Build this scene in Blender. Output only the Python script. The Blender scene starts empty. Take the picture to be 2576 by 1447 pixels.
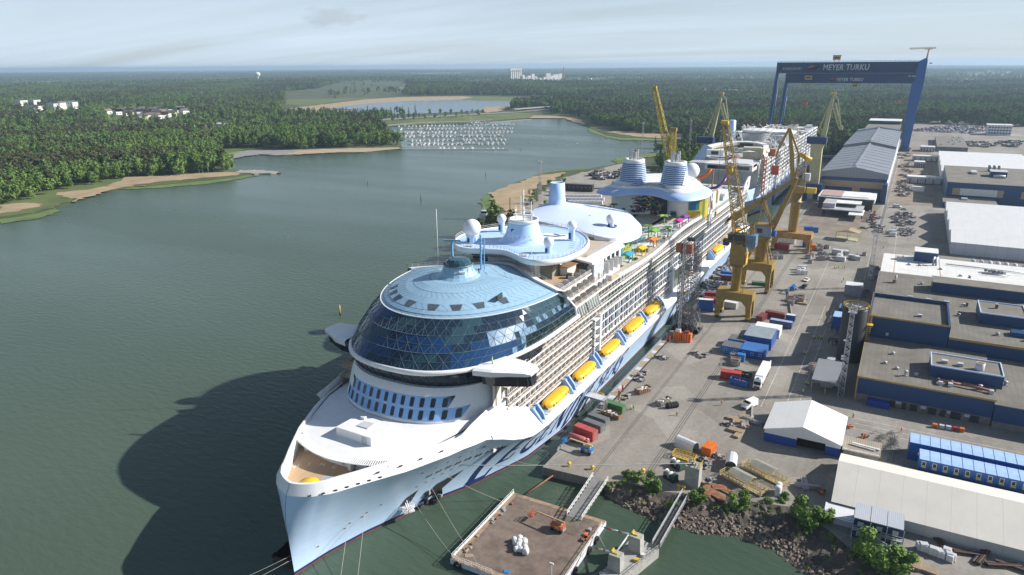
import bpy, math, random
import numpy as np
from mathutils import Vector, Matrix
random.seed(11)
PI = math.pi
SC = bpy.context.scene
COL = SC.collection
D = bpy.data

# ---------------------------------------------------------------- survey camera
# the photograph's viewpoint, recovered from its vanishing points; at()/on_x()/on_y() turn a place seen in
# the photo (2576 px wide) into a point of the real ground or of a real wall plane
F_PX, VP_X, HZ_Y, ROLL, CAM_H = 1786.0, 2320.0, 164.0, 0.0078, 106.0
PITCH = math.atan((723.5 - HZ_Y) * math.cos(ROLL) / F_PX)
def cam_axes(yaw):
    f = np.array([math.sin(yaw)*math.cos(PITCH), math.cos(yaw)*math.cos(PITCH), -math.sin(PITCH)])
    r0 = np.array([math.cos(yaw), -math.sin(yaw), 0.0]); u0 = np.cross(r0, f)
    return f, r0*math.cos(ROLL)-u0*math.sin(ROLL), u0*math.cos(ROLL)+r0*math.sin(ROLL)
lo, hi = -1.5, 1.5
for _ in range(80):
    mid = (lo+hi)/2; f_, r_, u_ = cam_axes(mid)
    zz = f_[1]; xx = 1e9 if zz <= 0 else 1288 + F_PX*r_[1]/zz
    if xx > VP_X: lo = mid
    else: hi = mid
CF, CR, CU = cam_axes(mid)
def ray(px, py): return CF + CR*(px-1288)/F_PX - CU*(py-723.5)/F_PX
def at(px, py, z=0.0):
    d = ray(px, py); t = (z-CAM_H)/d[2]
    return Vector((d[0]*t, d[1]*t, z))
def on_x(px, py, x):
    d = ray(px, py); t = x/d[0]; return Vector((x, d[1]*t, CAM_H+d[2]*t))
def on_y(px, py, y):
    d = ray(px, py); t = y/d[1]; return Vector((d[0]*t, y, CAM_H+d[2]*t))
cam = D.cameras.new('camera'); cam.sensor_width = 36; cam.lens = F_PX/2576*36
cam.clip_start = 1; cam.clip_end = 80000
co = D.objects.new('camera', cam); COL.objects.link(co)
m3 = Matrix(((CR[0], CU[0], -CF[0]), (CR[1], CU[1], -CF[1]), (CR[2], CU[2], -CF[2])))
co.matrix_world = Matrix.Translation((0, 0, CAM_H)) @ m3.to_4x4()
SC.camera = co

# ---------------------------------------------------------------- materials
MATS = {}
def mat(name, col, rough=0.6, metal=0.0, var=0.12, scale=0.5, bump=0.0, spec=None, col2=None, stretch=None, emit=None):
    if name in MATS: return MATS[name]
    m = D.materials.new(name); m.use_nodes = True
    nt = m.node_tree; b = nt.nodes['Principled BSDF']
    b.inputs['Roughness'].default_value = rough; b.inputs['Metallic'].default_value = metal
    if spec is not None: b.inputs['Specular IOR Level'].default_value = spec
    c = tuple(col)
    if var > 0:
        tc = nt.nodes.new('ShaderNodeTexCoord'); n = nt.nodes.new('ShaderNodeTexNoise')
        n.inputs['Scale'].default_value = scale; n.inputs['Detail'].default_value = 5; n.inputs['Roughness'].default_value = 0.65
        src = tc.outputs['Object']
        if stretch:
            mp = nt.nodes.new('ShaderNodeMapping'); mp.inputs['Scale'].default_value = stretch
            nt.links.new(src, mp.inputs['Vector']); src = mp.outputs['Vector']
        nt.links.new(src, n.inputs['Vector'])
        mr = nt.nodes.new('ShaderNodeMapRange'); mr.inputs[1].default_value = 0.3; mr.inputs[2].default_value = 0.7
        nt.links.new(n.outputs['Fac'], mr.inputs[0])
        mx = nt.nodes.new('ShaderNodeMix'); mx.data_type = 'RGBA'
        a = tuple(max(0, x*(1-var)) for x in c); bb = tuple(min(1, x*(1+var)) for x in c) if col2 is None else tuple(col2)
        mx.inputs[6].default_value = (*a, 1); mx.inputs[7].default_value = (*bb, 1)
        nt.links.new(mr.outputs[0], mx.inputs[0]); nt.links.new(mx.outputs[2], b.inputs['Base Color'])
        if bump > 0:
            bp = nt.nodes.new('ShaderNodeBump'); bp.inputs['Strength'].default_value = bump; bp.inputs['Distance'].default_value = 0.3
            nt.links.new(n.outputs['Fac'], bp.inputs['Height']); nt.links.new(bp.outputs[0], b.inputs['Normal'])
    else:
        b.inputs['Base Color'].default_value = (*c, 1)
    MATS[name] = m
    return m
def stripes(name, col, col2, axis=0, period=1.0, width=0.5, rough=0.6, wave=False, var=0.1, bump=0.0, line=None):
    """paint or profiled sheet with parallel stripes along one object axis"""
    if name in MATS: return MATS[name]
    m = mat(name, col, rough, var=var, scale=0.15); nt = m.node_tree; b = nt.nodes['Principled BSDF']
    old = b.inputs['Base Color'].links[0].from_socket if b.inputs['Base Color'].links else None
    tc = nt.nodes.new('ShaderNodeTexCoord'); sp = nt.nodes.new('ShaderNodeSeparateXYZ')
    nt.links.new(tc.outputs['Object'], sp.inputs[0])
    d = nt.nodes.new('ShaderNodeMath'); d.operation = 'DIVIDE'; d.inputs[1].default_value = period
    nt.links.new(sp.outputs[axis], d.inputs[0])
    fr = nt.nodes.new('ShaderNodeMath'); fr.operation = 'FRACT'; nt.links.new(d.outputs[0], fr.inputs[0])
    lt = nt.nodes.new('ShaderNodeMath'); lt.operation = 'LESS_THAN'; lt.inputs[1].default_value = width
    nt.links.new(fr.outputs[0], lt.inputs[0])
    mx = nt.nodes.new('ShaderNodeMix'); mx.data_type = 'RGBA'
    if old: nt.links.new(old, mx.inputs[6])
    else: mx.inputs[6].default_value = (*col, 1)
    mx.inputs[7].default_value = (*col2, 1)
    nt.links.new(lt.outputs[0], mx.inputs[0]); nt.links.new(mx.outputs[2], b.inputs['Base Color'])
    if bump:
        bp = nt.nodes.new('ShaderNodeBump'); bp.inputs['Strength'].default_value = bump; bp.inputs['Distance'].default_value = 0.1
        nt.links.new(fr.outputs[0], bp.inputs['Height']); nt.links.new(bp.outputs[0], b.inputs['Normal'])
    return m

# ---------------------------------------------------------------- mesh builder
class MB:
    def __init__(s): s.v = []; s.f = []; s.m = []; s.mats = []; s.sm = []; s.T = None
    def add(s, vs, fs, m, smooth=False):
        if m not in s.mats: s.mats.append(m)
        k = s.mats.index(m); o = len(s.v)
        if s.T is not None: vs = [s.T @ Vector(v) for v in vs]
        s.v += [tuple(v) for v in vs]
        s.f += [[i+o for i in f] for f in fs]
        s.m += [k]*len(fs); s.sm += [smooth]*len(fs)
        return s
    def box(s, x0, x1, y0, y1, z0, z1, m):
        v = [(x0,y0,z0),(x1,y0,z0),(x1,y1,z0),(x0,y1,z0),(x0,y0,z1),(x1,y0,z1),(x1,y1,z1),(x0,y1,z1)]
        return s.add(v, [(3,2,1,0),(4,5,6,7),(0,1,5,4),(1,2,6,5),(2,3,7,6),(3,0,4,7)], m)
    def cb(s, c, d, m, rz=0, rx=0, ry=0):
        R = Matrix.Rotation(rz, 3, 'Z') @ Matrix.Rotation(ry, 3, 'Y') @ Matrix.Rotation(rx, 3, 'X')
        v = [Vector(c) + R @ Vector((sx*d[0]/2, sy*d[1]/2, sz*d[2]/2)) for sz in (-1,1) for sx, sy in ((-1,-1),(1,-1),(1,1),(-1,1))]
        return s.add(v, [(3,2,1,0),(4,5,6,7),(0,1,5,4),(1,2,6,5),(2,3,7,6),(3,0,4,7)], m)
    def prism(s, poly, z0, z1, m, mtop=None):
        n = len(poly)
        a = sum(poly[i][0]*poly[(i+1)%n][1]-poly[(i+1)%n][0]*poly[i][1] for i in range(n))
        if a < 0: poly = poly[::-1]
        v = [(p[0],p[1],z0) for p in poly] + [(p[0],p[1],z1) for p in poly]
        s.add(v, [[i,(i+1)%n,n+(i+1)%n,n+i] for i in range(n)] + [list(range(n))[::-1]], m)
        return s.add([(p[0],p[1],z1) for p in poly], [list(range(n))], mtop or m)
    def sheet(s, poly, z, m):
        n = len(poly)
        a = sum(poly[i][0]*poly[(i+1)%n][1]-poly[(i+1)%n][0]*poly[i][1] for i in range(n))
        if a < 0: poly = poly[::-1]
        return s.add([(p[0],p[1],z) for p in poly], [list(range(n))], m)
    def tube(s, pts, r, m, n=6, smooth=True, cap=True):
        pts = [Vector(p) for p in pts]; rs = r if isinstance(r, (list, tuple)) else [r]*len(pts)
        vs = []
        for i, p in enumerate(pts):
            d = (pts[min(i+1,len(pts)-1)] - pts[max(i-1,0)])
            if d.length < 1e-9: d = Vector((0,0,1))
            d.normalize()
            a = d.cross(Vector((0,0,1)) if abs(d.z) < 0.95 else Vector((1,0,0))).normalized(); b = d.cross(a)
            vs += [p + (a*math.cos(2*PI*k/n+PI/n) + b*math.sin(2*PI*k/n+PI/n))*rs[i] for k in range(n)]
        fs = [[i*n+k, i*n+(k+1)%n, (i+1)*n+(k+1)%n, (i+1)*n+k] for i in range(len(pts)-1) for k in range(n)]
        if cap: fs += [list(range(n))[::-1], [(len(pts)-1)*n+k for k in range(n)]]
        return s.add(vs, fs, m, smooth)
    def bar(s, p, q, w, m): return s.tube([p, q], w*0.7071, m, 4, False)
    def lathe(s, prof, m, n=16, c=(0,0,0), smooth=True, a0=0.0, a1=2*PI):
        full = abs(a1-a0-2*PI) < 1e-6; k = n if full else n+1
        vs = [(c[0]+r*math.cos(a0+(a1-a0)*j/n), c[1]+r*math.sin(a0+(a1-a0)*j/n), c[2]+z) for r, z in prof for j in range(k)]
        fs = [[i*k+j, i*k+(j+1)%k, (i+1)*k+(j+1)%k, (i+1)*k+j] for i in range(len(prof)-1) for j in range(n)]
        return s.add(vs, fs, m, smooth)
    def ball(s, c, r, m, n=16, sz=1.0):
        return s.lathe([(max(1e-3, r*math.sin(PI*i/10)), -r*sz*math.cos(PI*i/10)) for i in range(11)], m, n, c)
    def loft(s, rings, m, closed=True, cap0=False, cap1=False, smooth=True):
        n = len(rings[0]); vs = [p for r in rings for p in r]; k = n if closed else n-1
        fs = [[i*n+j, i*n+(j+1)%n, (i+1)*n+(j+1)%n, (i+1)*n+j] for i in range(len(rings)-1) for j in range(k)]
        s.add(vs, fs, m, smooth)
        if cap0: s.add(rings[0], [list(range(n))[::-1]], m)
        if cap1: s.add(rings[-1], [list(range(n))], m)
        return s
    def truss(s, p, q, w0, w1, k, r, m, up=(0,0,1), rb=None):
        """four-chord lattice from p to q"""
        p, q = Vector(p), Vector(q); d = (q-p).normalized()
        a = d.cross(Vector(up)).normalized(); b = a.cross(d); rb = rb or r*0.6
        C = []
        for i in range(k+1):
            t = i/k; c = p.lerp(q, t); w = (w0*(1-t)+w1*t)/2
            C.append([c+a*w+b*w, c-a*w+b*w, c-a*w-b*w, c+a*w-b*w])
        for j in range(4):
            s.bar(C[0][j], C[k][j], r*2, m)
            for i in range(k):
                s.bar(C[i][j], C[i+1][(j+1)%4] if i % 2 else C[i][(j+1)%4], rb*2, m)
                s.bar(C[i+(i%2)][j], C[i+1-(i%2)][(j+1)%4], rb*2, m)
        return s
    def rail(s, pts, h, m, gap=2.0, r=0.05, rows=2):
        pts = [Vector(p) for p in pts]
        for a, b in zip(pts, pts[1:]):
            L = (b-a).length; n = max(1, int(L/gap))
            for k in range(rows):
                o = Vector((0,0,h*(k+1)/rows)); s.bar(a+o, b+o, r*1.6, m)
            for i in range(n+1):
                p = a.lerp(b, i/n); s.bar(p, p+Vector((0,0,h)), r*1.6, m)
        return s
    def mesh(s, name):
        me = D.meshes.new(name); me.from_pydata(s.v, [], s.f)
        for m in s.mats: me.materials.append(m)
        me.polygons.foreach_set('material_index', s.m); me.polygons.foreach_set('use_smooth', s.sm)
        me.update(); return me
    def build(s, name, parent=None, loc=(0,0,0), rz=0.0, label=None):
        o = D.objects.new(name, s.mesh(name)); COL.objects.link(o)
        o.location = loc; o.rotation_euler = (0,0,rz)
        if parent is not None: o.parent = parent
        if label: o['label'] = label
        return o
def tag(o, label, cat, group=None):
    o['label'] = label; o['category'] = cat
    if group: o['group'] = group
    return o
def thing(name, label, cat, loc=(0,0,0), rz=0.0, group=None):
    o = D.objects.new(name, None); o.empty_display_size = 1; COL.objects.link(o)
    o.location = loc; o.rotation_euler = (0,0,rz)
    return tag(o, label, cat, group)
def struct(o, kind='structure'): o['kind'] = kind; return o
def kids(o): return [c for c in ALLK.get(o.name, [])]
def dup(root, loc, rz=0.0, label=None, group=None, sc=None, mats=None):
    """a copy of a thing with copies of its parts and sub-parts"""
    def cp(o, par):
        c = o.copy(); COL.objects.link(c)
        if par is not None: c.parent = par
        for ch in list(o.children):
            cp(ch, c)
        return c
    r = cp(root, None); r.location = loc; r.rotation_euler = (0,0,rz)
    if sc: r.scale = (sc, sc, sc) if not isinstance(sc, tuple) else sc
    if label: r['label'] = label
    if group: r['group'] = group
    return r
def remat(root, part, m):
    """give a copied part its own paint"""
    for c in [root]+list(root.children_recursive):
        if c.type == 'MESH' and (part is None or c.name.split('.')[0] == part):
            c.data = c.data.copy()
            c.data.materials[0] = m

# common materials
WHITE = mat('white_paint', (0.80,0.80,0.80), 0.45, var=0.05, scale=0.4)
WHITE2 = mat('white_paint_weathered', (0.66,0.66,0.64), 0.6, var=0.15, scale=0.6)
LBLUE = stripes('pale_blue_hull_paint', (0.53,0.68,0.88), (0.45,0.60,0.80), axis=2, period=2.6, width=0.035, rough=0.35, var=0.06)
DBLUE = mat('pale_blue_deck_paint', (0.48,0.66,0.93), 0.5, var=0.05, scale=0.2)
NAVY = mat('navy_paint', (0.012,0.03,0.13), 0.5, var=0.1)
TEAK = mat('teak_deck', (0.50,0.34,0.20), 0.7, var=0.14, scale=1.2, stretch=(3,0.3,1))
GLASS = mat('dark_glass', (0.012,0.02,0.03), 0.06, var=0.0)
GREY = mat('grey_steel', (0.32,0.33,0.34), 0.5, var=0.2, scale=0.8)
LGREY = mat('light_grey_steel', (0.52,0.53,0.55), 0.5, var=0.15, scale=0.8)
DARK = mat('dark_steel', (0.035,0.037,0.04), 0.5, var=0.3, scale=0.8)
GALV = mat('galvanised_steel', (0.42,0.43,0.45), 0.45, 0.3, var=0.2, scale=2)
RUST = mat('rusty_steel', (0.23,0.10,0.05), 0.85, var=0.45, scale=1.0)
YEL = mat('lifeboat_yellow', (0.86,0.46,0.015), 0.4, var=0.06, scale=0.6)
CRANE = mat('crane_ochre_paint', (0.30,0.195,0.045), 0.55, var=0.22, scale=0.7)
OLIVE = mat('pale_olive_paint', (0.42,0.40,0.22), 0.6, var=0.15, scale=0.5)
YSAFE = mat('safety_yellow_paint', (0.66,0.44,0.03), 0.5, var=0.2, scale=1)
BLUE = mat('container_blue', (0.022,0.12,0.38), 0.45, var=0.2, scale=1)
BLUE2 = mat('container_bright_blue', (0.03,0.19,0.50), 0.45, var=0.18, scale=1)
RED = mat('container_red', (0.40,0.035,0.03), 0.5, var=0.2, scale=1)
MAROON = mat('container_maroon', (0.20,0.045,0.04), 0.6, var=0.25, scale=1)
GREEN = mat('container_green', (0.06,0.17,0.06), 0.55, var=0.25, scale=1)
ORANGE = mat('orange_paint', (0.72,0.17,0.02), 0.5, var=0.12, scale=1)
CONC = mat('concrete', (0.36,0.35,0.32), 0.85, var=0.22, scale=0.7, bump=0.15)
RUBBER = mat('black_rubber', (0.018,0.018,0.02), 0.8, var=0.2)
HIVIS = mat('hi_vis_yellow_cloth', (0.55,0.75,0.05), 0.8, var=0.1)
HIVISO = mat('hi_vis_orange_cloth', (0.80,0.18,0.04), 0.8, var=0.1)
CLOTHD = mat('dark_work_cloth', (0.03,0.04,0.06), 0.9, var=0.2)
SKIN = mat('skin', (0.45,0.26,0.18), 0.6, var=0.05)
WOOD = mat('weathered_timber', (0.34,0.26,0.17), 0.8, var=0.3, scale=2)
# ---------------------------------------------------------------- daylight
SUN_H = Vector((0.84, 0.54, 0)).normalized(); SUN_EL = math.radians(31)
w = D.worlds.new('World'); SC.world = w; w.use_nodes = True
nt = w.node_tree; bg = nt.nodes['Background']; bg.inputs['Strength'].default_value = 0.056
sky = nt.nodes.new('ShaderNodeTexSky'); sky.sky_type = 'NISHITA'; sky.sun_disc = False
sky.sun_elevation = SUN_EL; sky.sun_rotation = math.atan2(SUN_H.x, SUN_H.y)
sky.altitude = 50; sky.air_density = 1.0; sky.dust_density = 0.7; sky.ozone_density = 3.0
tc = nt.nodes.new('ShaderNodeTexCoord'); sp = nt.nodes.new('ShaderNodeSeparateXYZ')
nt.links.new(tc.outputs['Generated'], sp.inputs[0])
def mth(op, a, b=None):
    n = nt.nodes.new('ShaderNodeMath'); n.operation = op
    for i, x in enumerate((a, b)):
        if x is None: continue
        if isinstance(x, (int, float)): n.inputs[i].default_value = x
        else: nt.links.new(x, n.inputs[i])
    return n.outputs[0]
den = mth('ADD', mth('MAXIMUM', sp.outputs[2], 0.0), 0.09)
cx = mth('DIVIDE', sp.outputs[0], den); cy = mth('DIVIDE', sp.outputs[1], den)
cmb = nt.nodes.new('ShaderNodeCombineXYZ'); nt.links.new(cx, cmb.inputs[0]); nt.links.new(cy, cmb.inputs[1])
mp = nt.nodes.new('ShaderNodeMapping'); mp.inputs['Rotation'].default_value = (0,0,0.75); mp.inputs['Scale'].default_value = (0.07,0.30,1)
nt.links.new(cmb.outputs[0], mp.inputs['Vector'])
ns = nt.nodes.new('ShaderNodeTexNoise'); ns.inputs['Scale'].default_value = 1.6; ns.inputs['Detail'].default_value = 8; ns.inputs['Roughness'].default_value = 0.62
ns.inputs['Distortion'].default_value = 0.6
nt.links.new(mp.outputs[0], ns.inputs['Vector'])
ramp = nt.nodes.new('ShaderNodeMapRange'); ramp.inputs[1].default_value = 0.36; ramp.inputs[2].default_value = 0.72
ramp.inputs[3].default_value = 0.60; ramp.inputs[4].default_value = 1.0
nt.links.new(ns.outputs['Fac'], ramp.inputs[0])
fade = nt.nodes.new('ShaderNodeMapRange'); fade.inputs[1].default_value = 0.03; fade.inputs[2].default_value = 0.42; fade.inputs[3].default_value = 1.0; fade.inputs[4].default_value = 0.12
nt.links.new(sp.outputs[2], fade.inputs[0]); cl_f = mth('MULTIPLY', ramp.outputs[0], fade.outputs[0])
mx = nt.nodes.new('ShaderNodeMix'); mx.data_type = 'RGBA'
nt.links.new(cl_f, mx.inputs[0]); nt.links.new(sky.outputs[0], mx.inputs[6])
mx.inputs[7].default_value = (8.9, 10.7, 12.5, 1)
# one small grey fair-weather cloud low over the bay
cdir = Vector(ray(832, 44)).normalized()
dt = nt.nodes.new('ShaderNodeVectorMath'); dt.operation = 'SUBTRACT'; dt.inputs[1].default_value = cdir
nt.links.new(tc.outputs['Generated'], dt.inputs[0])
m2 = nt.nodes.new('ShaderNodeMapping'); m2.inputs['Rotation'].default_value = (0,0,math.atan2(cdir.x, cdir.y)); m2.inputs['Scale'].default_value = (24,24,75)
nt.links.new(dt.outputs[0], m2.inputs['Vector'])
ln = nt.nodes.new('ShaderNodeVectorMath'); ln.operation = 'LENGTH'; nt.links.new(m2.outputs[0], ln.inputs[0])
n2 = nt.nodes.new('ShaderNodeTexNoise'); n2.inputs['Scale'].default_value = 1.6; n2.inputs['Detail'].default_value = 7; nt.links.new(m2.outputs[0], n2.inputs['Vector'])
e1 = mth('SUBTRACT', mth('MULTIPLY', n2.outputs['Fac'], 2.2), ln.outputs['Value'])
r2 = nt.nodes.new('ShaderNodeMapRange'); r2.inputs[1].default_value = 0.1; r2.inputs[2].default_value = 0.7; r2.inputs[4].default_value = 0.5
nt.links.new(e1, r2.inputs[0])
mx2 = nt.nodes.new('ShaderNodeMix'); mx2.data_type = 'RGBA'; nt.links.new(r2.outputs[0], mx2.inputs[0])
nt.links.new(mx.outputs[2], mx2.inputs[6]); mx2.inputs[7].default_value = (6.0, 6.7, 7.6, 1)
nt.links.new(mx2.outputs[2], bg.inputs['Color'])
sl = D.lights.new('sun', 'SUN'); sl.energy = 5.0; sl.angle = math.radians(0.5); sl.color = (1.0, 0.955, 0.895)
so = D.objects.new('sun', sl); COL.objects.link(so)
so.rotation_euler = (SUN_H*math.cos(SUN_EL) + Vector((0,0,math.sin(SUN_EL)))).to_track_quat('Z', 'Y').to_euler()
SC.view_settings.view_transform = 'Standard'; SC.view_settings.look = 'None'; SC.view_settings.gamma = 1
SC.view_settings.exposure = 0.52
SC.cycles.use_denoising = True
SC.cycles.max_bounces = 6; SC.cycles.diffuse_bounces = 2; SC.cycles.glossy_bounces = 3; SC.cycles.transmission_bounces = 2; SC.cycles.volume_bounces = 0
SC.cycles.caustics_reflective = False; SC.cycles.caustics_refractive = False

# ---------------------------------------------------------------- haze
hz = MB(); hz.box(-26000, 26000, -2600, 26000, -4, 128, mat('haze', (1,1,1), var=0))
ho = hz.build('haze'); struct(ho, 'stuff')
hm = MATS['haze']; hm.node_tree.nodes.clear()
pv = hm.node_tree.nodes.new('ShaderNodeVolumePrincipled'); pv.inputs['Color'].default_value = (0.58,0.79,1.0,1)
pv.inputs['Density'].default_value = 0.000085; pv.inputs['Anisotropy'].default_value = 0.2
ou = hm.node_tree.nodes.new('ShaderNodeOutputMaterial'); hm.node_tree.links.new(pv.outputs[0], ou.inputs['Volume'])

# ---------------------------------------------------------------- water
wm = D.materials.new('bay_water'); wm.use_nodes = True; nt = wm.node_tree; b = nt.nodes['Principled BSDF']
b.inputs['Roughness'].default_value = 0.2; b.inputs['IOR'].default_value = 1.33; b.inputs['Specular IOR Level'].default_value = 0.36
tc = nt.nodes.new('ShaderNodeTexCoord')
def wnoise(scale, detail, stretch, rot):
    mp = nt.nodes.new('ShaderNodeMapping'); mp.inputs['Scale'].default_value = stretch; mp.inputs['Rotation'].default_value = (0,0,rot)
    n = nt.nodes.new('ShaderNodeTexNoise'); n.inputs['Scale'].default_value = scale; n.inputs['Detail'].default_value = detail
    nt.links.new(tc.outputs['Object'], mp.inputs['Vector']); nt.links.new(mp.outputs[0], n.inputs['Vector']); return n.outputs['Fac']
na = wnoise(0.55, 4, (0.45,1,1), 0.5); nb = wnoise(0.012, 6, (0.25,1,1), 0.5); nc = wnoise(0.004, 3, (1,1,1), 0)
nr_ = nt.nodes.new('ShaderNodeMapRange'); nr_.inputs[1].default_value = .38; nr_.inputs[2].default_value = .64; nr_.inputs[3].default_value = .11; nr_.inputs[4].default_value = .30
nt.links.new(wnoise(0.009, 6, (0.22,1,1), 0.62), nr_.inputs[0]); nt.links.new(nr_.outputs[0], b.inputs['Roughness'])
bp = nt.nodes.new('ShaderNodeBump'); bp.inputs['Strength'].default_value = 0.42; bp.inputs['Distance'].default_value = 0.5
nt.links.new(na, bp.inputs['Height']); nt.links.new(bp.outputs[0], b.inputs['Normal'])
mx = nt.nodes.new('ShaderNodeMix'); mx.data_type = 'RGBA'
mx.inputs[6].default_value = (0.048,0.078,0.050,1); mx.inputs[7].default_value = (0.076,0.110,0.078,1)
mth2 = nt.nodes.new('ShaderNodeMath'); mth2.operation = 'MULTIPLY_ADD'; mth2.inputs[1].default_value = 0.5; mth2.inputs[2].default_value = 0.0
nt.links.new(nb, mth2.inputs[0]); ad = nt.nodes.new('ShaderNodeMath'); ad.operation = 'ADD'
nt.links.new(mth2.outputs[0], ad.inputs[0]); mm = nt.nodes.new('ShaderNodeMath'); mm.operation = 'MULTIPLY'; mm.inputs[1].default_value = 0.5
nt.links.new(nc, mm.inputs[0]); nt.links.new(mm.outputs[0], ad.inputs[1])
mr = nt.nodes.new('ShaderNodeMapRange'); mr.inputs[1].default_value = 0.35; mr.inputs[2].default_value = 0.65
nt.links.new(ad.outputs[0], mr.inputs[0]); nt.links.new(mr.outputs[0], mx.inputs[0]); nt.links.new(mx.outputs[2], b.inputs['Base Color'])
q = MB(); q.sheet([(-25000,-2500),(25000,-2500),(25000,25000),(-25000,25000)], 0.0, wm)
struct(q.build('water'))

# ---------------------------------------------------------------- land
GRASS = mat('meadow_grass', (0.10,0.155,0.035), 0.95, var=0.35, scale=0.02, col2=(0.15,0.18,0.05))
FLOOR = mat('forest_floor', (0.055,0.075,0.025), 0.95, var=0.5, scale=0.01, col2=(0.10,0.12,0.04))
REED = mat('dry_reed', (0.36,0.27,0.16), 0.95, var=0.22, scale=0.06, bump=0.6)
RGRN = mat('green_reed', (0.11,0.17,0.045), 0.95, var=0.3, scale=0.06)
SAND = mat('beach_sand', (0.40,0.31,0.21), 0.95, var=0.15, scale=0.05)
ROAD = mat('grey_road', (0.26,0.25,0.24), 0.9, var=0.12, scale=0.05)
LAWN = mat('bright_lawn', (0.17,0.25,0.04), 0.95, var=0.2, scale=0.05)
def P(pts, z=0.0): return [tuple(at(x, y, z)[:2]) for x, y in pts]
shoreW = [(0,552),(60,545),(125,530),(160,518),(208,499),(255,484),(335,472),(415,466),(504,457),(560,452),(600,446),
          (640,439),(706,437),(694,434),(593,431),(570,426),(572,409),(580,403),(608,395),(653,391),(715,392),(780,388),(830,386),(915,385),
          (984,378),(1011,376),(1011,371),(1007,359),(985,332),(984,320),(1061,315),(1177,313),(1254,305),(1331,299),(1420,299),(1447,309),(1478,320),
          (1525,341),(1563,347),(1667,350),(1720,360),(1700,385),(1660,395),(1600,402),(1563,411),(1478,428),(1409,432),(1362,440),(1293,463),(1262,482),(1240,500),(1245,528),(1262,548)]
Wp = P(shoreW)
land = [(-14000, 250), (-900, 250)] + Wp + [(-190,300),(-137,300),(-137,905),(-60,905),(-60,600),(20,600),(20,200),(70,100),(300,-20),(14000,-20),(25000,4000),(25000,24900),(-25000,24900),(-25000,2000)]
g = MB(); g.prism(land, -2.0, 0.9, FLOOR); struct(g.build('ground'))
def rough(pp):
    """ragged natural edge"""
    r = random.Random(len(pp)); out = []
    for a, b in zip(pp, pp[1:]+pp[:1]):
        L = math.hypot(b[0]-a[0], b[1]-a[1]); n = max(1, min(24, int(L/5))); k = min(2.2, L/n*.33)
        for i in range(n): t = i/n; out.append((a[0]+(b[0]-a[0])*t+r.gauss(0,k), a[1]+(b[1]-a[1])*t+r.gauss(0,k)))
    return out
def patch(name, pts, z, m, kind='structure', world=False, dz=0.0):
    g = MB(); pp = rough(pts if world else P(pts))
    if dz: g.prism(pp, z-dz, z, m)
    else: g.sheet(pp, z, m)
    o = g.build(name); o['kind'] = kind; return o
# reed belts and shallow green reeds along the west shore
patch('reeds', [(0,565),(90,551),(150,537),(155,530),(125,524),(60,532),(0,541)], 0.35, RGRN, 'stuff')
patch('reeds', [(0,541),(60,532),(110,522),(95,513),(40,514),(0,520)], 1.15, REED, 'stuff')
patch('reeds', [(185,512),(215,500),(268,484),(300,475),(370,470),(330,470),(270,470),(215,480),(140,487),(150,498),(185,503)], 1.10, REED, 'stuff')
patch('reeds', [(300,478),(415,473),(520,464),(600,452),(650,443),(600,441),(500,449),(400,455),(340,466)], 0.35, RGRN, 'stuff')
patch('reeds', [(270,473),(335,469),(420,458),(520,450),(600,444),(612,436),(560,436),(440,443),(310,449),(300,460)], 1.2, REED, 'stuff')
patch('meadow', [(-60,560),(0,548),(70,540),(130,528),(160,515),(212,497),(335,468),(420,460),(560,447),(610,440),(600,428),(420,440),(300,448),(210,462),(130,482),(0,505),(-60,515)], 1.0, GRASS)
patch('beach', [(680,393),(745,391),(830,386),(915,385),(984,378),(1011,377),(1005,373),(900,375),(780,378),(700,384)], 1.1, SAND)
patch('lawn', [(505,395),(560,381),(600,381),(640,383),(575,394),(540,402)], 1.1, LAWN)
patch('path', [(575,408),(600,398),(650,391),(715,391),(760,378),(700,380),(620,381),(560,398)], 1.2, ROAD)
patch('breakwater', [(600,435),(640,440),(706,438),(700,434),(600,430)], 1.3, mat('breakwater_stone', (0.33,0.30,0.26), 0.9, var=0.3, scale=0.5), dz=1.5)
# inner lake behind the road, reeds and fields round it
lake = [(826,275),(880,267),(935,261),(1035,255),(1140,253),(1255,256),(1360,258),(1310,262),(1278,271),(1215,273),(1220,280),(1155,284),(1020,289),(900,292),(860,289),(835,285),(905,281),(880,277)]
patch('reeds', [(710,278),(760,270),(830,262),(920,251),(1000,246),(1155,242),(1190,246),(1160,252),(1035,256),(930,262),(880,270),(826,280),(905,279),(910,284),(860,296),(780,300),(700,295)], 1.3, REED, 'stuff')
patch('meadow', [(726,236),(800,231),(865,218),(1010,217),(1040,223),(1000,240),(920,249),(830,259),(760,268),(720,262)], 1.2, GRASS)
patch('meadow', [(1160,243),(1300,246),(1500,249),(1560,256),(1420,259),(1250,256),(1155,253)], 1.25, GRASS)
lw = D.materials.new('lake_water'); lw.use_nodes = True; lb = lw.node_tree.nodes['Principled BSDF']
lb.inputs['Base Color'].default_value = (0.055,0.085,0.11,1); lb.inputs['Roughness'].default_value = 0.2
patch('lake_water', lake, 1.6, lw)
patch('reeds', [(1205,277),(1225,271),(1278,269),(1265,281),(1225,286)], 1.9, REED, 'stuff')
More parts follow.
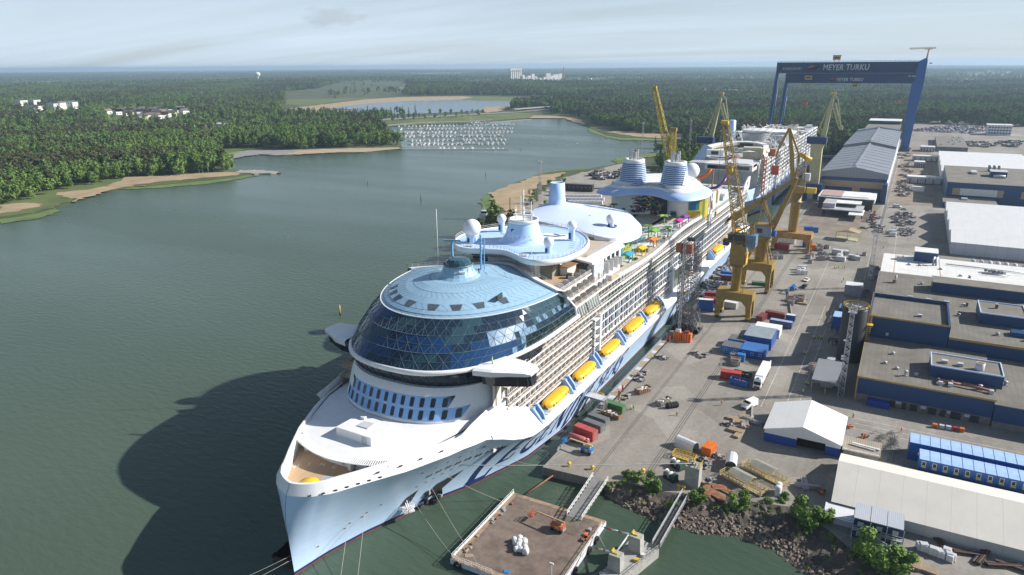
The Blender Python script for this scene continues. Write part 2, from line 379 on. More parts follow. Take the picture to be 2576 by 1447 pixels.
# causeway road behind the marina
patch('meadow', [(930,312),(1000,300),(1150,292),(1290,284),(1345,287),(1330,298),(1255,304),(1177,311),(1061,315),(984,320)], 1.3, GRASS)
patch('road', [(925,305),(1000,299),(1150,291),(1300,283),(1380,276),(1385,278),(1302,285),(1152,294),(1002,302),(930,309)], 2.0, ROAD)
patch('path', [(960,318),(1060,309.5),(1177,307),(1240,303),(1240,304.5),(1177,309),(1060,312),(965,321)], 1.8, ROAD)
patch('reeds', [(1331,299),(1420,299),(1447,309),(1475,318),(1460,303),(1420,293),(1340,292)], 1.3, REED, 'stuff')
patch('reeds', [(1478,330),(1525,347),(1563,353),(1667,355),(1700,360),(1690,345),(1600,342),(1530,330),(1490,316)], 0.45, RGRN, 'stuff')
patch('reeds', [(1525,334),(1600,346),(1668,350),(1720,352),(1715,339),(1640,336),(1560,331)], 1.25, REED, 'stuff')
patch('reeds', [(1536,405),(1575,395),(1650,383),(1660,392),(1600,402),(1560,412)], 0.5, RGRN, 'stuff')
# reed bed and scrub west of the ship
patch('reeds', [(1206,514),(1216,494),(1262,476),(1362,434),(1420,428),(1478,424),(1409,440),(1330,458),(1268,488),(1250,510),(1252,545),(1230,545),(1211,532)], 0.4, RGRN, 'stuff')
patch('reeds', [(1232,490),(1290,466),(1350,446),(1420,436),(1400,452),(1350,480),(1330,510),(1320,540),(1280,545),(1250,520)], 1.2, REED, 'stuff')
patch('storage_yard', [(1310,545),(1345,500),(1420,450),(1500,430),(1560,415),(1640,430),(1640,560),(1500,640),(1350,640)], 1.35, mat('gravel_yard', (0.30,0.27,0.23), 0.9, var=0.3, scale=0.2))
# ---------------------------------------------------------------- hills beyond the bay
def hill(x, y):
    r = math.hypot(x, y); k = min(1, max(0, (r-2300)/2500)); k = k*k*(3-2*k)
    a = 0.5+0.5*math.sin(x*0.00095+1.3)*math.cos(y*0.0008+0.4); b = 0.5+0.5*math.sin(x*0.0021-y*0.0017+2.0)
    base = 34*a*a + 14*b + min(20, r*0.0016)
    d = math.hypot((x+2250)/700, (y-2700)/420); base += 22*math.exp(-d*d)
    return k*base*.42
KNOLL = [(at(372,304,0),330,13),(at(125,280,0),260,12),(at(540,326,0),200,7)]
def knoll(x, y): return max([0]+[h*max(0,1-(math.hypot(x-c.x,y-c.y)/r)**2) for c, r, h in KNOLL])
hm_ = MB(); rows = []
for i in range(64):
    r = 2200*(11.2**(i/63)); rows.append([])
    for j in range(110):
        a = math.radians(-90+150*j/109); x, y = r*math.sin(a), r*math.cos(a)
        rows[-1].append((x, y, 0.7+hill(x, y)))
hm_.loft(rows, FLOOR, closed=False); struct(hm_.build('hills'))
for c, r, h in KNOLL: q = MB(); q.lathe([(r*k, .5+h*(1-k*k)) for k in (1,.8,.6,.4,.2,.001)], GRASS, 28, (c.x,c.y,0)); struct(q.build('hills'))

# ---------------------------------------------------------------- trees
def leafmat(name, c1, c2, hv=0.25):
    m = D.materials.new(name); m.use_nodes = True; nt = m.node_tree; b = nt.nodes['Principled BSDF']
    b.inputs['Roughness'].default_value = 0.8; b.inputs['Specular IOR Level'].default_value = 0.15
    oi = nt.nodes.new('ShaderNodeObjectInfo'); tc = nt.nodes.new('ShaderNodeTexCoord'); n = nt.nodes.new('ShaderNodeTexNoise')
    n.inputs['Scale'].default_value = 0.45; n.inputs['Detail'].default_value = 3; nt.links.new(tc.outputs['Object'], n.inputs['Vector'])
    mx = nt.nodes.new('ShaderNodeMix'); mx.data_type = 'RGBA'; mx.inputs[6].default_value = (*c1,1); mx.inputs[7].default_value = (*c2,1)
    ad = nt.nodes.new('ShaderNodeMath'); ad.operation = 'MULTIPLY_ADD'; ad.inputs[1].default_value = 0.65; nt.links.new(oi.outputs['Random'], ad.inputs[0])
    ml = nt.nodes.new('ShaderNodeMath'); ml.operation = 'MULTIPLY'; ml.inputs[1].default_value = 0.6; nt.links.new(n.outputs['Fac'], ml.inputs[0])
    nt.links.new(ml.outputs[0], ad.inputs[2]); nt.links.new(ad.outputs[0], mx.inputs[0])
    nt.links.new(mx.outputs[2], b.inputs['Base Color'])
    return m
LEAF = leafmat('birch_leaves', (0.075,0.135,0.032), (0.17,0.26,0.06))
PINE = leafmat('pine_needles', (0.055,0.068,0.028), (0.115,0.115,0.05))
SPRU = leafmat('spruce_needles', (0.035,0.065,0.026), (0.08,0.125,0.045))
LIME = leafmat('spring_leaves', (0.13,0.20,0.035), (0.22,0.31,0.06))
BARK = mat('grey_bark', (0.14,0.11,0.08), 0.9, var=0.3, scale=2)
BIRCH = mat('birch_bark', (0.55,0.52,0.47), 0.8, var=0.35, scale=3)
def leafy(mb, blobs, n, size, m, rng):
    for _ in range(n):
        c, r, sz = rng.choice(blobs)
        while True:
            d = Vector((rng.uniform(-1,1), rng.uniform(-1,1), rng.uniform(-1,1)))
            if 0.15 < d.length <= 1: break
        d = d * (0.55+0.45*rng.random())
        p = Vector(c) + Vector((d.x*r, d.y*r, d.z*r*sz))
        nrm = (d.normalized()*0.9 + Vector((rng.gauss(0,.5), rng.gauss(0,.5), rng.gauss(0.35,.5)))).normalized()
        a = nrm.orthogonal().normalized(); a.rotate(Matrix.Rotation(rng.random()*6.28, 3, nrm)); b = nrm.cross(a)
        s = size*(0.6+0.8*rng.random()); t = s*(0.5+0.5*rng.random())
        mb.add([p-a*s, p-b*t, p+a*s*0.9, p+b*t], [(0,1,2,3)], m)
def crown(kind, seed, n):
    rng = random.Random(seed); q = MB()
    if kind == 'birch':
        bl = [((rng.gauss(0,1.1), rng.gauss(0,1.1), rng.uniform(6,15)), rng.uniform(1.5,2.7), 1.2) for _ in range(13)] + [((0,0,16.5),1.4,1.4)]
        leafy(q, bl, n, 0.62, LEAF, rng)
    elif kind == 'broad':
        bl = [((rng.gauss(0,2.0), rng.gauss(0,2.0), rng.uniform(3.5,12)), rng.uniform(1.9,3.2), 0.9) for _ in range(16)]
        leafy(q, bl, n, 0.72, LEAF, rng)
    elif kind == 'pine':
        bl = [((rng.gauss(0,1.3), rng.gauss(0,1.3), rng.uniform(9,17)), rng.uniform(1.3,2.4), 0.7) for _ in range(12)]
        leafy(q, bl, n, 0.58, PINE, rng)
    elif kind == 'spruce':
        bl = []
        for i in range(13):
            z = 2+i*1.25; r = 3.1*(1-i/14.0)
            for k in range(3):
                a = rng.random()*6.28; bl.append(((r*.55*math.cos(a), r*.55*math.sin(a), z), max(0.5, r*.6), 0.55))
        leafy(q, bl, n, 0.5, SPRU, rng)
    elif kind == 'bush':
        bl = [((rng.gauss(0,1.0), rng.gauss(0,1.0), rng.uniform(0.7,3.0)), rng.uniform(0.8,1.5), 0.8) for _ in range(9)]
        leafy(q, bl, n, 0.21, LIME2, rng)
    return q.mesh(kind+'_crown')
def trunk(kind):
    q = MB(); m = BIRCH if kind == 'birch' else BARK
    h = {'birch':15,'broad':10,'pine':16.5,'spruce':17,'bush':2.2}[kind]; r = {'birch':.16,'broad':.26,'pine':.22,'spruce':.2,'bush':.07}[kind]
    q.tube([(0,0,-0.6),(0.1,0,h*.4),(0,0.1,h*.75),(0,0,h)], [r*1.3,r,r*.7,r*.2], m, 7)
    for k in range(5 if kind != 'bush' else 4):
        a = k*2.4; z = h*(0.35+0.11*k) if kind != 'bush' else 0.3
        L = 2.0 if kind != 'bush' else 1.4
        q.tube([(0,0,z),(L*math.cos(a), L*math.sin(a), z+L*.8)], [r*.45, r*.12], m, 5)
    return q.mesh(kind+'_trunk')
KINDS_ = ['birch','broad','pine','spruce']
CROWN = {k: [crown(k, 5+i, {'birch':620,'broad':640,'pine':560,'spruce':560}[k]) for i in range(2)] for k in KINDS_}
TRUNK = {k: trunk(k) for k in KINDS_}
TLAB = {'birch': ('birch_tree','slender birch with pale trunk on the wooded west shore','birch tree'),
        'broad': ('broadleaf_tree','rounded green broadleaf tree on the wooded west shore','tree'),
        'pine': ('pine_tree','brownish green pine with high crown on the wooded west shore','pine tree'),
        'spruce': ('spruce_tree','dark conical spruce on the wooded west shore','spruce tree')}
SRC = {}
def plant(kind, x, y, z, s, rz, label=None, group='trees of the wooded shore across the bay', cat=None, var=0):
    nm, lb, ct = TLAB[kind]
    t = thing(nm, label or lb, cat or ct, (x, y, z), rz, group); t.scale = (s, s, s)
    c = D.objects.new('crown', CROWN[kind][var]); COL.objects.link(c); c.parent = t
    k = D.objects.new('trunk', TRUNK[kind]); COL.objects.link(k); k.parent = t
    SRC.setdefault(kind, []).append(c)
    return t
LIME2 = leafmat('bank_leaves', (0.080,0.145,0.032), (0.155,0.245,0.055))
# tests: where trees stand
def inside(px, py, poly):
    c = False; n = len(poly); j = n-1
    for i in range(n):
        xi, yi = poly[i]; xj, yj = poly[j]
        if (yi > py) != (yj > py) and px < (xj-xi)*(py-yi)/(yj-yi)+xi: c = not c
        j = i
    return c
def inside_np(X, Y, poly):
    c = np.zeros(X.shape, bool); n = len(poly); j = n-1
    for i in range(n):
        xi, yi = poly[i]; xj, yj = poly[j]
        if yi != yj: c ^= ((yi > Y) != (yj > Y)) & (X < (xj-xi)*(Y-yi)/(yj-yi)+xi)
        j = i
    return c
CLEAR = [P(p) for p in [
    [(-200,600),(-200,525),(0,519),(95,502),(140,486),(215,470),(300,453),(430,445),(560,434),(640,428),(760,430),(760,470),(300,520),(0,620)],
    [(500,397),(555,377),(640,374),(745,379),(745,400),(570,412)],
    [(690,400),(720,380),(900,372),(985,370),(1050,360),(1050,400),(690,410)],
    [(700,300),(715,268),(718,235),(800,229),(865,216),(1012,215),(1042,222),(1010,243),(1190,241),(1560,247),(1560,259),(1345,262),(1290,270),(1280,283),(1220,288),(1020,294),(905,300)],
    [(960,330),(925,309),(1000,296),(1150,288),(1300,280),(1385,274),(1390,290),(1470,298),(1490,315),(1600,336),(1720,340),(1735,362),(1700,420),(1300,420),(980,360)],
] ] + [[(-152,250),(-152,900),(-66,930),(-66,1150),(-10,1150),(-10,1470),(120,1455),(500,1470),(500,0),(-152,0)], P([(1180,570),(1180,480),(1300,436),(1480,404),(1580,384),(1645,400),(1690,560),(1500,680)])]
FIELDS = [P(p) for p in [[(20,212),(140,208),(190,212),(60,217)],[(260,226),(350,222),(390,227),(300,231)],[(430,250),(520,244),(560,250),(470,256)],[(470,205),(600,200),(640,204),(520,209)],[(1120,216),(1230,212),(1270,217),(1170,222)],[(1560,222),(1690,217),(1740,222),(1620,228)],[(1000,190),(1150,187),(1200,190),(1060,194)],[(2330,214),(2440,209),(2520,214),(2400,220)],[(2360,262),(2450,256),(2500,262),(2400,268)],[(1820,206),(1930,203),(1940,207),(1850,210)],[(640,268),(690,262),(700,270),(655,275)],[(120,238),(220,233),(240,239),(150,244)]]]
CLEAR += FIELDS
for i, f in enumerate(FIELDS): q = MB(); q.sheet(f, max(hill(x, y) for x, y in f)+2.0, GRASS if i % 3 else RGRN); o = q.build('meadow'); struct(o)
SPARSE = [P(p) for p in [
    [(262,330),(270,294),(340,284),(480,280),(490,305),(470,330),(390,345),(290,342)],
    [(25,304),(36,270),(110,264),(212,266),(216,302),(100,308)],
    [(455,352),(465,318),(560,312),(615,318),(615,348),(540,354)], [(655,338),(670,318),(712,316),(715,335)],
    [(1750,236),(1900,226),(2000,236),(1990,246),(1780,246)], [(2050,238),(2200,228),(2215,243),(2080,248)], [(2430,190),(2540,186),(2540,194),(2440,198)], [(1270,212),(1300,204),(1530,204),(1540,214),(1420,218)]]]
rg = np.random.default_rng(4)
def scatter(r0, r1, per):
    az0, az1 = math.radians(-72), math.radians(14)
    area = 0.5*(az1-az0)*(r1*r1-r0*r0); n = int(area/per)
    r = np.sqrt(rg.uniform(r0*r0, r1*r1, n)); a = rg.uniform(az0, az1, n)
    X, Y = r*np.sin(a), r*np.cos(a)
    ok = inside_np(X, Y, land)
    for c in CLEAR: ok &= ~inside_np(X, Y, c)
    for c in SPARSE: ok &= ~(inside_np(X, Y, c) & (rg.random(n) < 0.86))
    X, Y = X[ok], Y[ok]
    return X, Y
def kindmap(X, Y):
    """patches of pine, spruce and broadleaf wood"""
    a = np.sin(X*0.011+1)*np.cos(Y*0.009)+0.7*np.sin(X*0.027-Y*0.021)+rg.normal(0,0.75,X.shape)
    b = np.sin(X*0.0061-2)*np.cos(Y*0.0073+1)+rg.normal(0,0.6,X.shape)
    k = np.where(a > 0.75, 2, np.where(a > 0.05, 1, np.where(b > 0.35, 3, 0)))
    shore = np.minimum.reduce([np.hypot(X-p[0], Y-p[1]) for p in Wp[:28]])
    k = np.where((shore < 55) & (rg.random(X.shape) < 0.75), np.where(rg.random(X.shape) < .55, 1, 0), k)
    return k
X, Y = scatter(250, 1500, 48.0); K = kindmap(X, Y); R = np.hypot(X, Y); o = np.argsort(R)
X, Y, K, R = X[o], Y[o], K[o], R[o]
NIND = 160; cnt = 0
for i in range(NIND):
    k = KINDS_[K[i]]
    plant(k, float(X[i]), float(Y[i]), 0.85, float(rg.uniform(0.85,1.3)), float(rg.uniform(0,6.28)), var=i % 2)
def forest(name, X, Y, Z, K, S, src):
    me = D.meshes.new(name); n = len(X)
    me.vertices.add(n); me.vertices.foreach_set('co', np.stack([X, Y, Z], 1).astype(np.float32).ravel())
    for nm, ty, arr in (('kind','INT',K.astype(np.int32)), ('sc','FLOAT',S.astype(np.float32)), ('rz','FLOAT',rg.uniform(0,6.28,n).astype(np.float32))):
        a = me.attributes.new(nm, ty, 'POINT'); a.data.foreach_set('value', arr)
    ob = D.objects.new(name, me); COL.objects.link(ob); ob['kind'] = 'stuff'
    ng = D.node_groups.new(name, 'GeometryNodeTree')
    ng.interface.new_socket('Geometry', in_out='INPUT', socket_type='NodeSocketGeometry'); ng.interface.new_socket('Geometry', in_out='OUTPUT', socket_type='NodeSocketGeometry')
    N = ng.nodes.new; L = ng.links.new
    gi, go = N('NodeGroupInput'), N('NodeGroupOutput'); ip = N('GeometryNodeInstanceOnPoints'); gt = N('GeometryNodeGeometryToInstance')
    for s in reversed(src):
        oi = N('GeometryNodeObjectInfo'); oi.inputs['Object'].default_value = s; L(oi.outputs['Geometry'], gt.inputs[0])
    def na(nm, ty):
        a = N('GeometryNodeInputNamedAttribute'); a.data_type = ty; a.inputs['Name'].default_value = nm; return a.outputs[0]
    cb = N('ShaderNodeCombineXYZ'); L(na('rz','FLOAT'), cb.inputs[2])
    L(gi.outputs[0], ip.inputs['Points']); L(gt.outputs[0], ip.inputs['Instance']); ip.inputs['Pick Instance'].default_value = True
    L(na('kind','INT'), ip.inputs['Instance Index']); L(cb.outputs[0], ip.inputs['Rotation']); L(na('sc','FLOAT'), ip.inputs['Scale']); L(ip.outputs[0], go.inputs[0])
    md = ob.modifiers.new('trees', 'NODES'); md.node_group = ng
    return ob
for k in KINDS_:
    for v in range(2):
        if not any(c.data == CROWN[k][v] for c in SRC.get(k, [])):
            plant(k, -300-10*v, 820, 0.85, 0.9, 0, var=v)
src = [next(c for c in SRC[k] if c.data == CROWN[k][v]) for k in KINDS_ for v in range(2)]
K2 = K*2 + rg.integers(0, 2, K.shape)
s0 = NIND
forest('forest', X[s0:], Y[s0:], np.full(len(X)-s0, 0.85), K2[s0:], rg.uniform(0.8, 1.3, len(X)-s0), src)
X, Y = scatter(1500, 4200, 120.0); K = kindmap(X, Y)*2 + rg.integers(0, 2, X.shape)
forest('distant_forest', X, Y, np.array([hill(a, b)+0.7 for a, b in zip(X, Y)]), K, rg.uniform(1.0, 1.5, len(X)), src)
X, Y = scatter(4200, 15000, 1500.0); K = kindmap(X, Y)*2 + rg.integers(0, 2, X.shape)
forest('far_woodland', X, Y, np.array([hill(a, b)-3 for a, b in zip(X, Y)]), K, rg.uniform(1.0, 1.5, len(X)), src)
# ---------------------------------------------------------------- the cruise ship: t to starboard, s aft from the stem, z up
SX, SY = -104.6, 89.3
SHIP = thing('cruise_ship', 'huge white and pale blue cruise ship with glass dome forward, moored at the quay', 'cruise ship', (SX, SY, 0))
def ip(x, tab):
    return float(np.interp(x, [a for a, b in tab], [b for a, b in tab]))
WLT = [(0,0.05),(9,1.4),(19.5,4.3),(27.4,7.3),(38,10.8),(47.6,15.5),(67,22.1),(85,24.25),(330,24.25),(350,22),(361,17)]
DKT = [(0,0.25),(0.5,1.7),(1.2,3.2),(2.6,5.3),(5.6,7.9),(11.9,11.7),(20.3,16.9),(30.2,21.4),(38,24.0),(46,25.2),(54,26.6),(62,28.2),(70,28.6),(330,28.6),(350,27),(361,23)]
ZTT = [(0,20),(36,20),(42,19.2),(48,16.6),(54,13.6),(60,12.2),(66,12.0),(400,12.0)]
def zt(s): return ip(s, ZTT)
def hb(s, z):
    a, b = ip(max(s,0), WLT), ip(s, DKT); e = ip(s, [(0,1.5),(40,1.5),(70,1.35)])
    k = min(1, max(0, z/zt(s)))
    return a + (b-a)*k**e
q = MB(); BOOT = mat('red_boot_paint', (0.25,0.05,0.035), 0.6, var=0.3, scale=0.5)
ss = [0,0.4,0.8,1.3,1.8,2.6,3.5,4.5,5.5,6.7,8,9.8,11.7,13.8,16,18,20.3,22.6,25,27.6,30.2,32,34,36,38,40,42,44,46,48,50,52,54,56,58,60,62,64,66,68,70,74,78,82,86,100,130,160,200,240,280,320,335,345,353,361]
for zs_, m in (([-1,0.0,0.28], BOOT), ([0.28,0.9], NAVY), ([0.9,2,4,6,8,10,12,14,16,18,20], LBLUE)):
    for sd in (1, -1):
        rows = []
        for s in ss:
            z1 = zt(s); row = []
            for z in zs_:
                zz = z if z <= 0.9 else 0.9+(z-0.9)*(z1-0.9)/(20-0.9)
                off = -0.35*(1-min(1, zz/13)) if s < 0.01 else 0
                row.append((sd*hb(s, zz) if s > 0.01 else sd*0.05, s+(0.6-0.7*min(1,zz/13)+1.0*max(0,(zz-13)/7)**2)*max(0,1-s/6), zz))
            rows.append(row if sd == 1 else row[::-1])
        q.loft(rows, m, closed=False)
# transom
q.add([(t, 361, z) for z in (-1, 12) for t in (-ip(361, WLT if z < 0 else DKT), ip(361, WLT if z < 0 else DKT))], [(0,1,3,2)], LBLUE)
q.build('hull', SHIP)
# white bulwark round the foredeck, leaning inboard
q = MB(); bs = [0,0.4,0.8,1.3,1.8,2.6,3.5,4.5,5.5,6.7,8,9.8,11.7,13.8,16,18,20.3,22.6,25,27.6,30.2,32,34,36,38,40,42,44,46,48,50]
for sd in (1, -1):
    def bw(dz, ins): 
        r = []
        for s in bs:
            t = ip(s, DKT); z = zt(s)
            r.append((sd*max(0.02 if s < .01 else 0, (t if s > 0.01 else 0.05)-ins*min(1, s/3)), s+0.9*max(0, 1-s/6)+ins*0.5*max(0, 1-s/12), 20.0*0+max(z, 19.95 if s < 38 else z)+dz))
        return r
    def top(s): return ip(s, [(0,2.2),(14,2.7),(36,2.9),(44,3.6),(50,5.4)])
    A = bw(0, 0); B = [(a[0]-sd*(1.5*min(1, s/7)), a[1]+1.3*max(0, 1-s/12), a[2]+top(s)) for a, s in zip(A, bs)]
    Cc = [(b[0]-sd*(0.55*min(1, s/2+0.1)), b[1]+0.55*max(0, 1-s/12), b[2]) for b, s in zip(B, bs)]
    Dd = [(c[0]-sd*0.2, c[1]+0.1, 19.2) for c in Cc]
    R_ = [A, B, Cc, Dd] if sd == -1 else [A[::-1], B[::-1], Cc[::-1], Dd[::-1]]
    q.loft(R_[:2], WHITE, closed=False); q.loft(R_[1:3], WHITE, closed=False, smooth=False); q.loft(R_[2:], WHITE, closed=False)
q.build('bulwark', SHIP)
# foredeck: teak, sun disc, lettering
q = MB()
fd = [(ip(s, DKT)-2.0, s) for s in (2.2,3.5,5.5,8,11.7,16,20.3,25)]
q.sheet([(0,3.0)]+fd+[(-t, s) for t, s in fd[::-1]], 19.2, TEAK)
q.build('foredeck', SHIP)
q = MB(); q.lathe([(0.01,0.05),(2.3,0.05),(2.3,0)], mat('yellow_deck_disc', (0.85,0.55,0.02), 0.5, var=0.03), 40, (-0.2,7.4,19.2)); q.build('deck_disc', SHIP)
q = MB(); q.sheet([(0.9,9.9),(4.4,8.1),(5.0,9.6),(3.8,11.9),(1.3,12.0)], 19.206, mat('blue_grey_deck_mark', (0.34,0.38,0.44), 0.7, var=0.1)); q.build('deck_mark', SHIP)
def text_mesh(body, size, ext=0.0, shear=0.0, spacing=1.0, offset=0.0):
    cu = D.curves.new('lettering', 'FONT'); cu.body = body; cu.size = size; cu.extrude = ext; cu.shear = shear; cu.space_character = spacing
    cu.align_x = 'CENTER'; cu.resolution_u = 2; cu.offset = offset
    ob = D.objects.new('lettering', cu); COL.objects.link(ob); dg = bpy.context.evaluated_depsgraph_get()
    me = D.meshes.new_from_object(ob.evaluated_get(dg)); D.objects.remove(ob); return me
def lettering(body, size, mtx, m, parent, name='lettering', ext=0.02, shear=0.0, spacing=1.0, offset=0.0):
    me = text_mesh(body, size, ext, shear, spacing, offset); me.transform(mtx); me.materials.clear(); me.materials.append(m)
    o = D.objects.new(name, me); COL.objects.link(o); o.parent = parent; return o
for i, ch in enumerate('WING ON'):
    if ch == ' ': continue
    a = math.radians(-62+i*21); R_ = 7.2
    M = Matrix.Translation((0.2+R_*math.sin(a)*1.15, 7.6+R_*math.cos(a)*0.95, 19.215)) @ Matrix.Rotation(-a*0.9, 4, 'Z')
    lettering(ch, 1.7, M, WHITE, SHIP, 'deck_lettering', 0.0)
# raised white foredeck behind the pergola, sloping up to the house front
FN = 2.6
def front(z, k):
    """superellipse plan of the house front at level k=(s0, b, centre, power)"""
    s0, b = k[:2]; sc, FN = k[2:] if len(k) > 2 else (72.0, 2.6); a = sc-s0; pts = []
    for i in range(41):
        th = PI*i/40; c, n = math.cos(th), math.sin(th)
        pts.append((b*math.copysign(abs(c)**(2/FN), c), sc-a*abs(n)**(2/FN), z))
    return pts
q = MB()
def arc(s0, z, half, k=0.020, n=31): return [(half*(1-2*i/(n-1)), s0+k*(half*(1-2*i/(n-1)))**2, z) for i in range(n)]
rows = [arc(16.0, 22.0, 14.6), arc(17.0, 22.05, 15.3), arc(22, 22.3, 18.0), arc(28, 22.9, 20.6), [(p[0]*0.985, p[1]-0.5, 23.3) for p in front(0, (33.2, 24.6))[4:35]]]
q.loft(rows, WHITE, closed=False)
for sd in (1, -1):   # the deck's side strips out to the bulwark
    q.loft([[(sd*(ip(s, DKT)-1.9), s, 22.0+0.05*(s-20)) for s in (18,22,27,32,38,44)], [(sd*min(ip(s, DKT)-2.5, 14+0.4*(s-16)), s, 22.02+0.05*(s-20)) for s in (18,22,27,32,38,44)]][::sd], WHITE, closed=False)
q.loft([arc(16.2, 19.2, 14.2), arc(16.2, 22.0, 14.4)][::-1], WHITE, closed=False)
q.build('raised_foredeck', SHIP)
q = MB()
for i in range(23):
    t = -11+i; 
    if i % 3 == 1 and t > -9: q.cb((t, 16.2+0.020*t*t-0.1, 20.5), (0.75,0.1,1.3), GLASS, math.atan(0.04*t))
q.build('foredeck_window', SHIP)
q = MB()
for i in range(58):
    t = -13.5+27*i/57; s = 16.0+0.020*t*t; r = math.atan(0.04*t)
    q.cb((t, s-1.2, 22.0), (0.2,2.5,0.28), WHITE, r)
q.tube([(p[0]*0.96, p[1]-2.4, 22.0) for p in arc(16.0, 0, 14.0)], 0.16, WHITE, 6)
for t in (-10.3, 4.5): q.cb((t, 15.6+0.02*t*t, 20.6), (0.9,1.3,2.7), WHITE)
q.build('pergola', SHIP)
q = MB(); q.prism([(-5.2,22.3),(5.6,22.0),(5.9,29.5),(-4.6,30.0)], 22.0, 24.5, WHITE); q.cb((0.6,26.2,24.6),(3.2,2.6,0.25),LGREY); q.cb((-2,28.5,24.8),(1.2,.8,.7),WHITE); q.cb((3.5,22.05,23.2),(1.6,.1,1.9),LGREY,0)
q.build('foredeck_house', SHIP)
# house front under the bridge
q = MB()
L0, L1, L2 = front(22.9, (33.0,24.9)), front(29.4, (36.0,24.5)), front(31.0, (37.6,24.4))
q.loft([L2[5:36], L1[5:36], L0[5:36]], WHITE, closed=False); q.sheet([(p[0], p[1]) for p in L2], 31.02, WHITE)
q.build('house_front', SHIP)
def on_front(z, t):
    """point and facing of the raked house front"""
    k = (z-22.9)/6.5; s0 = 33+3*k; b = 24.9-0.4*k; a = 72-s0
    f = lambda t: 72-a*max(0, 1-abs(t/b)**FN)**(1/FN)
    return Vector((t, f(t), z)), math.atan2(f(t+.1)-f(t-.1), .2)
WBLUE = mat('window_band_blue', (0.25,0.46,0.80), 0.5, var=0.05)
for zc, n, t0, t1, tl in ((28.0, 12, -12.6, 14.6, 2.3), (25.2, 14, -15.0, 17.4, 2.3)):
    q = MB(); up, dn = [], []
    for i in range(31):
        t = t0-tl*0.75+(t1-t0+tl*1.5)*i/30; e = 1.35
        p, r = on_front(zc+e, t); d = Vector((math.sin(r), -math.cos(r), 0))*0.03; up.append(p+d)
        p, r = on_front(zc-e, t if 0 < i < 30 else t+(2.4 if i == 0 else -2.4)); dn.append(p+Vector((math.sin(r), -math.cos(r), 0))*0.03)
    q.loft([up, dn], WBLUE, closed=False); bd = q.build('window_band', SHIP)
    for i in range(n):
        t = t0+(t1-t0)*i/(n-1); q = MB(); 
        P_ = []
        for dz in (1.05, 0.75, -0.75, -1.05):
            h = 0.52 if abs(dz) < 1 else 0.36
            for sg in (-1, 1):
                p, r = on_front(zc+dz, t+sg*h); P_.append(p+Vector((math.sin(r), -math.cos(r), 0.0))*0.08)
        q.add(P_, [(0,1,3,2),(2,3,5,4),(4,5,7,6)][::1], GLASS)
        q.build('window', bd)
# bridge
q = MB(); A, B = front(31.1, (38.6,24.3)), front(34.7, (36.3,25.3))
q.loft([B, A], GLASS, closed=False); q.loft([[(p[0]*1.002, p[1]-0.1, 33.1) for p in front(0,(37.5,24.9))], [(p[0]*1.002, p[1]-0.1, 33.3) for p in front(0,(37.4,24.9))]][::-1], DARK, closed=False)
for i in range(2, 39): q.bar(Vector(A[i])+Vector((0,-.06,0)), Vector(B[i])+Vector((0,-.06,0)), 0.14, DARK)
q.build('bridge_window', SHIP)
for sd in (1, -1):
    q = MB()
    sec = [((20,43.5),(20,54.5)),((24.6,44.6),(24.4,54.8)),((28,46.8),(28,54.9)),((31.8,48.6),(31.8,54.6)),((32.8,49.5),(32.8,53.8))]
    zt_ = [36.3,36.3,36.0,35.8,35.4]; zb_ = [34.6]*5
    q.loft([[(sd*a[0],a[1],zb_[i]),(sd*a[0],a[1]-.15,zt_[i]-.35),(sd*a[0],a[1]+.7,zt_[i]),(sd*b[0],b[1]-.5,zt_[i]),(sd*b[0],b[1],zb_[i])][::sd] for i, (a, b) in enumerate(sec)], WHITE, smooth=False, cap0=False, cap1=True)
    wg = q.build('bridge_wing', SHIP)
    q = MB(); q.loft([[(sd*t, s0, z) for t, s0 in ((21,46.0+d),(24.6,46.2+d),(31.7,49.6+d),(32.3,50.4+d),(32.3,53.4),(24.4,54.0))][::sd] for z, d in ((31.4,.5),(34.6,-.3))][::1], GLASS, closed=False, smooth=False)
    q.sheet([(sd*t, s) for t, s in ((21,46.5),(24.6,46.7),(31.7,50.1),(32.3,50.9),(32.3,53.4),(24.4,54.0))], 31.4, DARK)
    for t, s in ((24.6,46.45),(27.0,47.6),(29.4,48.7),(31.7,49.8),(32.3,52)): q.bar((sd*t,s+.35,31.4),(sd*t,s-.4,34.6),.16,DARK)
    q.build('wing_window', wg)
# white collar under the glass
q = MB()
def ext(pts, b, s1): return [(b, s1, pts[0][2])] + pts + [(-b, s1, pts[0][2])]
BT = (80.0, 2.5)
k1, k2, k3 = ext(front(34.6,(35.9,25.6)+BT), 25.8, 92), ext(front(35.2,(35.1,27.0)+BT), 27.0, 92), ext(front(36.1,(35.3,26.9)+BT), 26.9, 92)
k4 = ext(front(36.1,(36.0,26.3)+BT), 26.3, 92)
q.loft([k4, k3, k2, k1], WHITE, closed=False); q.build('dome_collar', SHIP)

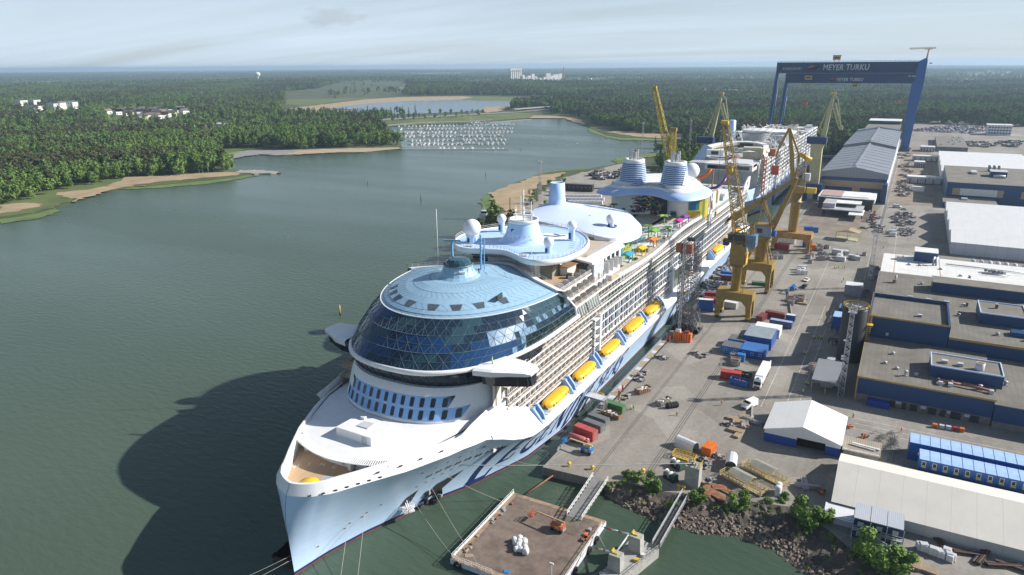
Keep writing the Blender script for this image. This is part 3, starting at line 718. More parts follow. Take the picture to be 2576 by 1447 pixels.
# ---- glass dome
GT = [mat('dome_glass_dark', (0.014,0.032,0.058), 0.05, var=0.0), mat('dome_glass_blue', (0.012,0.05,0.14), 0.05, var=0.0), mat('dome_glass_teal', (0.03,0.075,0.10), 0.06, var=0.0), mat('dome_glass_reflection', (0.16,0.27,0.40), 0.3, var=0.0), mat('dome_glass_green', (0.012,0.028,0.026), 0.05, var=0.0)]  # pale tint is sky reflection painted into the panel colour
MUL = mat('dome_mullion', (0.12,0.17,0.21), 0.4, var=0.0)
LV = [(36.0,35.9,26.3,91.0,80.0,2.5),(39.4,38.8,26.5,89.0,82.0,2.4),(42.6,42.3,26.0,85.5,84.0,2.28),(45.5,46.6,25.2,80.5,86.0,2.15)]
def ringL(l, n=76):
    z, s0, b, s1, sc, pw = l; f = [p for p in front(z, (s0, b, sc, pw)) if p[1] < s1-1]; e = b if s1 > sc else b*(1-((sc-s1)/(sc-s0))**pw)**(1/pw); full = [(e, s1, z)] + f + [(-e, s1, z)]
    P_ = [Vector(p) for p in full]; L = [0]
    for a, c in zip(P_, P_[1:]): L.append(L[-1]+(c-a).length)
    out = []; j = 0
    for i in range(n+1):
        d = L[-1]*i/n
        while j < len(L)-2 and L[j+1] < d: j += 1
        out.append(P_[j].lerp(P_[j+1], (d-L[j])/max(1e-6, L[j+1]-L[j])))
    return out
NP_ = 76; RL = [ringL(l) for l in LV]; rng = random.Random(3)
mids = [ringL([(a+b)/2+(0.0 if i < 3 else 0) for i, (a, b) in enumerate(zip(LV[k], LV[k+1]))]) for k in range(3)]
q = MB(); ml = MB()
allr = [RL[0], mids[0], RL[1], mids[1], RL[2], mids[2], RL[3]]
for k in range(6):
    for i in range(NP_):
        f = i/NP_
        a, b, c, d = allr[k][i], allr[k][i+1], allr[k+1][i+1], allr[k+1][i]
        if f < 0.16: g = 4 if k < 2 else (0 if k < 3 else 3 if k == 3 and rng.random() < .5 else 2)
        elif f < 0.30: g = 3 if (k in (2,3) and rng.random() < .8) or (k < 2 and .2 < f < .26 and rng.random() < .5) else (4 if k < 2 and f < .2 else 1 if k < 2 else 0)  # pale panels placed here as painted reflection patches
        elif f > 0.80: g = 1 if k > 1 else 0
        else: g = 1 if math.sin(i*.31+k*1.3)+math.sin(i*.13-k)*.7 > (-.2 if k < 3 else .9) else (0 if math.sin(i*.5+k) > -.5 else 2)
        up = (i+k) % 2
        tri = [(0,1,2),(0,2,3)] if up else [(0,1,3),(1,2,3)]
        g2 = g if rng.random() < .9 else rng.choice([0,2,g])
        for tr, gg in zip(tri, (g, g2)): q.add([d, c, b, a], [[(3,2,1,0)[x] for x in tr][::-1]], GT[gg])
        n = (c-a).cross(d-b).normalized()*-0.05
        o = Vector((a.x, a.y-68, 0)).normalized()*0.06
        e = (a, c) if up else (b, d)
        ml.bar(e[0]+o, e[1]+o, 0.055, MUL)
        if k % 2 == 0 and i % 2 == 0: ml.bar(a+o, d+o, 0.06, MUL)
        if k % 2 == 0 and k > 0: ml.bar(a+o, b+o, 0.12, MUL)
        else: ml.bar(a+o, b+o, 0.06, MUL)
gd = q.build('glass_dome', SHIP); ml.build('mullion', gd)
# dome ends: white edge frames
q = MB()
for sd in (0, -1): q.tube([r[sd] for r in RL], 0.4, WHITE, 6)
q.build('dome_edge', SHIP)
# ---- cyan cap of the dome
CAP = [mat('cap_panel_%s' % n, c, 0.38, var=0.04, scale=.3) for n, c in (('cyan', (0.30,0.47,0.61)), ('light_cyan', (0.315,0.485,0.625)), ('deep_cyan', (0.28,0.455,0.60)))]
SEAM = mat('cap_seam', (0.20,0.35,0.48), 0.5, var=0.0)
rim = [Vector(p) for p in RL[3]] + [Vector(p) for p in ((-20.6,82.4,46.0),(-15.6,85.0,46.3),(-11,88.2,46.6),(-6.5,92,46.8),(-2.5,95,46.9),(2.5,95,46.9),(6.5,92,46.8),(11,88.2,46.6),(15.6,85.0,46.3),(20.6,82.4,46.0))]
CC = Vector((0,68,50.9)); nr = len(rim); rings = []
for k, r in enumerate((0.335,0.45,0.56,0.67,0.78,0.88,0.95,1.0)):
    rings.append([Vector((p.x*r, 68+(p.y-68)*r, p.z+(50.9-p.z)*(1-r**2.1))) for p in rim])
q = MB(); sm = MB()
for k in range(7):
    for i in range(nr):
        a, b, c, d = rings[k][i], rings[k][(i+1)%nr], rings[k+1][(i+1)%nr], rings[k+1][i]
        mm_ = CAP[rng.choice([0,0,0,1,2])] if k < 6 else CAP[2]
        q.add([a,b,c,d], [(0,1,2),(0,2,3)] if (i+k) % 2 else [(0,1,3),(1,2,3)], mm_)
        if i % 2 == 0:
            sm.bar(a+Vector((0,0,.02)), (rings[k+1][(i+2)%nr] if k % 2 else rings[k+1][(i-2)%nr])+Vector((0,0,.02)), 0.035, SEAM)
        if k in (2,5): sm.bar(a+Vector((0,0,.02)), b+Vector((0,0,.02)), 0.05, SEAM)
        if k == 6: sm.bar(d+Vector((0,0,.06)), c+Vector((0,0,.06)), 0.24, WHITE); sm.bar(a+Vector((0,0,.04)), b+Vector((0,0,.04)), 0.09, MUL)
q.add([p for p in rings[0]], [list(range(nr))], CAP[0])
cp = q.build('dome_cap', SHIP); sm.build('cap_seams', cp)
for f in (0.21,0.29,0.37,0.455,0.54,0.62,0.69,0.755):
    i = f*NP_; i0 = int(i); p = rings[5][i0]; p2 = rings[4][i0]; t = (rings[5][i0+1]-rings[5][i0-1]).normalized(); n = (p2-p).cross(t).normalized()
    if n.z < 0: n = -n
    q = MB(); q.add([p+t*.9+n*.08, p-t*.9+n*.08, p2-t*1.6+n*.08, p2+t*1.6+n*.08], [(0,1,2,3),(3,2,1,0)], mat('roof_vent_grey', (0.17,0.21,0.25), 0.4, var=0)); q.build('roof_window', cp)
q = MB(); q.cb((16.5,63,48.4),(0.35,3.2,1.4),DARK,0.1); q.build('roof_fin', cp)
# lantern on the crown
q = MB(); C0 = (0,69,0)
q.lathe([(8.0,50.05),(8.0,50.35),(7.75,50.35),(7.75,50.0)], MUL, 48, C0)
q.lathe([(6.6,50.1),(5.2,51.0),(4.2,52.4),(3.7,53.8)], CAP[0], 20, C0, False)
q.lathe([(3.9,53.6),(3.5,54.6),(2.7,55.3),(0.01,55.4)], GT[2], 14, C0, False)
q.lathe([(4.05,53.5),(4.25,53.7),(4.0,53.9)], MUL, 20, C0)
for i in range(14):
    a = 2*PI*i/14; q.bar((3.95*math.cos(a),69+3.95*math.sin(a),53.6),(2.7*math.cos(a),69+2.7*math.sin(a),55.35),.1,MUL)
    b = a+PI/14; q.bar((4.9*math.cos(a),69+4.9*math.sin(a),50.65),(3.95*math.cos(b),69+3.95*math.sin(b),53.65),.08,SEAM)
q.cb((3.0,66.2,51.8),(1.6,.3,2.0),WHITE,.6,.5)
q.build('dome_lantern', SHIP)
q = MB()
BLM = mat('mast_blue', (0.16,0.36,0.60), 0.5, var=0.05)
q.bar((-6.5,76,46),(-6.5,76,58.2),.45,BLM); q.cb((-6.5,76,58.2),(5.2,.5,.35),BLM,.3); q.bar((2.5,77,46),(2.5,77,60.5),.4,BLM); q.bar((3.6,77,46),(3.6,77,59.5),.2,BLM)
for i in range(8): q.bar((2.5,77,52+i),(3.6,77,52+i),.12,BLM)
q.build('radar_mast', SHIP)
q = MB()
for t, s, h in ((-20,88,18),(11.5,91,9)): q.tube([(t,s,46),(t,s,46+h)], .09, WHITE, 5); q.cb((t,s,46.6),(.5,.5,1.4),WHITE)
q.build('whip_antenna', SHIP)
# aft rim of the cap: white walkway with rail
q = MB(); ar = [rim[i] for i in range(NP_, nr)]; ar = [RL[3][-1]]+ar+[RL[3][0]]
q.loft([[p+Vector((0,0,.9)) for p in ar], [CC+(p-CC)*1.08+Vector((0,0,1.0)) for p in ar], [CC+(p-CC)*1.12+Vector((0,0,-3.0)) for p in ar]], WHITE, closed=False)
q.loft([[p+Vector((0,0,-.5)) for p in ar], [p+Vector((0,0,.9)) for p in ar]], WHITE, closed=False)
q.rail([p+(p-CC)*.1+Vector((0,0,1.0)) for p in ar], 1.1, LGREY, 1.6, .04)
q.build('dome_walkway', SHIP)
# smooth the plan tables a little
# ---------------------------------------------------------------- superstructure side: balcony decks
DZ = 2.86; Z0 = 13.9
PALEG = mat('balcony_glass', (0.20,0.27,0.28), 0.1, var=0.0)
CABIN = stripes('cabin_wall', (0.70,0.64,0.55), (0.16,0.16,0.16), axis=1, period=2.9, width=0.22, rough=0.4)
GDIV = mat('balcony_divider', (0.50,0.51,0.52), 0.5, var=0.05)
FURN = mat('balcony_floor', (0.55,0.42,0.29), 0.8, var=0.2, scale=0.8)
def side_t(s, z):
    """outer line of the white side; it leans in at the front and follows the hull aft"""
    return min(24.3, ip(s, [(40,23.2),(46,24.0),(52,24.3),(345,24.3),(352,23.5)]))
S_AFT = 349
core = MB()
for sd in (1, -1):
    core.loft([[(sd*(side_t(s, 0)-1.25), s, z) for s in (48,60,110,200,300,S_AFT)] for z in (11.9, 35.0)][::-sd], CABIN, closed=False)
core.box(-22, 22, S_AFT-1, S_AFT, 12, 35, WHITE)
core.box(-24, 24, 352, 352.5, 11, 20, WHITE2)
core.loft([[(24.3,s,11.95) for s in (54,S_AFT)], [(-24.3,s,11.95) for s in (54,S_AFT)]], WHITE2, closed=False)
core.build('cabin_wall', SHIP)
# ledge under the lifeboats
q = MB()
for sd in (1, -1):
    st = [44,48,52,56,60,64,70,100,200,300,345]
    o = [(sd*(hb(s, zt(s))+0.12), s, max(12.0, zt(s))) for s in st]
    q.loft([[(p[0]*0.80, p[1], p[2]+1.0) for p in o], [(p[0]-sd*.3, p[1], p[2]+1.1) for p in o], [(p[0]+sd*0.05, p[1], p[2]+.55) for p in o], [(p[0], p[1], p[2]-.05) for p in o]][::sd], WHITE, closed=False)
q.build('lifeboat_ledge', SHIP)
for sd in (1, -1):   # swept white shoulder from the bulwark down to the ledge
    q = MB()
    st = [34,38,42,46,49,52,55,58,62,66]
    zo = [(34,22.9),(38,23.0),(42,22.8),(46,21.5),(50,18.9),(54,16.6),(58,14.8),(62,13.8),(66,13.1)]
    q.loft([[(sd*(side_t(s,0)-0.6), s, ip(s, [(34,24),(46,26),(60,20),(66,17)])) for s in st], [(sd*(ip(s, DKT)-ip(s,[(34,1.5),(46,1.3),(66,0.4)])), s, ip(s, zo)) for s in st], [(sd*(hb(s, zt(s))+.03), s, zt(s)+.02) for s in st]][::sd], WHITE, closed=False); q.build('shoulder', SHIP)

def balcony_deck(k, sd, s0, s1, full=True):
    z = Z0+DZ*k; q = MB(); st = [s for s in (s0, 46, 50, 54, 60, 80, 110, 160, 220, 280, 320, s1) if s0 <= s <= s1]
    T = lambda s: sd*side_t(s, z)
    q.loft([[(sd*18, s, z) for s in st], [(T(s), s, z) for s in st]][::-sd], FURN, closed=False, smooth=False)
    q.loft([[(T(s)+sd*.02, s, z+.12) for s in st], [(T(s)+sd*.02, s, z-.38) for s in st], [(sd*18, s, z-.38) for s in st]][::sd], WHITE, closed=False, smooth=False)
    dk = q.build('balcony_deck', SHIP)
    if not full: return dk
    r = MB(); n = int((s1-s0)/1.45)
    for i in range(n+1):
        s = s0+(s1-s0)*i/n; r.box(T(s)-.035, T(s)+.035, s-.035, s+.035, z+.1, z+(1.1 if i % 2 else 2.5), WHITE)
    r.loft([[(T(s)-sd*.05, s, z+1.12) for s in st], [(T(s)+sd*.05, s, z+1.12) for s in st], [(T(s)+sd*.05, s, z+1.0) for s in st]][::sd], WHITE, closed=False, smooth=False)
    r.build('balcony_rail', dk)
    d = MB(); m = int((s1-s0)/2.9); rr = random.Random(k)
    for i in range(m+1):
        s = s0+1.2+2.9*i
        if s > s1-.5: break
        d.box(*(sorted((T(s)-sd*.25, T(s)-sd*1.2))), s-.05, s+.05, z, z+2.0, GDIV)
        if rr.random() < .5: d.cb((T(s)-sd*.7, s+1.4, z+.35), (.5,.6,.6), RUST if rr.random() < .3 else GREY)
    d.build('balcony_divider', dk)['kind'] = 'stuff'
    return dk
for k in range(8):
    s1 = S_AFT
    balcony_deck(k, 1, 53.0 if k < 6 else (54 if k < 7 else 60), 114.0 if 2 <= k < 5 else s1)
    balcony_deck(k, -1, 44.0 if k < 6 else 60, s1, False)
# grid of inside-facing cabin windows, three decks high, with blue rails
GW = mat('cabin_window', (0.02,0.03,0.035), 0.08, var=0.0)
q = MB(); q.loft([[(24.0,s,z) for s in (114,300)] for z in (28.4,19.4)][::1], WHITE, closed=False)
for s in (114,300): q.box(21,24.3,s-.4,s+.4,19.4,28.4,WHITE)
gr = q.build('window_wall', SHIP)
q = MB()
for row in range(3):
    for i in range(100):
        s = 116+i*1.84
        if 192 < s < 196: continue
        z = 19.9+row*2.86
        q.add([(24.06,s,z+.1),(24.06,s+1.25,z+.1),(24.06,s+1.25,z+2.0),(24.06,s,z+2.0)], [(0,1,2,3)], GW)
q.build('window_grid', gr)
q = MB()
for z in (19.6,22.45,25.3,28.2): q.box(24.0,24.45,114,300,z-.16,z+.16,WHITE)
for z in (22.9,25.8): q.box(24.35,24.5,114,300,z-.1,z+.12,mat('blue_rail', (0.05,0.13,0.30), 0.5, var=0))
for i in range(64): q.box(24.05,24.4,115.4+i*2.9,115.55+i*2.9,19.6,28.2,WHITE)
q.build('window_frame', gr)
q = MB(); q.box(23.6,25.4,112.4,113.4,16.9,29.5,WHITE); q.box(23.6,25.0,108.6,109.2,16.9,28.5,LGREY)
for z in (19.6,22.4,25.3,28.2): q.box(23.6,25.2,108.6,113.4,z-.2,z+.2,WHITE)
q.tube([(24.9,113.2,16.5),(24.9,113.2,30)],.22,LGREY,6)
q.build('lift_shaft', SHIP)
# tall glazed recess with white piers amidships
q = MB(); q.box(24.1,24.5,196,224,13.9,22.4,mat('recess_glass', (0.03,0.06,0.045), 0.08, var=0.5, scale=0.5)); 
for s in (195,225): q.box(23,25.2,s-.9,s+.9,12.5,23.4,WHITE)
q.box(24,25,194,226,22.4,23.2,WHITE)
for i in range(14): q.box(24.45,24.6,196+2*i,196.12+2*i,13.9,22.4,GALV)
q.build('glazed_recess', SHIP)

# ---- terraced upper decks aft of the dome
TIER = [(24.2,33.9),(23.9,36.7),(22.9,39.6),(21.6,42.6)]
q = MB()
for sd in (1, -1):
    for (t, z), nt_ in zip(TIER, (23.9,22.9,21.6,21.6)):
        a0 = 84 if z > 36 else 90
        e = 122 if z > 38 else 134
        q.loft([[(sd*16, s, z) for s in (a0,e)], [(sd*t, s, z) for s in (a0,e)]][::-sd], FURN if z < 42 else TEAK, closed=False)
        q.loft([[(sd*(t+.03), s, z+.15) for s in (a0,e)], [(sd*(t+.03), s, z-.45) for s in (a0,e)], [(sd*14, s, z-.45) for s in (a0,e)]][::sd], WHITE, closed=False, smooth=False)
    q.loft([[(sd*20.4, s, z) for s in (86,122)] for z in (43.0, 33)][::sd], CABIN, closed=False)
q.box(-20.4,20.4,121,122,33,42.9,WHITE)
q.sheet([(-21.6,92),(-8,99),(8,99),(21.6,88),(21.6,124),(-21.6,124)], 42.62, TEAK)
q.build('terrace_deck', SHIP)
q = MB()
for (t, z) in TIER[1:]:
    for i in range(10):
        s = 88+i*4.2; 
        if s > 122 and z > 38: break
        q.prism([(t-2.6,s),(t-.3,s),(t-.3,s+.14),(t-2.6,s+.14)], z, z+1.9, GDIV); q.cb((t-1.5,s+1.5,z+.35),(.7,.7,.7),WHITE2)
    q.rail([(t-.1,88,z+.15),(t-.1,122,z+.15)], 1.05, LGREY, 1.5, .04)
q.build('terrace_divider', SHIP)
q = MB(); q.rail([(21.3,90,42.65),(21.3,123,42.65)], 1.1, LGREY, 1.3, .05, 3); q.build('terrace_rail', SHIP)
# pale green panelled glass strip below the terraces
q = MB()
q.loft([[(24.9,s,33.4) for s in (92,112)], [(23.9,s,36.2) for s in (92,112)]], mat('pale_green_panel', (0.42,0.52,0.40), 0.3, var=0.1), closed=False)
for i in range(12): q.cb((24.45,92.5+i*1.75,34.8),(1.15,.14,2.9),WHITE,0,0,-.34)
q.loft([[(24.97,s,33.5) for s in (92,97)], [(24.05,s,36.1) for s in (92,97)]], GLASS, closed=False); q.loft([[(24.97,s,33.5) for s in (101,103)], [(24.05,s,36.1) for s in (101,103)]], GLASS, closed=False)
q.build('glass_strip', SHIP)
# white deckhouse with flat tan roof
q = MB(); q.box(4,20.5,122,142,36.5,45.3,WHITE); q.prism([(3,120),(21.8,113),(22.6,140),(20,144),(3,144)],45.3,45.9,WHITE); q.sheet([(3.6,121.5),(17.3,118.3),(17.8,142.6),(3.6,142.6)],45.93,mat('tan_roof', (0.52,0.42,0.33), 0.8, var=0.06))
q.box(20.4,22.2,113.5,122,36.5,45.3,LGREY)
for i in range(4):
    s = 124+i*4.2; q.prism([(20.5,s),(23.2,s),(23.2,s+.2),(20.5,s+.2)],39.6,43.5-.3*i,WHITE); q.box(20.4,20.6,s+.8,s+3.4,39.8,44,GLASS)
q.rail([(17.5,118.6,45.95),(18.0,142.8,45.95),(4,142.8,45.95)],1.1,LGREY,1.6,.05,3)
q.build('deckhouse', SHIP)
# brown pavilion and glass kiosks on the terrace
q = MB(); q.box(8.2,13.2,101,106,42.65,46.3,mat('kiosk_glass', (0.25,0.30,0.27), 0.1, var=0.2)); q.box(7.8,13.6,100.6,106.4,46.3,46.7,mat('brown_timber', (0.27,0.15,0.08), 0.7, var=0.2))
for t in (8,13.4):
    for s in (100.8,106.2): q.box(t-.2,t+.2,s-.2,s+.2,42.6,46.4,MATS['brown_timber'])
q.cb((15.4,108.5,45.6),(3.4,6.5,.3),MATS['brown_timber'],-.1); q.cb((15.2,109,44),(2.6,5.5,2.6),WHITE2,-.1)
q.cb((17.6,104.5,43.4),(1.5,2.0,1.5),DARK,.2); q.cb((18.5,113.5,43.6),(2.4,2.4,1.9),DARK,.3); q.cb((19.2,115,43.7),(1.4,1.4,2),LGREY,.3)
q.cb((-14,100,44),(9,3,2.6),MATS['brown_timber'],-.2); q.cb((-10.5,104,45),(12,2,2),DARK)
q.build('terrace_pavilion', SHIP)
# ---- radar platform: blob plan, light blue deck
blob = [(-18.5,94.5),(-14.5,90.5),(-9.5,89.8),(-4,92),(1,92.6),(6,90.2),(11.5,86.8),(17,87.6),(21,93),(22.2,101),(21.3,110),(18.5,118),(13,125.5),(6.5,130),(-1,131.3),(-8.5,129),(-14.5,124),(-19.5,117),(-22,109),(-21.6,101)]
def smooth_ring(P0, n=4):
    out = []; m = len(P0)
    for i in range(m):
        a, b, c, d = (Vector(P0[(i+j-1)%m]) for j in range(4))
        for k in range(n):
            t = k/n; out.append(0.5*((2*b)+(c-a)*t+(2*a-5*b+4*c-d)*t*t+(3*b-a-3*c+d)*t**3))
    return out
def blob_slab(q, ring, z, th, mt, ms, cx, cy, inset=.75, under=.55, drop=3.0, lip=.5):
    R0 = [(p.x, p.y) for p in ring]
    sc = lambda k, dz: [(cx+(x-cx)*k, cy+(y-cy)*k, z+dz) for x, y in R0]
    q.loft([sc(under, -th-drop), sc(.86, -th-.5), sc(1.0, -th), sc(1.0, 0), sc(.985, lip), sc(.97, lip), sc(.965, 0.02)], ms)
    q.sheet([(p[0], p[1]) for p in sc(.967, 0)], z+.02, mt)
    return sc
br = smooth_ring([Vector((x, y, 0)) for x, y in blob])
q = MB(); sc = blob_slab(q, br, 52.0, 1.3, DBLUE, WHITE, 0, 109, drop=3.2, under=.5, lip=.35); q.prism([(-9,100),(9,98),(11,118),(-9,119)], 42.6, 48, WHITE)
pf = q.build('radar_platform', SHIP)
q = MB(); q.rail([Vector(p) for p in sc(.975, .4)]+[Vector(sc(.975,.4)[0])], 1.0, WHITE, 1.6, .04); q.build('platform_rail', pf)
q = MB()
for t, s, w in ((-11.5,93.5,2.4),(9,91,2.0)): q.cb((t,s,52.2),(w,2.4,.2),LGREY,.2)
for i in range(5): q.cb((17.5-.9*i,106+2.6*i,52.06),(1.6,.4,.04),MATS['window_band_blue'],.6)
q.cb((6.5,117,52.1),(9,7.5,.1),WHITE,.15); q.cb((5,116.5,52.2),(4.4,.9,.06),NAVY,.2); q.cb((8,118,52.2),(3.8,.8,.06),NAVY,.9); q.cb((6.2,119.3,52.2),(2.6,.8,.06),NAVY,-.4)
q.build('platform_hatch', pf)
q = MB(); q.lathe([(8.2,52.0),(6.8,52.8),(5.7,54.5),(5.0,57.2),(4.6,58.2)], DBLUE, 28, (0,107.5,0)); q.lathe([(4.6,58.2),(4.9,58.5),(4.9,59.3),(4.4,59.3),(4.3,58.7),(.01,58.7)], WHITE, 28, (0,107.5,0))
q.cb((-1,102.6,55.8),(1.5,.4,1.7),DARK); q.rail([(7.3*math.cos(a),107.5+7.3*math.sin(a),54.3) for a in np.linspace(3.3,6.1,14)],1.0,WHITE,1.2,.04)
q.bar((0,107.5,58.7),(0,107.5,68.5),.3,WHITE); q.cb((0,107.5,62),(5,.25,.25),WHITE); q.cb((0,107.5,64.5),(4,.25,.25),WHITE,.5); q.cb((0,107.5,60.4),(6.5,.9,.5),WHITE,.2)
for x, y, h in ((2,109,6),(-2,109.5,7.5),(1.4,105.5,4.6),(-1.7,105.6,5),(3.3,107,3.5),(-3.2,108,3.8)): q.bar((x,y,58.7),(x,y,58.7+h),.16,WHITE); q.cb((x,y,58.7+h*.7),(1.1,.16,.16),WHITE,x)
q.build('radar_tower', pf)
BALLW = mat('radome_white', (0.82,0.82,0.81), 0.35, var=0.0)
def radome(t, s, z, r, h, par):
    q = MB(); q.lathe([(r*.62,0),(r*.62,h)], DBLUE, 20, (t,s,z)); q.lathe([(r*.62,h),(r*.75,h+.25),(r*.6,h+.4)], WHITE, 20, (t,s,z)); q.cb((t-.3,s-r*.62,z+h*.45),(.8,.12,h*.6),DARK)
    o = q.build('radome_pedestal', par); q = MB(); q.ball((t,s,z+h+r*.85), r, BALLW, 24); q.build('radome', o)
radome(-13.4,97.8,52.05,2.9,2.2,pf); radome(-12.9,116,52.05,1.6,3.0,pf); radome(13.6,115,52.05,1.6,3.4,pf); radome(14.0,97.2,52.05,1.6,2.0,pf)

# ---- big drop-shaped canopy with its air tower
tear = [(-16.3,147,50),(-10,145.5,49.5),(-4.7,145,49),(1,144,48.5),(6.6,143,48),(13.5,142.5,47.2),(18.5,145,46.7),(21,150.5,46.4),(21.3,160,46.4),(18.5,169,46.7),(14,176.5,47),(9.5,183,47.5),(4,188,48),(-7,184,49.8),(-17.3,177,51),(-22.5,168,51),(-22,156,50.6)]
tr = smooth_ring([Vector(p) for p in tear]); cx, cy = 0, 162; nT = len(tr)
def tp(p, k, dz=0.0):
    x, y = cx+(p.x-cx)*k, cy+(p.y-cy)*k; z = 48.6+(p.z-48.6)*k+1.7*(1-k**2.2)+1.6*math.exp(-((x+17)**2+(y-168)**2)/70)
    return (x, y, z+dz)
q = MB(); rr = [[tp(p, k) for p in tr] for k in (0.02,.2,.4,.6,.78,.9,.97,1.0)]
q.loft(rr[::-1], mat('canopy_lilac_white', (0.62,0.71,0.88), 0.5, var=0.03, scale=.1))
q.loft([rr[-1], [(p[0],p[1],p[2]-1.0) for p in rr[-1]], [(cx+(p[0]-cx)*.82, cy+(p[1]-cy)*.82, p[2]-2.2) for p in rr[-1]], [(cx+(p[0]-cx)*.3, cy+(p[1]-cy)*.3, 46) for p in rr[-1]]][::-1], WHITE)
cn = q.build('drop_canopy', SHIP)
q = MB(); i0, i1 = 18, 40; q.loft([[tp(tr[i], k, dz) for i in range(i0,i1)] for k, dz in ((.90,.06),(.97,.05),(1.01,-.1),(1.012,-1.6))][::-1], WHITE, closed=False); q.build('canopy_edge', cn)
q = MB(); q.loft([[tp(tr[i], k, dz) for i in range(32,37)] for k, dz in ((.96,.2),(1.03,-3.2))], mat('teal_glass', (0.02,0.28,0.34), 0.15, var=0.1), closed=False); q.build('canopy_glass', cn)
q = MB(); q.lathe([(6.0,51.2),(4.6,52.2),(3.6,52.9),(3.3,55),(3.0,60.8),(2.6,61),(2.4,60.4),(.01,60.4)], DBLUE, 28, (-17,168.5,0)); q.build('air_tower', cn)
radome(11.5,155,48.3,1.8,1.5,cn)
q = MB(); q.lathe([(2.3,48.4),(2.3,48.8),(2.0,48.8)], DARK, 20, (11.5,155,0)); q.build('radome_ring', cn)
STRP = stripes('teal_striped_wall', (0.03,0.24,0.32), (0.30,0.36,0.08), axis=0, period=2.2, width=0.4, var=0.3)
q = MB(); q.loft([[(cx+(p.x-cx)*.84, cy+(p.y-cy)*.84, z) for p in tr] for z in (45.5, 36.0)], STRP); q.build('striped_wall', cn)

# ---- sun deck with pools, planters, cabanas and sculpted palms
POOL = mat('pool_blue_floor', (0.30,0.52,0.62), 0.3, var=0.25, scale=0.2, col2=(0.55,0.66,0.62))
q = MB(); edge = [(s, 24.3+1.2*math.sin((s-134)/19.0)-1.2) for s in range(134, 262, 4)]
for sd in (1, -1):
    q.loft([[(sd*6, s, 36.0) for s, t in edge], [(sd*t, s, 36.0) for s, t in edge]][::-sd], mat('sun_deck', (0.52,0.46,0.36), 0.8, var=0.25, scale=0.25), closed=False)
    q.loft([[(sd*(t-.5), s, 36.75) for s, t in edge], [(sd*(t+.1), s, 36.75) for s, t in edge], [(sd*(t+.1), s, 35.2) for s, t in edge], [(sd*(t-2), s, 35.0) for s, t in edge]][::sd], WHITE, closed=False)
    q.loft([[(sd*24.0, s, z) for s in (122,262)] for z in (33.2, 29.5)][::sd], MATS['recess_glass'], closed=False)
    q.loft([[(sd*21.5, s, z) for s in (122,262)] for z in (36, 33.0)][::sd], DARK, closed=False)
    q.loft([[(sd*24.35, s, 34.0) for s, t in edge], [(sd*24.35, s, 33.2) for s, t in edge]][::sd], WHITE, closed=False)
q.box(-8,8,134,262,33,36.0,MATS['sun_deck'])
sdk = q.build('sun_deck', SHIP)
q = MB()
for s, t in edge[:-1]: 
    for j in range(3): q.box(t-.3,t-.15,s+1.33*j,s+1.33*j+.12,36.7,38.0,WHITE); q.box(23.4,23.6,s+1.33*j,s+1.33*j+.16,33.2,35.3,WHITE)
q.build('sun_deck_rail', sdk)
q = MB()
for x, y, a, b in ((13,152,5,7),(15,186,6,9),(8,204,6,6),(18,208,4,6),(17,222,5,6),(-14,200,6,12)):
    q.sheet([(x+a*math.cos(u)*(1+.15*math.sin(3*u)), y+b*math.sin(u)) for u in np.linspace(0,2*PI,20)[:-1]], 36.05, POOL)
q.build('splash_pool', sdk)
q = MB()
for x, y, w, l, m in ((10,176,3,1.2,'brown_timber'),(16,163,1.2,3.5,'brown_timber'),(12,200,3.5,1,'brown_timber'),(20,171,2.5,1.2,'brown_timber'),(5,212,6,2,'brown_timber')):
    q.cb((x,y,36.5),(w,l,1.0),MATS[m]); q.cb((x,y,37.1),(w*.9,l*.8,.5),mat('planting_green', (0.09,0.16,0.04), .9, var=.4, scale=2))
rr_ = random.Random(8)
for i in range(90):
    s = rr_.uniform(150,232); t = rr_.uniform(8,21); q.cb((t,s,36.25),(.6,1.7,.4),rr_.choice([WHITE2,GREY,WHITE,MATS['brown_timber'],GALV]),rr_.uniform(-.4,.4))
q.build('sun_lounger_row', sdk)
q = MB()   # raised curved walkways
for base, z in ((0,38.6),(22,39.4),(44,38.4)):
    pts = [(8+base*.0, 158+base), (13,160+base), (17.5,164+base), (20.5,170+base), (21.5,178+base)]
    q.loft([[(x-.9,y+.6,z+.4*i) for i, (x, y) in enumerate(pts)], [(x+.9,y-.6,z+.4*i) for i, (x, y) in enumerate(pts)]], WHITE, closed=False); q.loft([[(x+.9,y-.6,z+.4*i+.05) for i, (x, y) in enumerate(pts)], [(x+.9,y-.6,z+.4*i-.6) for i, (x, y) in enumerate(pts)]], WHITE, closed=False)
    q.rail([(x+.8,y-.6,z+.4*i) for i, (x, y) in enumerate(pts)],1.1,LGREY,1.4,.04)
    for i, (x, y) in enumerate(pts[1:]): q.bar((x,y,36),(x,y,z+.4*i),.25,WHITE)
q.build('raised_walkway', sdk)
def cabana(t, s, z, m, nm):
    q = MB(); w, l, h = 2.2, 3.6, 2.7
    for a in (-w, w):
        for b in (-l/2, l/2): q.bar((t+a*.6,s+b*1.0,z),(t+a*.6,s+b*1.0,z+h),.28,m)
    q.prism([(t-w*.8,s-l*.7),(t+w*.8,s-l*.7),(t+w*.8,s+l*.7),(t-w*.8,s+l*.7)],z+h,z+h+.15,m)
    v = [(t-w*.85,s-l*.72,z+h+.1),(t+w*.85,s-l*.72,z+h+.1),(t+w*.85,s+l*.72,z+h+.1),(t-w*.85,s+l*.72,z+h+.1),(t,s-l*.72,z+h+.9),(t,s+l*.72,z+h+.9)]
    q.add(v,[(0,1,4),(1,2,5,4),(2,3,5),(3,0,4,5)],m); q.cb((t,s,z+.3),(w,l*.8,.5),WHITE2)
    q.cb((t+w*.62,s,z+1),(.1,l,.12),m)
    q.build('cabana', sdk)
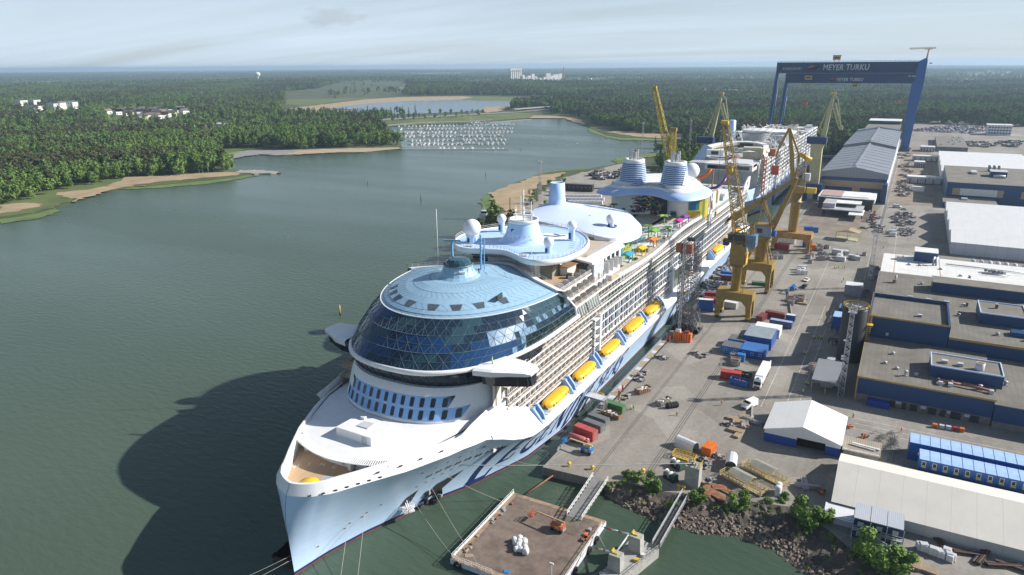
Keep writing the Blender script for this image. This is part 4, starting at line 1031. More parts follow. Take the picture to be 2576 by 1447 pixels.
for t, s, z, c, nm in ((20.8,148.6,37.6,(0.03,0.32,0.47),'teal'),(21.8,160,37.4,(0.72,0.47,0.01),'yellow'),(21.5,174.5,37.6,(0.72,0.19,0.01),'orange'),(20.5,178.5,40.2,(0.14,0.42,0.03),'green'),(20.5,213.5,37.6,(0.55,0.03,0.28),'magenta'),(20.8,222.5,37.8,(0.22,0.04,0.32),'purple')):
    cabana(t, s, z, mat('cabana_'+nm, c, 0.5, var=.05), nm)
PALM = mat('palm_lime_green', (0.30,0.45,0.10), 0.6, var=0.1)
def palm(t, s, z, h):
    q = MB(); q.tube([(t,s,z),(t+.15,s,z+h*.6),(t,s,z+h)],[.32,.22,.3],PALM,8)
    for i in range(6):
        a = i*PI/3+.3; L = 2.5
        q.loft([[(t+.2*math.cos(a+1.57*d),s+.2*math.sin(a+1.57*d),z+h) for d in (-1,1)], [(t+L*.5*math.cos(a)+.75*math.cos(a+1.57*d),s+L*.5*math.sin(a)+.75*math.sin(a+1.57*d),z+h+.8) for d in (-1,1)], [(t+L*math.cos(a)+.5*math.cos(a+1.57*d),s+L*math.sin(a)+.5*math.sin(a+1.57*d),z+h+.75) for d in (-1,1)], [(t+(L+.7)*math.cos(a),s+(L+.7)*math.sin(a),z+h+.5) for d in (-1,1)]],PALM,closed=False)
    q.build('palm_sculpture', sdk)
for t, s, h in ((14.5,191,5.2),(22.3,192.5,5.2),(14.3,213,5.5),(16.5,155.5,4.5),(-20,226,4.5),(-17,233,4.5)): palm(t, s, 36, h)
# ---- funnel block: wavy canopy, round white walls, painted splash, twin funnels
wave = [(-27,238),(-25,230),(-19,225.5),(-12,226),(-6,231.5),(0,233.5),(6,231),(12,225.5),(18,224.5),(23,229),(26,238),(26,249),(23,260),(17,270),(10,277),(0,280),(-10,278),(-18,271),(-24,260),(-27,249)]
wr = smooth_ring([Vector((x, y, 0)) for x, y in wave]); q = MB()
cyy = 252
f = lambda k, z: [(p.x*k, cyy+(p.y-cyy)*k, z) for p in wr]
q.loft([f(.6,45.8), f(.88,46.2), f(1.0,46.6), f(1.0,47.0), f(.86,48.6), f(.80,49.6)], mat('wave_canopy_blue', (0.42,0.56,0.84), 0.5, var=.03))
q.loft([f(.80,49.6), f(.78,50.6), f(.70,50.7)], WHITE); q.sheet([(p[0],p[1]) for p in f(.705,0)], 50.68, mat('funnel_deck_grey', (0.56,0.57,0.58), .6, var=.06))
q.sheet([(p[0],p[1]) for p in f(.62,0)][::-1], 45.8, WHITE2)
q.loft([f(.70,50.68), f(.70,52.0), f(.66,52.0)], WHITE); q.sheet([(p[0],p[1]) for p in f(.665,0)], 51.95, WHITE)
for i in range(5): q.box(-3.6+1.8*i,-3.4+1.8*i,230,238,51.9,52.1,GREY)
wv = q.build('funnel_canopy', SHIP)
q = MB()
for a in range(14):
    for s_, t_ in ((228.5+.1*a,15-1.2*a*.6),(229,-13-.9*a*.6)):
        if a < 8: q.cb((t_,s_,48.6),(.5,.8,.06),WHITE)
q.rail([Vector(p) for p in f(.76,50.7)],1.0,LGREY,1.8,.05)
q.build('canopy_rail', wv)
q = MB()
for c, r in ((-11.5,13.0),(13.5,10.5)): q.lathe([(r,33.5),(r,46.6)], WHITE, 40, (c,251.5,0))
q.box(-6,6,243,262,33.5,46.4,DARK); q.box(-16,16,255,274,33.5,46,WHITE2)
wl = q.build('round_wall', wv)
q = MB(); rp = random.Random(12); PC = [mat('mural_'+n, c, .6, var=0.1) for n, c in (('navy',(.02,.05,.22)),('teal',(.02,.22,.25)),('orange',(.55,.2,.02)),('red',(.35,.03,.04)),('green',(.12,.25,.03)),('yellow',(.55,.4,.03)),('purple',(.12,.03,.17)),('blue',(.03,.15,.42)))]
for i in range(150):
    a0 = rp.gauss(0,.5); z = rp.uniform(36.5,45.8); L = rp.uniform(.8,4.0)*(1.0 if a0 < .3 else .6)
    th = -PI/2+.62+a0*.42; R_ = 13.05+rp.random()*.1
    p = lambda th, z: (-11.5+R_*math.cos(th), 251.5+R_*math.sin(th), z)
    dz = rp.uniform(-.8,.8)*L*.4; w_ = rp.uniform(.2,.6)
    q.add([p(th,z-w_), p(th,z+w_), p(th-L/13,z+dz)], [(0,1,2),(2,1,0)], rp.choice(PC))
q.build('splash_mural', wl); q = MB()
for i in range(60):
    t = rp.uniform(-3.5,4.2); z = rp.uniform(35,46); q.cb((t,242.8,z),(rp.uniform(.4,2),.3,rp.uniform(.4,1.6)),rp.choice(PC+[DARK,GLASS,PC[0]]),rp.uniform(-.3,.3),0,rp.uniform(-.6,.6))
q.build('splash_mural', wl)
q = MB()
for i, m in enumerate((PC[1],PC[7],PC[1],PC[5],PC[4],PC[5],YSAFE)):
    a = -PI/2+.35+.17*i; R_ = 10.6
    q.loft([[(13.5+R_*math.cos(a+d),251.5+R_*math.sin(a+d),z) for d in (0,.17)] for z in (46.2,34.5)],m,closed=False)
q.prism([(17,240.5),(22.5,243.5),(22,245),(17,242)],34.5,39.5,YSAFE); q.cb((10.3,240.9,37.3),(2.6,.5,2.2),DARK); q.cb((10.3,240.4,38.6),(3,.9,.3),PC[7]); q.cb((10.8,240.6,36.6),(2,.3,.9),PC[4])
q.build('striped_mural', wl)
FBL = mat('funnel_louvre_blue', (0.07,0.17,0.38), .45, var=.05); FDK = mat('funnel_core', (0.04,0.08,0.16), .6, var=.2)
for c in (-10.2, 10.2):
    q = MB(); q.lathe([(6.2,50.6),(4.7,61.2)], FDK, 32, (c,240,0)); q.lathe([(5.1,61.0),(5.2,61.2),(5.2,62.4),(4.8,62.7),(3.9,62.7),(3.7,62.0),(.01,62.0)], WHITE, 36, (c,240,0))
    fn = q.build('funnel', wv); q = MB()
    for i in range(12):
        z = 51.2+i*.86; r = 6.9-1.75*i/12; q.lathe([(r-.35,z),(r,z+.12),(r,z+.42),(r-.35,z+.5)], mat('louvre_light_blue', (.50,.62,.82), .4, var=.03) if i % 1 == 0 else WHITE, 36, (c,240,0))
        q.lathe([(r-.38,z-.02),(r-.3,z-.32)], FBL, 36, (c,240,0))
    for k in range(5):
        a = -PI/2+(k-2)*.55; q.bar((c+6.6*math.cos(a),240+6.6*math.sin(a),51.2),(c+5.0*math.cos(a),240+5.0*math.sin(a),61),.28,FBL)
    q.build('funnel_louvre', fn); q = MB(); ST = mat('exhaust_steel', (.62,.62,.62), .25, .6, var=.1)
    for k in range(7):
        a = k*.9; r = 0 if k == 0 else 1.75; x, y = c+r*math.cos(a), 240+r*math.sin(a); h = 66.3+.9*((k*5)%3)/2
        q.tube([(x,y,62),(x,y,h)],.72,ST,10,cap=False); q.lathe([(.72,h),(.6,h),(.55,h-.5),(.01,h-.5)],DARK,10,(x,y,0))
    q.build('exhaust_pipe', fn)
q = MB(); q.loft([[(10.2+(6.75-1.6*i/6+.12)*math.cos(a),240+(6.75-1.6*i/6+.12)*math.sin(a),52.5+1.2*i) for a in np.linspace(-.75+.09*i,-.05+.05*i+ (.25 if i in (1,2) else 0),7)] for i in range(6)][::-1], WHITE, closed=False); q.build('funnel_badge', wv)
q = MB(); q.lathe([(1.6,44),(1.6,48)],WHITE,20,(2,300,0)); q.ball((2,300,50),4.4,BALLW,28); q.build('radome', SHIP)
# after decks
q = MB(); q.box(-24,24,262,349,33,35.5,WHITE2); q.box(-20,18,268,300,35.5,40,WHITE2); q.sheet([(-22,300),(20,300),(20,345),(-22,345)],35.55,MATS['pool_blue_floor']); q.box(18,19,276,292,35.5,42,mat('cream_paint', (.72,.66,.48), .6, var=.05)); q.box(16,20,289,292,35.5,42,MATS['cream_paint'])
for i in range(14): q.box(-18+2.7*i,-16.6+2.7*i,267.7,268,36.5,39,GLASS)
rr_ = random.Random(21)
for i in range(150): q.cb((rr_.uniform(-22,22),rr_.uniform(302,345),35.9),(rr_.uniform(.5,2.5),rr_.uniform(.5,2.5),rr_.uniform(.4,1.6)),rr_.choice([WHITE2,WHITE2,GREY,LGREY,MATS['brown_timber'],FURN]),rr_.random())
q.box(10,22,296,312,38.5,39.4,WHITE); q.box(11,21,297,311,35.5,38.5,MATS['pool_blue_floor'])
q.rail([(23.8,264,35.5),(23.8,348,35.5)],1.1,LGREY,1.6,.05,3)
q.build('after_deck', SHIP)
q = MB()   # white tapering fin with dark mark at the quarter
q.prism([(24.0,318),(24.6,318),(24.6,348),(24.0,348)],35.5,36.6,WHITE); q.add([(24.7,322,36),(24.7,347,36),(24.7,349,42),(24.7,343,42.2),(24.7,332,38.2),(24.2,322,36),(24.2,347,36),(24.2,349,42),(24.2,343,42.2),(24.2,332,38.2)],[(0,1,2,3,4),(9,8,7,6,5),(0,4,9,5),(4,3,8,9),(3,2,7,8)],WHITE)
q.cb((24.75,340,38.6),(.08,1.4,2.6),DARK,0,.5); q.cb((24.75,342.5,39.4),(.08,1,1.8),DARK,0,-.6)
q.build('quarter_fin', SHIP)
q = MB()   # tall crossed white and navy emblem at the ship's side
for a, b in (((24.9,251,33.5),(24.9,255.5,46.5)),((24.9,255.5,33.5),(24.9,251,46.5))): q.tube([a,b],.55,WHITE,4,False)
q.prism([(24.4,252.2),(25.3,252.2),(25.3,254.3),(24.4,254.3)],30.5,38.5,WHITE); q.cb((25.35,253.2,34),(.08,1.2,5),NAVY); q.cb((25.4,253.3,41),(.3,1.2,4.6),NAVY,0,.3); q.add([(25.36,251.8,31.6),(25.36,254.8,31.6),(25.36,253.3,29.4)],[(0,1,2)],NAVY)
q.build('side_emblem', SHIP)
# water slides and green-roofed drum behind the funnels
q = MB(); q.lathe([(6.5,36),(6.5,45)],mat('terracotta_wall', (.42,.27,.18), .7, var=.2),20,(-14,292,0)); q.lathe([(7.2,45),(5,46.6),(.01,47.2)],mat('green_roof', (.20,.34,.09), .7, var=.1),24,(-14,292,0)); q.build('round_bar', SHIP)
q = MB(); q.tube([(-4,304,44),(0,306,45.5),(4,309,44.5),(8,311,46.5),(10,312,50)],1.0,ORANGE,10); q.tube([(8,300,38),(11,303,40),(15,304,41),(18,307,43.5),(19,311,47)],.9,mat('slide_purple', (.10,.02,.13), .4, var=.1),10)
q.tube([(-18,282,48),(-21,280,46),(-20,276,44),(-16,276,42.5)],1.6,mat('slide_blue', (.03,.27,.55), .4, var=.1),12); q.bar((4,309,35),(4,309,45),.7,MATS['brown_timber']); q.bar((11,312,35),(11,312,50),.7,MATS['brown_timber'])
q.build('water_slide', SHIP)
# ---- hull marks: ports, mooring decks, side recesses, name
q = MB()
def hull_patch(q, s0, z0, s1, z1, m, off=.07, sk=0.0):
    P_ = []
    for s, z in ((s0,z0),(s1,z0),(s1+sk,z1),(s0+sk,z1)): P_.append((hb(s, z)+off, s, z))
    q.add(P_, [(0,1,2,3)], m)
def hull_poly(q, pts, m, off=.06): q.add([(hb(s, z)+off, s, z) for s, z in pts], [list(range(len(pts)))], m)
for i in range(8):
    s = 30.5+i*2.75; z = 12.4-.02*i
    for d in (0,1.0):
        q = MB(); hull_poly(q,[(s+d+.34*math.cos(u),z+.62*math.sin(u)) for u in np.linspace(0,2*PI,11)[:-1]],GLASS); hull_poly(q,[(s+d+.48*math.cos(u),z+.8*math.sin(u)) for u in np.linspace(0,2*PI,13)[:-1]],WHITE,.03); q.build('porthole', SHIP)
for i in range(6): q = MB(); hull_poly(q,[(27+i*3.4+.28*math.cos(u),15.6+.3*math.sin(u)) for u in np.linspace(0,2*PI,9)[:-1]],GLASS); q.build('porthole', SHIP)
for s, z in ((12.5,5.2),(13.4,6.3),(16.5,6.4),(17.3,7.3),(20.5,8.0),(6.0,3.9),(29,9.2),(31.5,9.4),(33.5,9.6),(36,9.8),(38.5,10),(41,10.2)):
    q = MB(); hull_patch(q,s,z,s+.8,z+.55,WHITE,.05); hull_patch(q,s+.12,z+.1,s+.68,z+.45,DARK,.09); q.build('mooring_port', SHIP)
for s in (15,19.5,24,29): q = MB(); q.cb((ip(s, DKT)-.63,s,21.4),(.16,.9,.8),DARK,-.5,0,.55); q.build('bulwark_opening', SHIP)
for i in range(7): q = MB(); s = 2.5+i*2.1; q.cb((ip(s, DKT)-.16,s,20.45),(.2,.8,.25),DARK,-.8); q.build('bulwark_opening', SHIP)
q = MB(); hull_poly(q,[(27.0,3.6),(30.2,3.4),(30.8,7.6),(28.2,6.4)],DARK,.09); q.build('hull_recess', SHIP)
q = MB(); p = Vector((hb(28.5,4)+1.2,28.3,3.0)); q.cb(p,(2.6,2.8,.3),WHITE2,-.6); q.rail([p+Vector(v) for v in ((-1.3,-1.4,.1),(1.3,-1.4,.1),(1.3,1.4,.1),(-1.3,1.4,.1))],1.1,WHITE,.8,.06); q.bar(p,p+Vector((-1.6,.6,2.6)),.18,WHITE); q.bar(p+Vector((.6,0,0)),p+Vector((-.6,.3,2.8)),.18,WHITE); q.build('boarding_platform', SHIP)
q = MB(); hull_poly(q,[(33.2,1.6),(38.4,2.4),(43.5,7.8),(37.0,6.2)],DARK,.10)
rr_ = random.Random(5)
for i in range(14): s = rr_.uniform(34,39); q.cb((hb(s,3)+.5,s,rr_.uniform(.8,4.5)),(.9,1.1,1.0),rr_.choice([DARK,GREY,RUBBER]),rr_.random())
q.build('bow_door', SHIP)
# ship's name in tall slanted serif capitals
def stroke(q, a, b, w0, w1, M_):
    """tapered stroke of a letter between two points of the em box, laid on the hull"""
    n = max(2, int(math.hypot(b[0]-a[0], b[1]-a[1])*6)); up = []; dn = []
    dx, dy = b[0]-a[0], b[1]-a[1]; L = math.hypot(dx, dy); nx, ny = -dy/L, dx/L
    for i in range(n+1):
        k = i/n; w_ = (w0+(w1-w0)*k)/2; x, y = a[0]+dx*k, a[1]+dy*k
        up.append(M_(x+nx*w_, y+ny*w_)); dn.append(M_(x-nx*w_, y-ny*w_))
    q.loft([up, dn], NAVY, closed=False)
def arcst(q, cx, cy, rx, ry, a0, a1, w0, w1, M_, n=9):
    P_ = [(cx+rx*math.cos(math.radians(a0+(a1-a0)*i/n)), cy+ry*math.sin(math.radians(a0+(a1-a0)*i/n))) for i in range(n+1)]
    for i in range(n): stroke(q, P_[i], P_[i+1], w0+(w1-w0)*i/n, w0+(w1-w0)*(i+1)/n, M_)
def glyph(q, ch, M_):
    T, t = .23, .085
    S = lambda *a: stroke(q, *a, M_)
    if ch == 'L': S((.2,0),(.2,1),T,T); S((.08,1),(.34,1),t,t); S((.05,.02),(.72,.02),t,.08); S((.7,.0),(.78,.22),t,t)
    if ch == 'E': S((.2,0),(.2,1),T,T); S((.05,.98),(.68,.98),t,t); S((.05,.02),(.7,.02),t,t); S((.2,.52),(.55,.52),t,t); S((.66,.98),(.68,.78),t,t); S((.68,.02),(.74,.24),t,t)
    if ch == 'G': arcst(q,.5,.5,.42,.5,50,330,t,T,M_); S((.78,.0),(.78,.42),.13,.13); S((.6,.42),(.95,.42),t,t); S((.76,.92),(.8,.7),t,t)
    if ch == 'N': S((.16,0),(.16,1),t,t); S((.16,1),(.82,0),T,T); S((.82,0),(.82,1),t,t); S((.02,0.02),(.3,0.02),t,t); S((.7,.98),(.96,.98),t,t); S((.02,.98),(.2,.98),t,t)
    if ch == 'D': S((.2,0),(.2,1),T,T); arcst(q,.3,.5,.55,.48,90,-90,t,t,M_); arcst(q,.34,.5,.5,.44,50,-50,T,T,M_,6); S((.05,.98),(.35,.98),t,t); S((.05,.02),(.35,.02),t,t)
    if ch == 'O': arcst(q,.5,.5,.4,.48,90,450,t,t,M_,14); arcst(q,.5,.5,.38,.46,120,240,T,T,M_,6); arcst(q,.5,.5,.38,.46,-60,60,T,T,M_,6)
    if ch == 'F': S((.2,0),(.2,1),T,T); S((.05,.98),(.68,.98),t,t); S((.05,.02),(.36,.02),t,t); S((.2,.52),(.55,.52),t,t); S((.66,.98),(.68,.76),t,t)
    if ch == 'T': S((.45,0),(.45,1),T,T); S((.05,.98),(.85,.98),t,t); S((.3,.02),(.6,.02),t,t); S((.06,.98),(.04,.76),t,t); S((.84,.98),(.88,.76),t,t)
    if ch == 'H': S((.2,0),(.2,1),T,T); S((.78,0),(.78,1),T,T); S((.2,.52),(.78,.52),t,t); [S((x-.14,y),(x+.14,y),t,t) for x in (.2,.78) for y in (.02,.98)]
    if ch == 'S': arcst(q,.45,.74,.28,.24,40,250,t,T,M_); arcst(q,.45,.26,.3,.26,75,-150,T,t,M_); S((.66,.92),(.7,.72),t,t); S((.16,.28),(.14,.06),t,t)
    if ch == 'A': S((.1,0),(.5,1),t,t); S((.5,1),(.88,0),T,T); S((.26,.36),(.72,.36),t,t); S((0,.02),(.24,.02),t,t); S((.72,.02),(1,.02),t,t)
def word(q, txt, s0, pitch, z0, h, w, shear):
    for i, ch in enumerate(txt):
        hh = h if not isinstance(h, list) else h[i]; zz = z0 if not isinstance(z0, list) else z0[i]; ww = w if not isinstance(w, list) else w[i]
        s_ = s0+pitch*i if not isinstance(pitch, list) else s0+sum(pitch[:i])
        def M_(x, y, s_=s_, hh=hh, zz=zz, ww=ww):
            z = zz+hh*y; s = s_+ww*x+shear*hh*y
            return (hb(s, z)+.09, s, z)
        glyph(q, ch, M_)
q = MB()
word(q, 'LEGEND', 45.5, [8.6,7.4,7.8,7.2,8.0], [1.2,4.2,3.8,3.6,3.4,1.6], [10.6,7.3,7.4,7.4,7.4,9.6], [9.5,7.0,7.2,6.6,7.2,9.0], 0.34); q.build('name_lettering', SHIP)
q = MB(); word(q, 'THE', 94.3, 3.9, 4.2, 6.0, 3.9, .25); q.build('name_lettering', SHIP)
q = MB(); word(q, 'OF', 103.6, 2.6, 10.4, 1.2, 2.0, .2); q.build('name_lettering', SHIP)
q = MB(); word(q, 'SEAS', 108.0, [6.6,6.0,6.4,6.6], [1.8,3.0,3.0,1.8], [9.2,7.4,7.4,9.2], [6.6,6.2,6.8,6.6], .3)
q.build('name_lettering', SHIP)
# ---- davits: pairs of pale blue frames between the boats
DAV = mat('davit_blue', (0.25,0.40,0.66), .5, var=.05)
BOAT_S = [77.0,97.6,119.2,142.4,164.0,268,290,312]
for s in [66.6,87.3,108.4,130.6,153.2,174,257.5,279,301,322]:
    q = MB()
    for d in (-1.3, 1.3):
        q.loft([[(24.4,s+d-.35,z) for z in (17.2,12.9)]+[(26.4,s+d-.35,12.9),(28.3,s+d*.6-.35,12.95),(27.2,s+d-.35,15.2),(25.4,s+d-.35,17.4)], [(24.4,s+d+.35,z) for z in (17.2,12.9)]+[(26.4,s+d+.35,12.9),(28.3,s+d*.6+.35,12.95),(27.2,s+d+.35,15.2),(25.4,s+d+.35,17.4)]], DAV, cap0=True, cap1=True, smooth=False)
    q.cb((24.8,s,15.6),(.5,3.2,2.6),DAV); q.cb((27.6,s,13.3),(.8,1.4,.6),WHITE); q.build('davit', SHIP)
# aft lower white deck gap and mooring gear near the first davit
q = MB()
for i in range(9): q.cb((25.4+.25*(i%3),55.5+i*.75,14.0+.3*(i%2)),(.7,.4,.9),WHITE)
q.rail([(27.3,57,13.2),(28.0,63,13.1)],1.1,WHITE,.9,.05); q.build('mooring_gear', SHIP)
# ---------------------------------------------------------------- lifeboats hang from the davits: things of their own
def lifeboat():
    t = thing('lifeboat', 'x', 'lifeboat', (0,0,0), 0, 'lifeboats along the ship side')
    L = 6.9; sec = []
    for i in range(19):
        u = -1+2*i/18; k = max(.02, (1-abs(u)**6))**.5
        sec.append((u*L, k))
    q = MB(); ring = lambda prof: [[(x*k*(1 if abs(z) > .0 else 1), y, z0+z*(.6+.4*k if z < 0 else .72+.28*k)) for x, z in prof] for (y, k), z0 in [((yy, kk), 2.1) for yy, kk in sec]]
    q.loft(ring([(0.05,-2.0),(1.3,-1.75),(2.2,-.7),(2.35,.2),(2.42,.75),(2.3,.8),(0,.8),(-2.3,.8),(-2.42,.75),(-2.35,.2),(-2.2,-.7),(-1.3,-1.75),(-.05,-2.0)]), WHITE, cap0=True, cap1=True)
    q.build('boat_hull', t)
    q = MB(); q.loft(ring([(2.3,.8),(2.15,1.7),(1.75,2.25),(1.2,2.5),(0,2.6),(-1.2,2.5),(-1.75,2.25),(-2.15,1.7),(-2.3,.8)]), YEL, closed=False)
    q.build('boat_canopy', t)
    q = MB()
    for y in (-4.8,-3.2,3.0,4.6): q.cb((2.16,y,3.35),(.2,.45,.7),mat('boat_window_dark', (.03,.03,.03), .2, var=0),0,0,-.25)
    for x in (-.9,0,.9): q.cb((x,-7.35,3.05),(.7,.5,.6),MATS['boat_window_dark'],0,.5)
    q.build('boat_window', t)
    return t
lb0 = lifeboat(); POSL = ['nearest the bow, first beside the platform crane','second from the bow','third from the bow','fourth from the bow','fifth from bow, just forward of scaffold tower']
for i, s in enumerate(BOAT_S):
    o = lb0 if i == 0 else dup(lb0, (0,0,0))
    o.location = (SX+26.4, SY+s, 12.9); o.scale = (.96,1.14,.95) if i > 2 else (.86,1,.86)
    o['label'] = 'yellow topped white lifeboat in davits, '+(POSL[i] if i < 5 else ['first','second','third','fourth','fifth','sixth','seventh'][i-5]+' one aft of scaffold tower')
# ---------------------------------------------------------------- the yard
def crop(ox, oy, sc): return lambda x, y, z=2.5: at((ox+x/sc)*.79506, (oy+y/sc)*.79506, z)
r3, r5, r6, r7 = crop(1700,1020,4.2567), crop(1700,1200,2.334), crop(2400,1200,2.3337), crop(2400,750,2.894)
rr, rs, r11, rq = crop(2300,950,4.824), crop(1900,760,4.2567), crop(2800,180,2.893), crop(2250,880,6.577)
r12 = crop(2550,620,2.92)
GZ = 2.5
def asphalt(name, c1, c2, patch_=0.35):
    m = D.materials.new(name); m.use_nodes = True; nt = m.node_tree; b = nt.nodes['Principled BSDF']; b.inputs['Roughness'].default_value = .9
    tc = nt.nodes.new('ShaderNodeTexCoord')
    def nz(s, d, st=(1,1,1)):
        mp = nt.nodes.new('ShaderNodeMapping'); mp.inputs['Scale'].default_value = st; n = nt.nodes.new('ShaderNodeTexNoise')
        n.inputs['Scale'].default_value = s; n.inputs['Detail'].default_value = d; n.inputs['Roughness'].default_value = .7
        nt.links.new(tc.outputs['Object'], mp.inputs[0]); nt.links.new(mp.outputs[0], n.inputs['Vector']); return n.outputs['Fac']
    a, c, e = nz(.035, 6), nz(.9, 5), nz(.12, 4, (1,.12,1))
    v = nt.nodes.new('ShaderNodeTexVoronoi'); v.inputs['Scale'].default_value = .06; v.inputs['Randomness'].default_value = .8; nt.links.new(tc.outputs['Object'], v.inputs['Vector'])
    def mx(f, c1, c2, lo=.35, hi=.65):
        mr = nt.nodes.new('ShaderNodeMapRange'); mr.inputs[1].default_value = lo; mr.inputs[2].default_value = hi; nt.links.new(f, mr.inputs[0])
        m_ = nt.nodes.new('ShaderNodeMix'); m_.data_type = 'RGBA'; nt.links.new(mr.outputs[0], m_.inputs[0])
        for i, c_ in ((6,c1),(7,c2)):
            if isinstance(c_, tuple): m_.inputs[i].default_value = (*c_,1)
            else: nt.links.new(c_, m_.inputs[i])
        return m_.outputs[2]
    base = mx(a, c1, c2); base2 = mx(e, base, tuple(x*.82 for x in c1), .45, .8)
    sp = nt.nodes.new('ShaderNodeMix'); sp.data_type = 'RGBA'; sp.blend_type = 'MULTIPLY'; sp.inputs[0].default_value = .7
    nt.links.new(base2, sp.inputs[6]); nt.links.new(mx(c, (.72,.72,.72), (1.15,1.13,1.1), .3, .7), sp.inputs[7])
    s2 = nt.nodes.new('ShaderNodeMix'); s2.data_type = 'RGBA'; s2.blend_type = 'MULTIPLY'; s2.inputs[0].default_value = .5
    nt.links.new(sp.outputs[2], s2.inputs[6]); nt.links.new(mx(v.outputs['Color'], (.7,.68,.66), (1.1,1.1,1.1), .2, .8), s2.inputs[7])
    nt.links.new(s2.outputs[2], b.inputs['Base Color']); return m
ASPH = asphalt('worn_asphalt', (.255,.235,.205), (.33,.31,.275))
DIRT = mat('brown_yard_dirt', (.22,.18,.14), .95, var=.3, scale=.15)
yard = [(-74.6,151.0),(-57,152.3),(-54.2,154.2),(-43,155),(-33,158),(-25,160.6),(-13,163.5),(-4,158),(4,150),(12,143),(40,128),(140,90),(500,90),(500,1900),(-20,1900),(-60,1100),(-60,905),(-74.6,905)]
q = MB(); q.prism(yard, -3, GZ, mat('quay_concrete', (.22,.20,.17), .9, var=.35, scale=.35, stretch=(1,1,.4), bump=.3), ASPH); struct(q.build('quay'))
q = MB(); q.prism([(-150,905),(-60,905),(-60,915),(-150,915)], -3, GZ, CONC); struct(q.build('dock_head'))
RAILM = mat('crane_rail_strip', (.10,.095,.09), .7, var=.3, scale=.4)
q = MB()
for x in (-61.6,-61.0,-49.2,-48.5,-47.8): q.sheet([(x-.12,153.2 if x < -55 else 156.5),(x+.12,153.2 if x < -55 else 156.5),(x+.12,880),(x-.12,880)], GZ+.004, RAILM)
for x, w_ in ((-9.6,.25),(-8.8,.25)): q.sheet([(x-w_,520),(x+w_,520),(x+w_,1150),(x-w_,1150)], GZ+.004, RAILM)
struct(q.build('crane_rail'))
LINE = mat('worn_line_paint', (.50,.49,.46), .8, var=.4, scale=1.5)
q = MB()
for x, y0, y1 in ((-29.6,215,420),(-22.8,205,330),(-19.4,215,330),(-10.6,330,620),(1,440,640)): q.sheet([(x-.09,y0),(x+.09,y0),(x+.09,y1),(x-.09,y1)], GZ+.004, LINE)
for i in range(9): y = 232+i*1.3; q.sheet([(-22.6,y),(-22.4,y),(-19.6,y+2.2),(-19.8,y+2.2)], GZ+.006, LINE); q.sheet([(-22.6,y+45),(-22.4,y+45),(-19.6,y+47.2),(-19.8,y+47.2)], GZ+.006, LINE)
for y in (213.5,217,220.5): q.sheet([(-3,y),(60,y-1),(60,y-.8),(-3,y+.2)], GZ+.004, LINE)
struct(q.build('road_marking'))
q = MB(); q.sheet([(-58,470),(-20,480),(-12,600),(-58,605)], GZ+.01, DIRT); q.sheet([(-8,600),(26,620),(24,1050),(-6,1080)], GZ+.01, DIRT); struct(q.build('dirt_ground'))
# rubble bank down to the water
top = [(-57.5,152.3),(-54.2,154.2),(-43,155),(-33,158),(-25,160.6),(-13,163.5),(-4,158),(4,150),(12,143),(40,128)]
bot = [(-56,150.6),(-51,148.5),(-41,145.8),(-31,146.8),(-22,149.8),(-13.5,149.0),(-8.5,145.5),(-5,142.5),(3,136),(32,119)]
SOIL = mat('dark_soil_bank', (.085,.070,.055), .95, var=.5, scale=.4, bump=.5); STONE = mat('grey_boulder', (.18,.145,.115), .9, var=.5, scale=.5)
rk = random.Random(9); rows = []
for k in range(7):
    row = []
    for i in range(len(top)-1):
        for j in range(8):
            u = i+j/8; a = Vector((*top[i],0)).lerp(Vector((*top[i+1],0)), j/8); b = Vector((*bot[i],0)).lerp(Vector((*bot[i+1],0)), j/8)
            f = k/6; p = a.lerp(b, f*1.12); row.append((p.x+rk.gauss(0,.25)*(k > 0), p.y+rk.gauss(0,.25)*(k > 0), GZ+.01-f*2.75+(rk.gauss(0,.22) if 0 < k < 6 else 0)))
    rows.append(row)
q = MB(); q.loft(rows, SOIL, closed=False, smooth=False); o = q.build('earth_bank'); struct(o)
q = MB()
for _ in range(1700):
    i = rk.randrange(len(top)-1); j = rk.random(); f = min(1.1, max(.05, rk.betavariate(3.6,1.2)*1.1))
    if i > 5 and f < .75: continue
    a = Vector((*top[i],0)).lerp(Vector((*top[i+1],0)), j); b = Vector((*bot[i],0)).lerp(Vector((*bot[i+1],0)), j); p = a.lerp(b, f)
    s = rk.choice([.16,.2,.25,.3,.4,.55]); R_ = Matrix.Rotation(rk.random()*6, 3, Vector((rk.random(),rk.random(),rk.random())).normalized())
    vs = [Vector((p.x,p.y,GZ-f*2.6+.1))+R_@Vector((x*s*rk.uniform(.5,1),y*s*rk.uniform(.5,1),z*s*rk.uniform(.4,.9))) for x in (-1,1) for y in (-1,1) for z in (-1,1)]
    q.add(vs, [(0,1,3,2),(4,6,7,5),(0,4,5,1),(2,3,7,6),(0,2,6,4),(1,5,7,3)], STONE)
o = q.build('rubble'); o['kind'] = 'stuff'
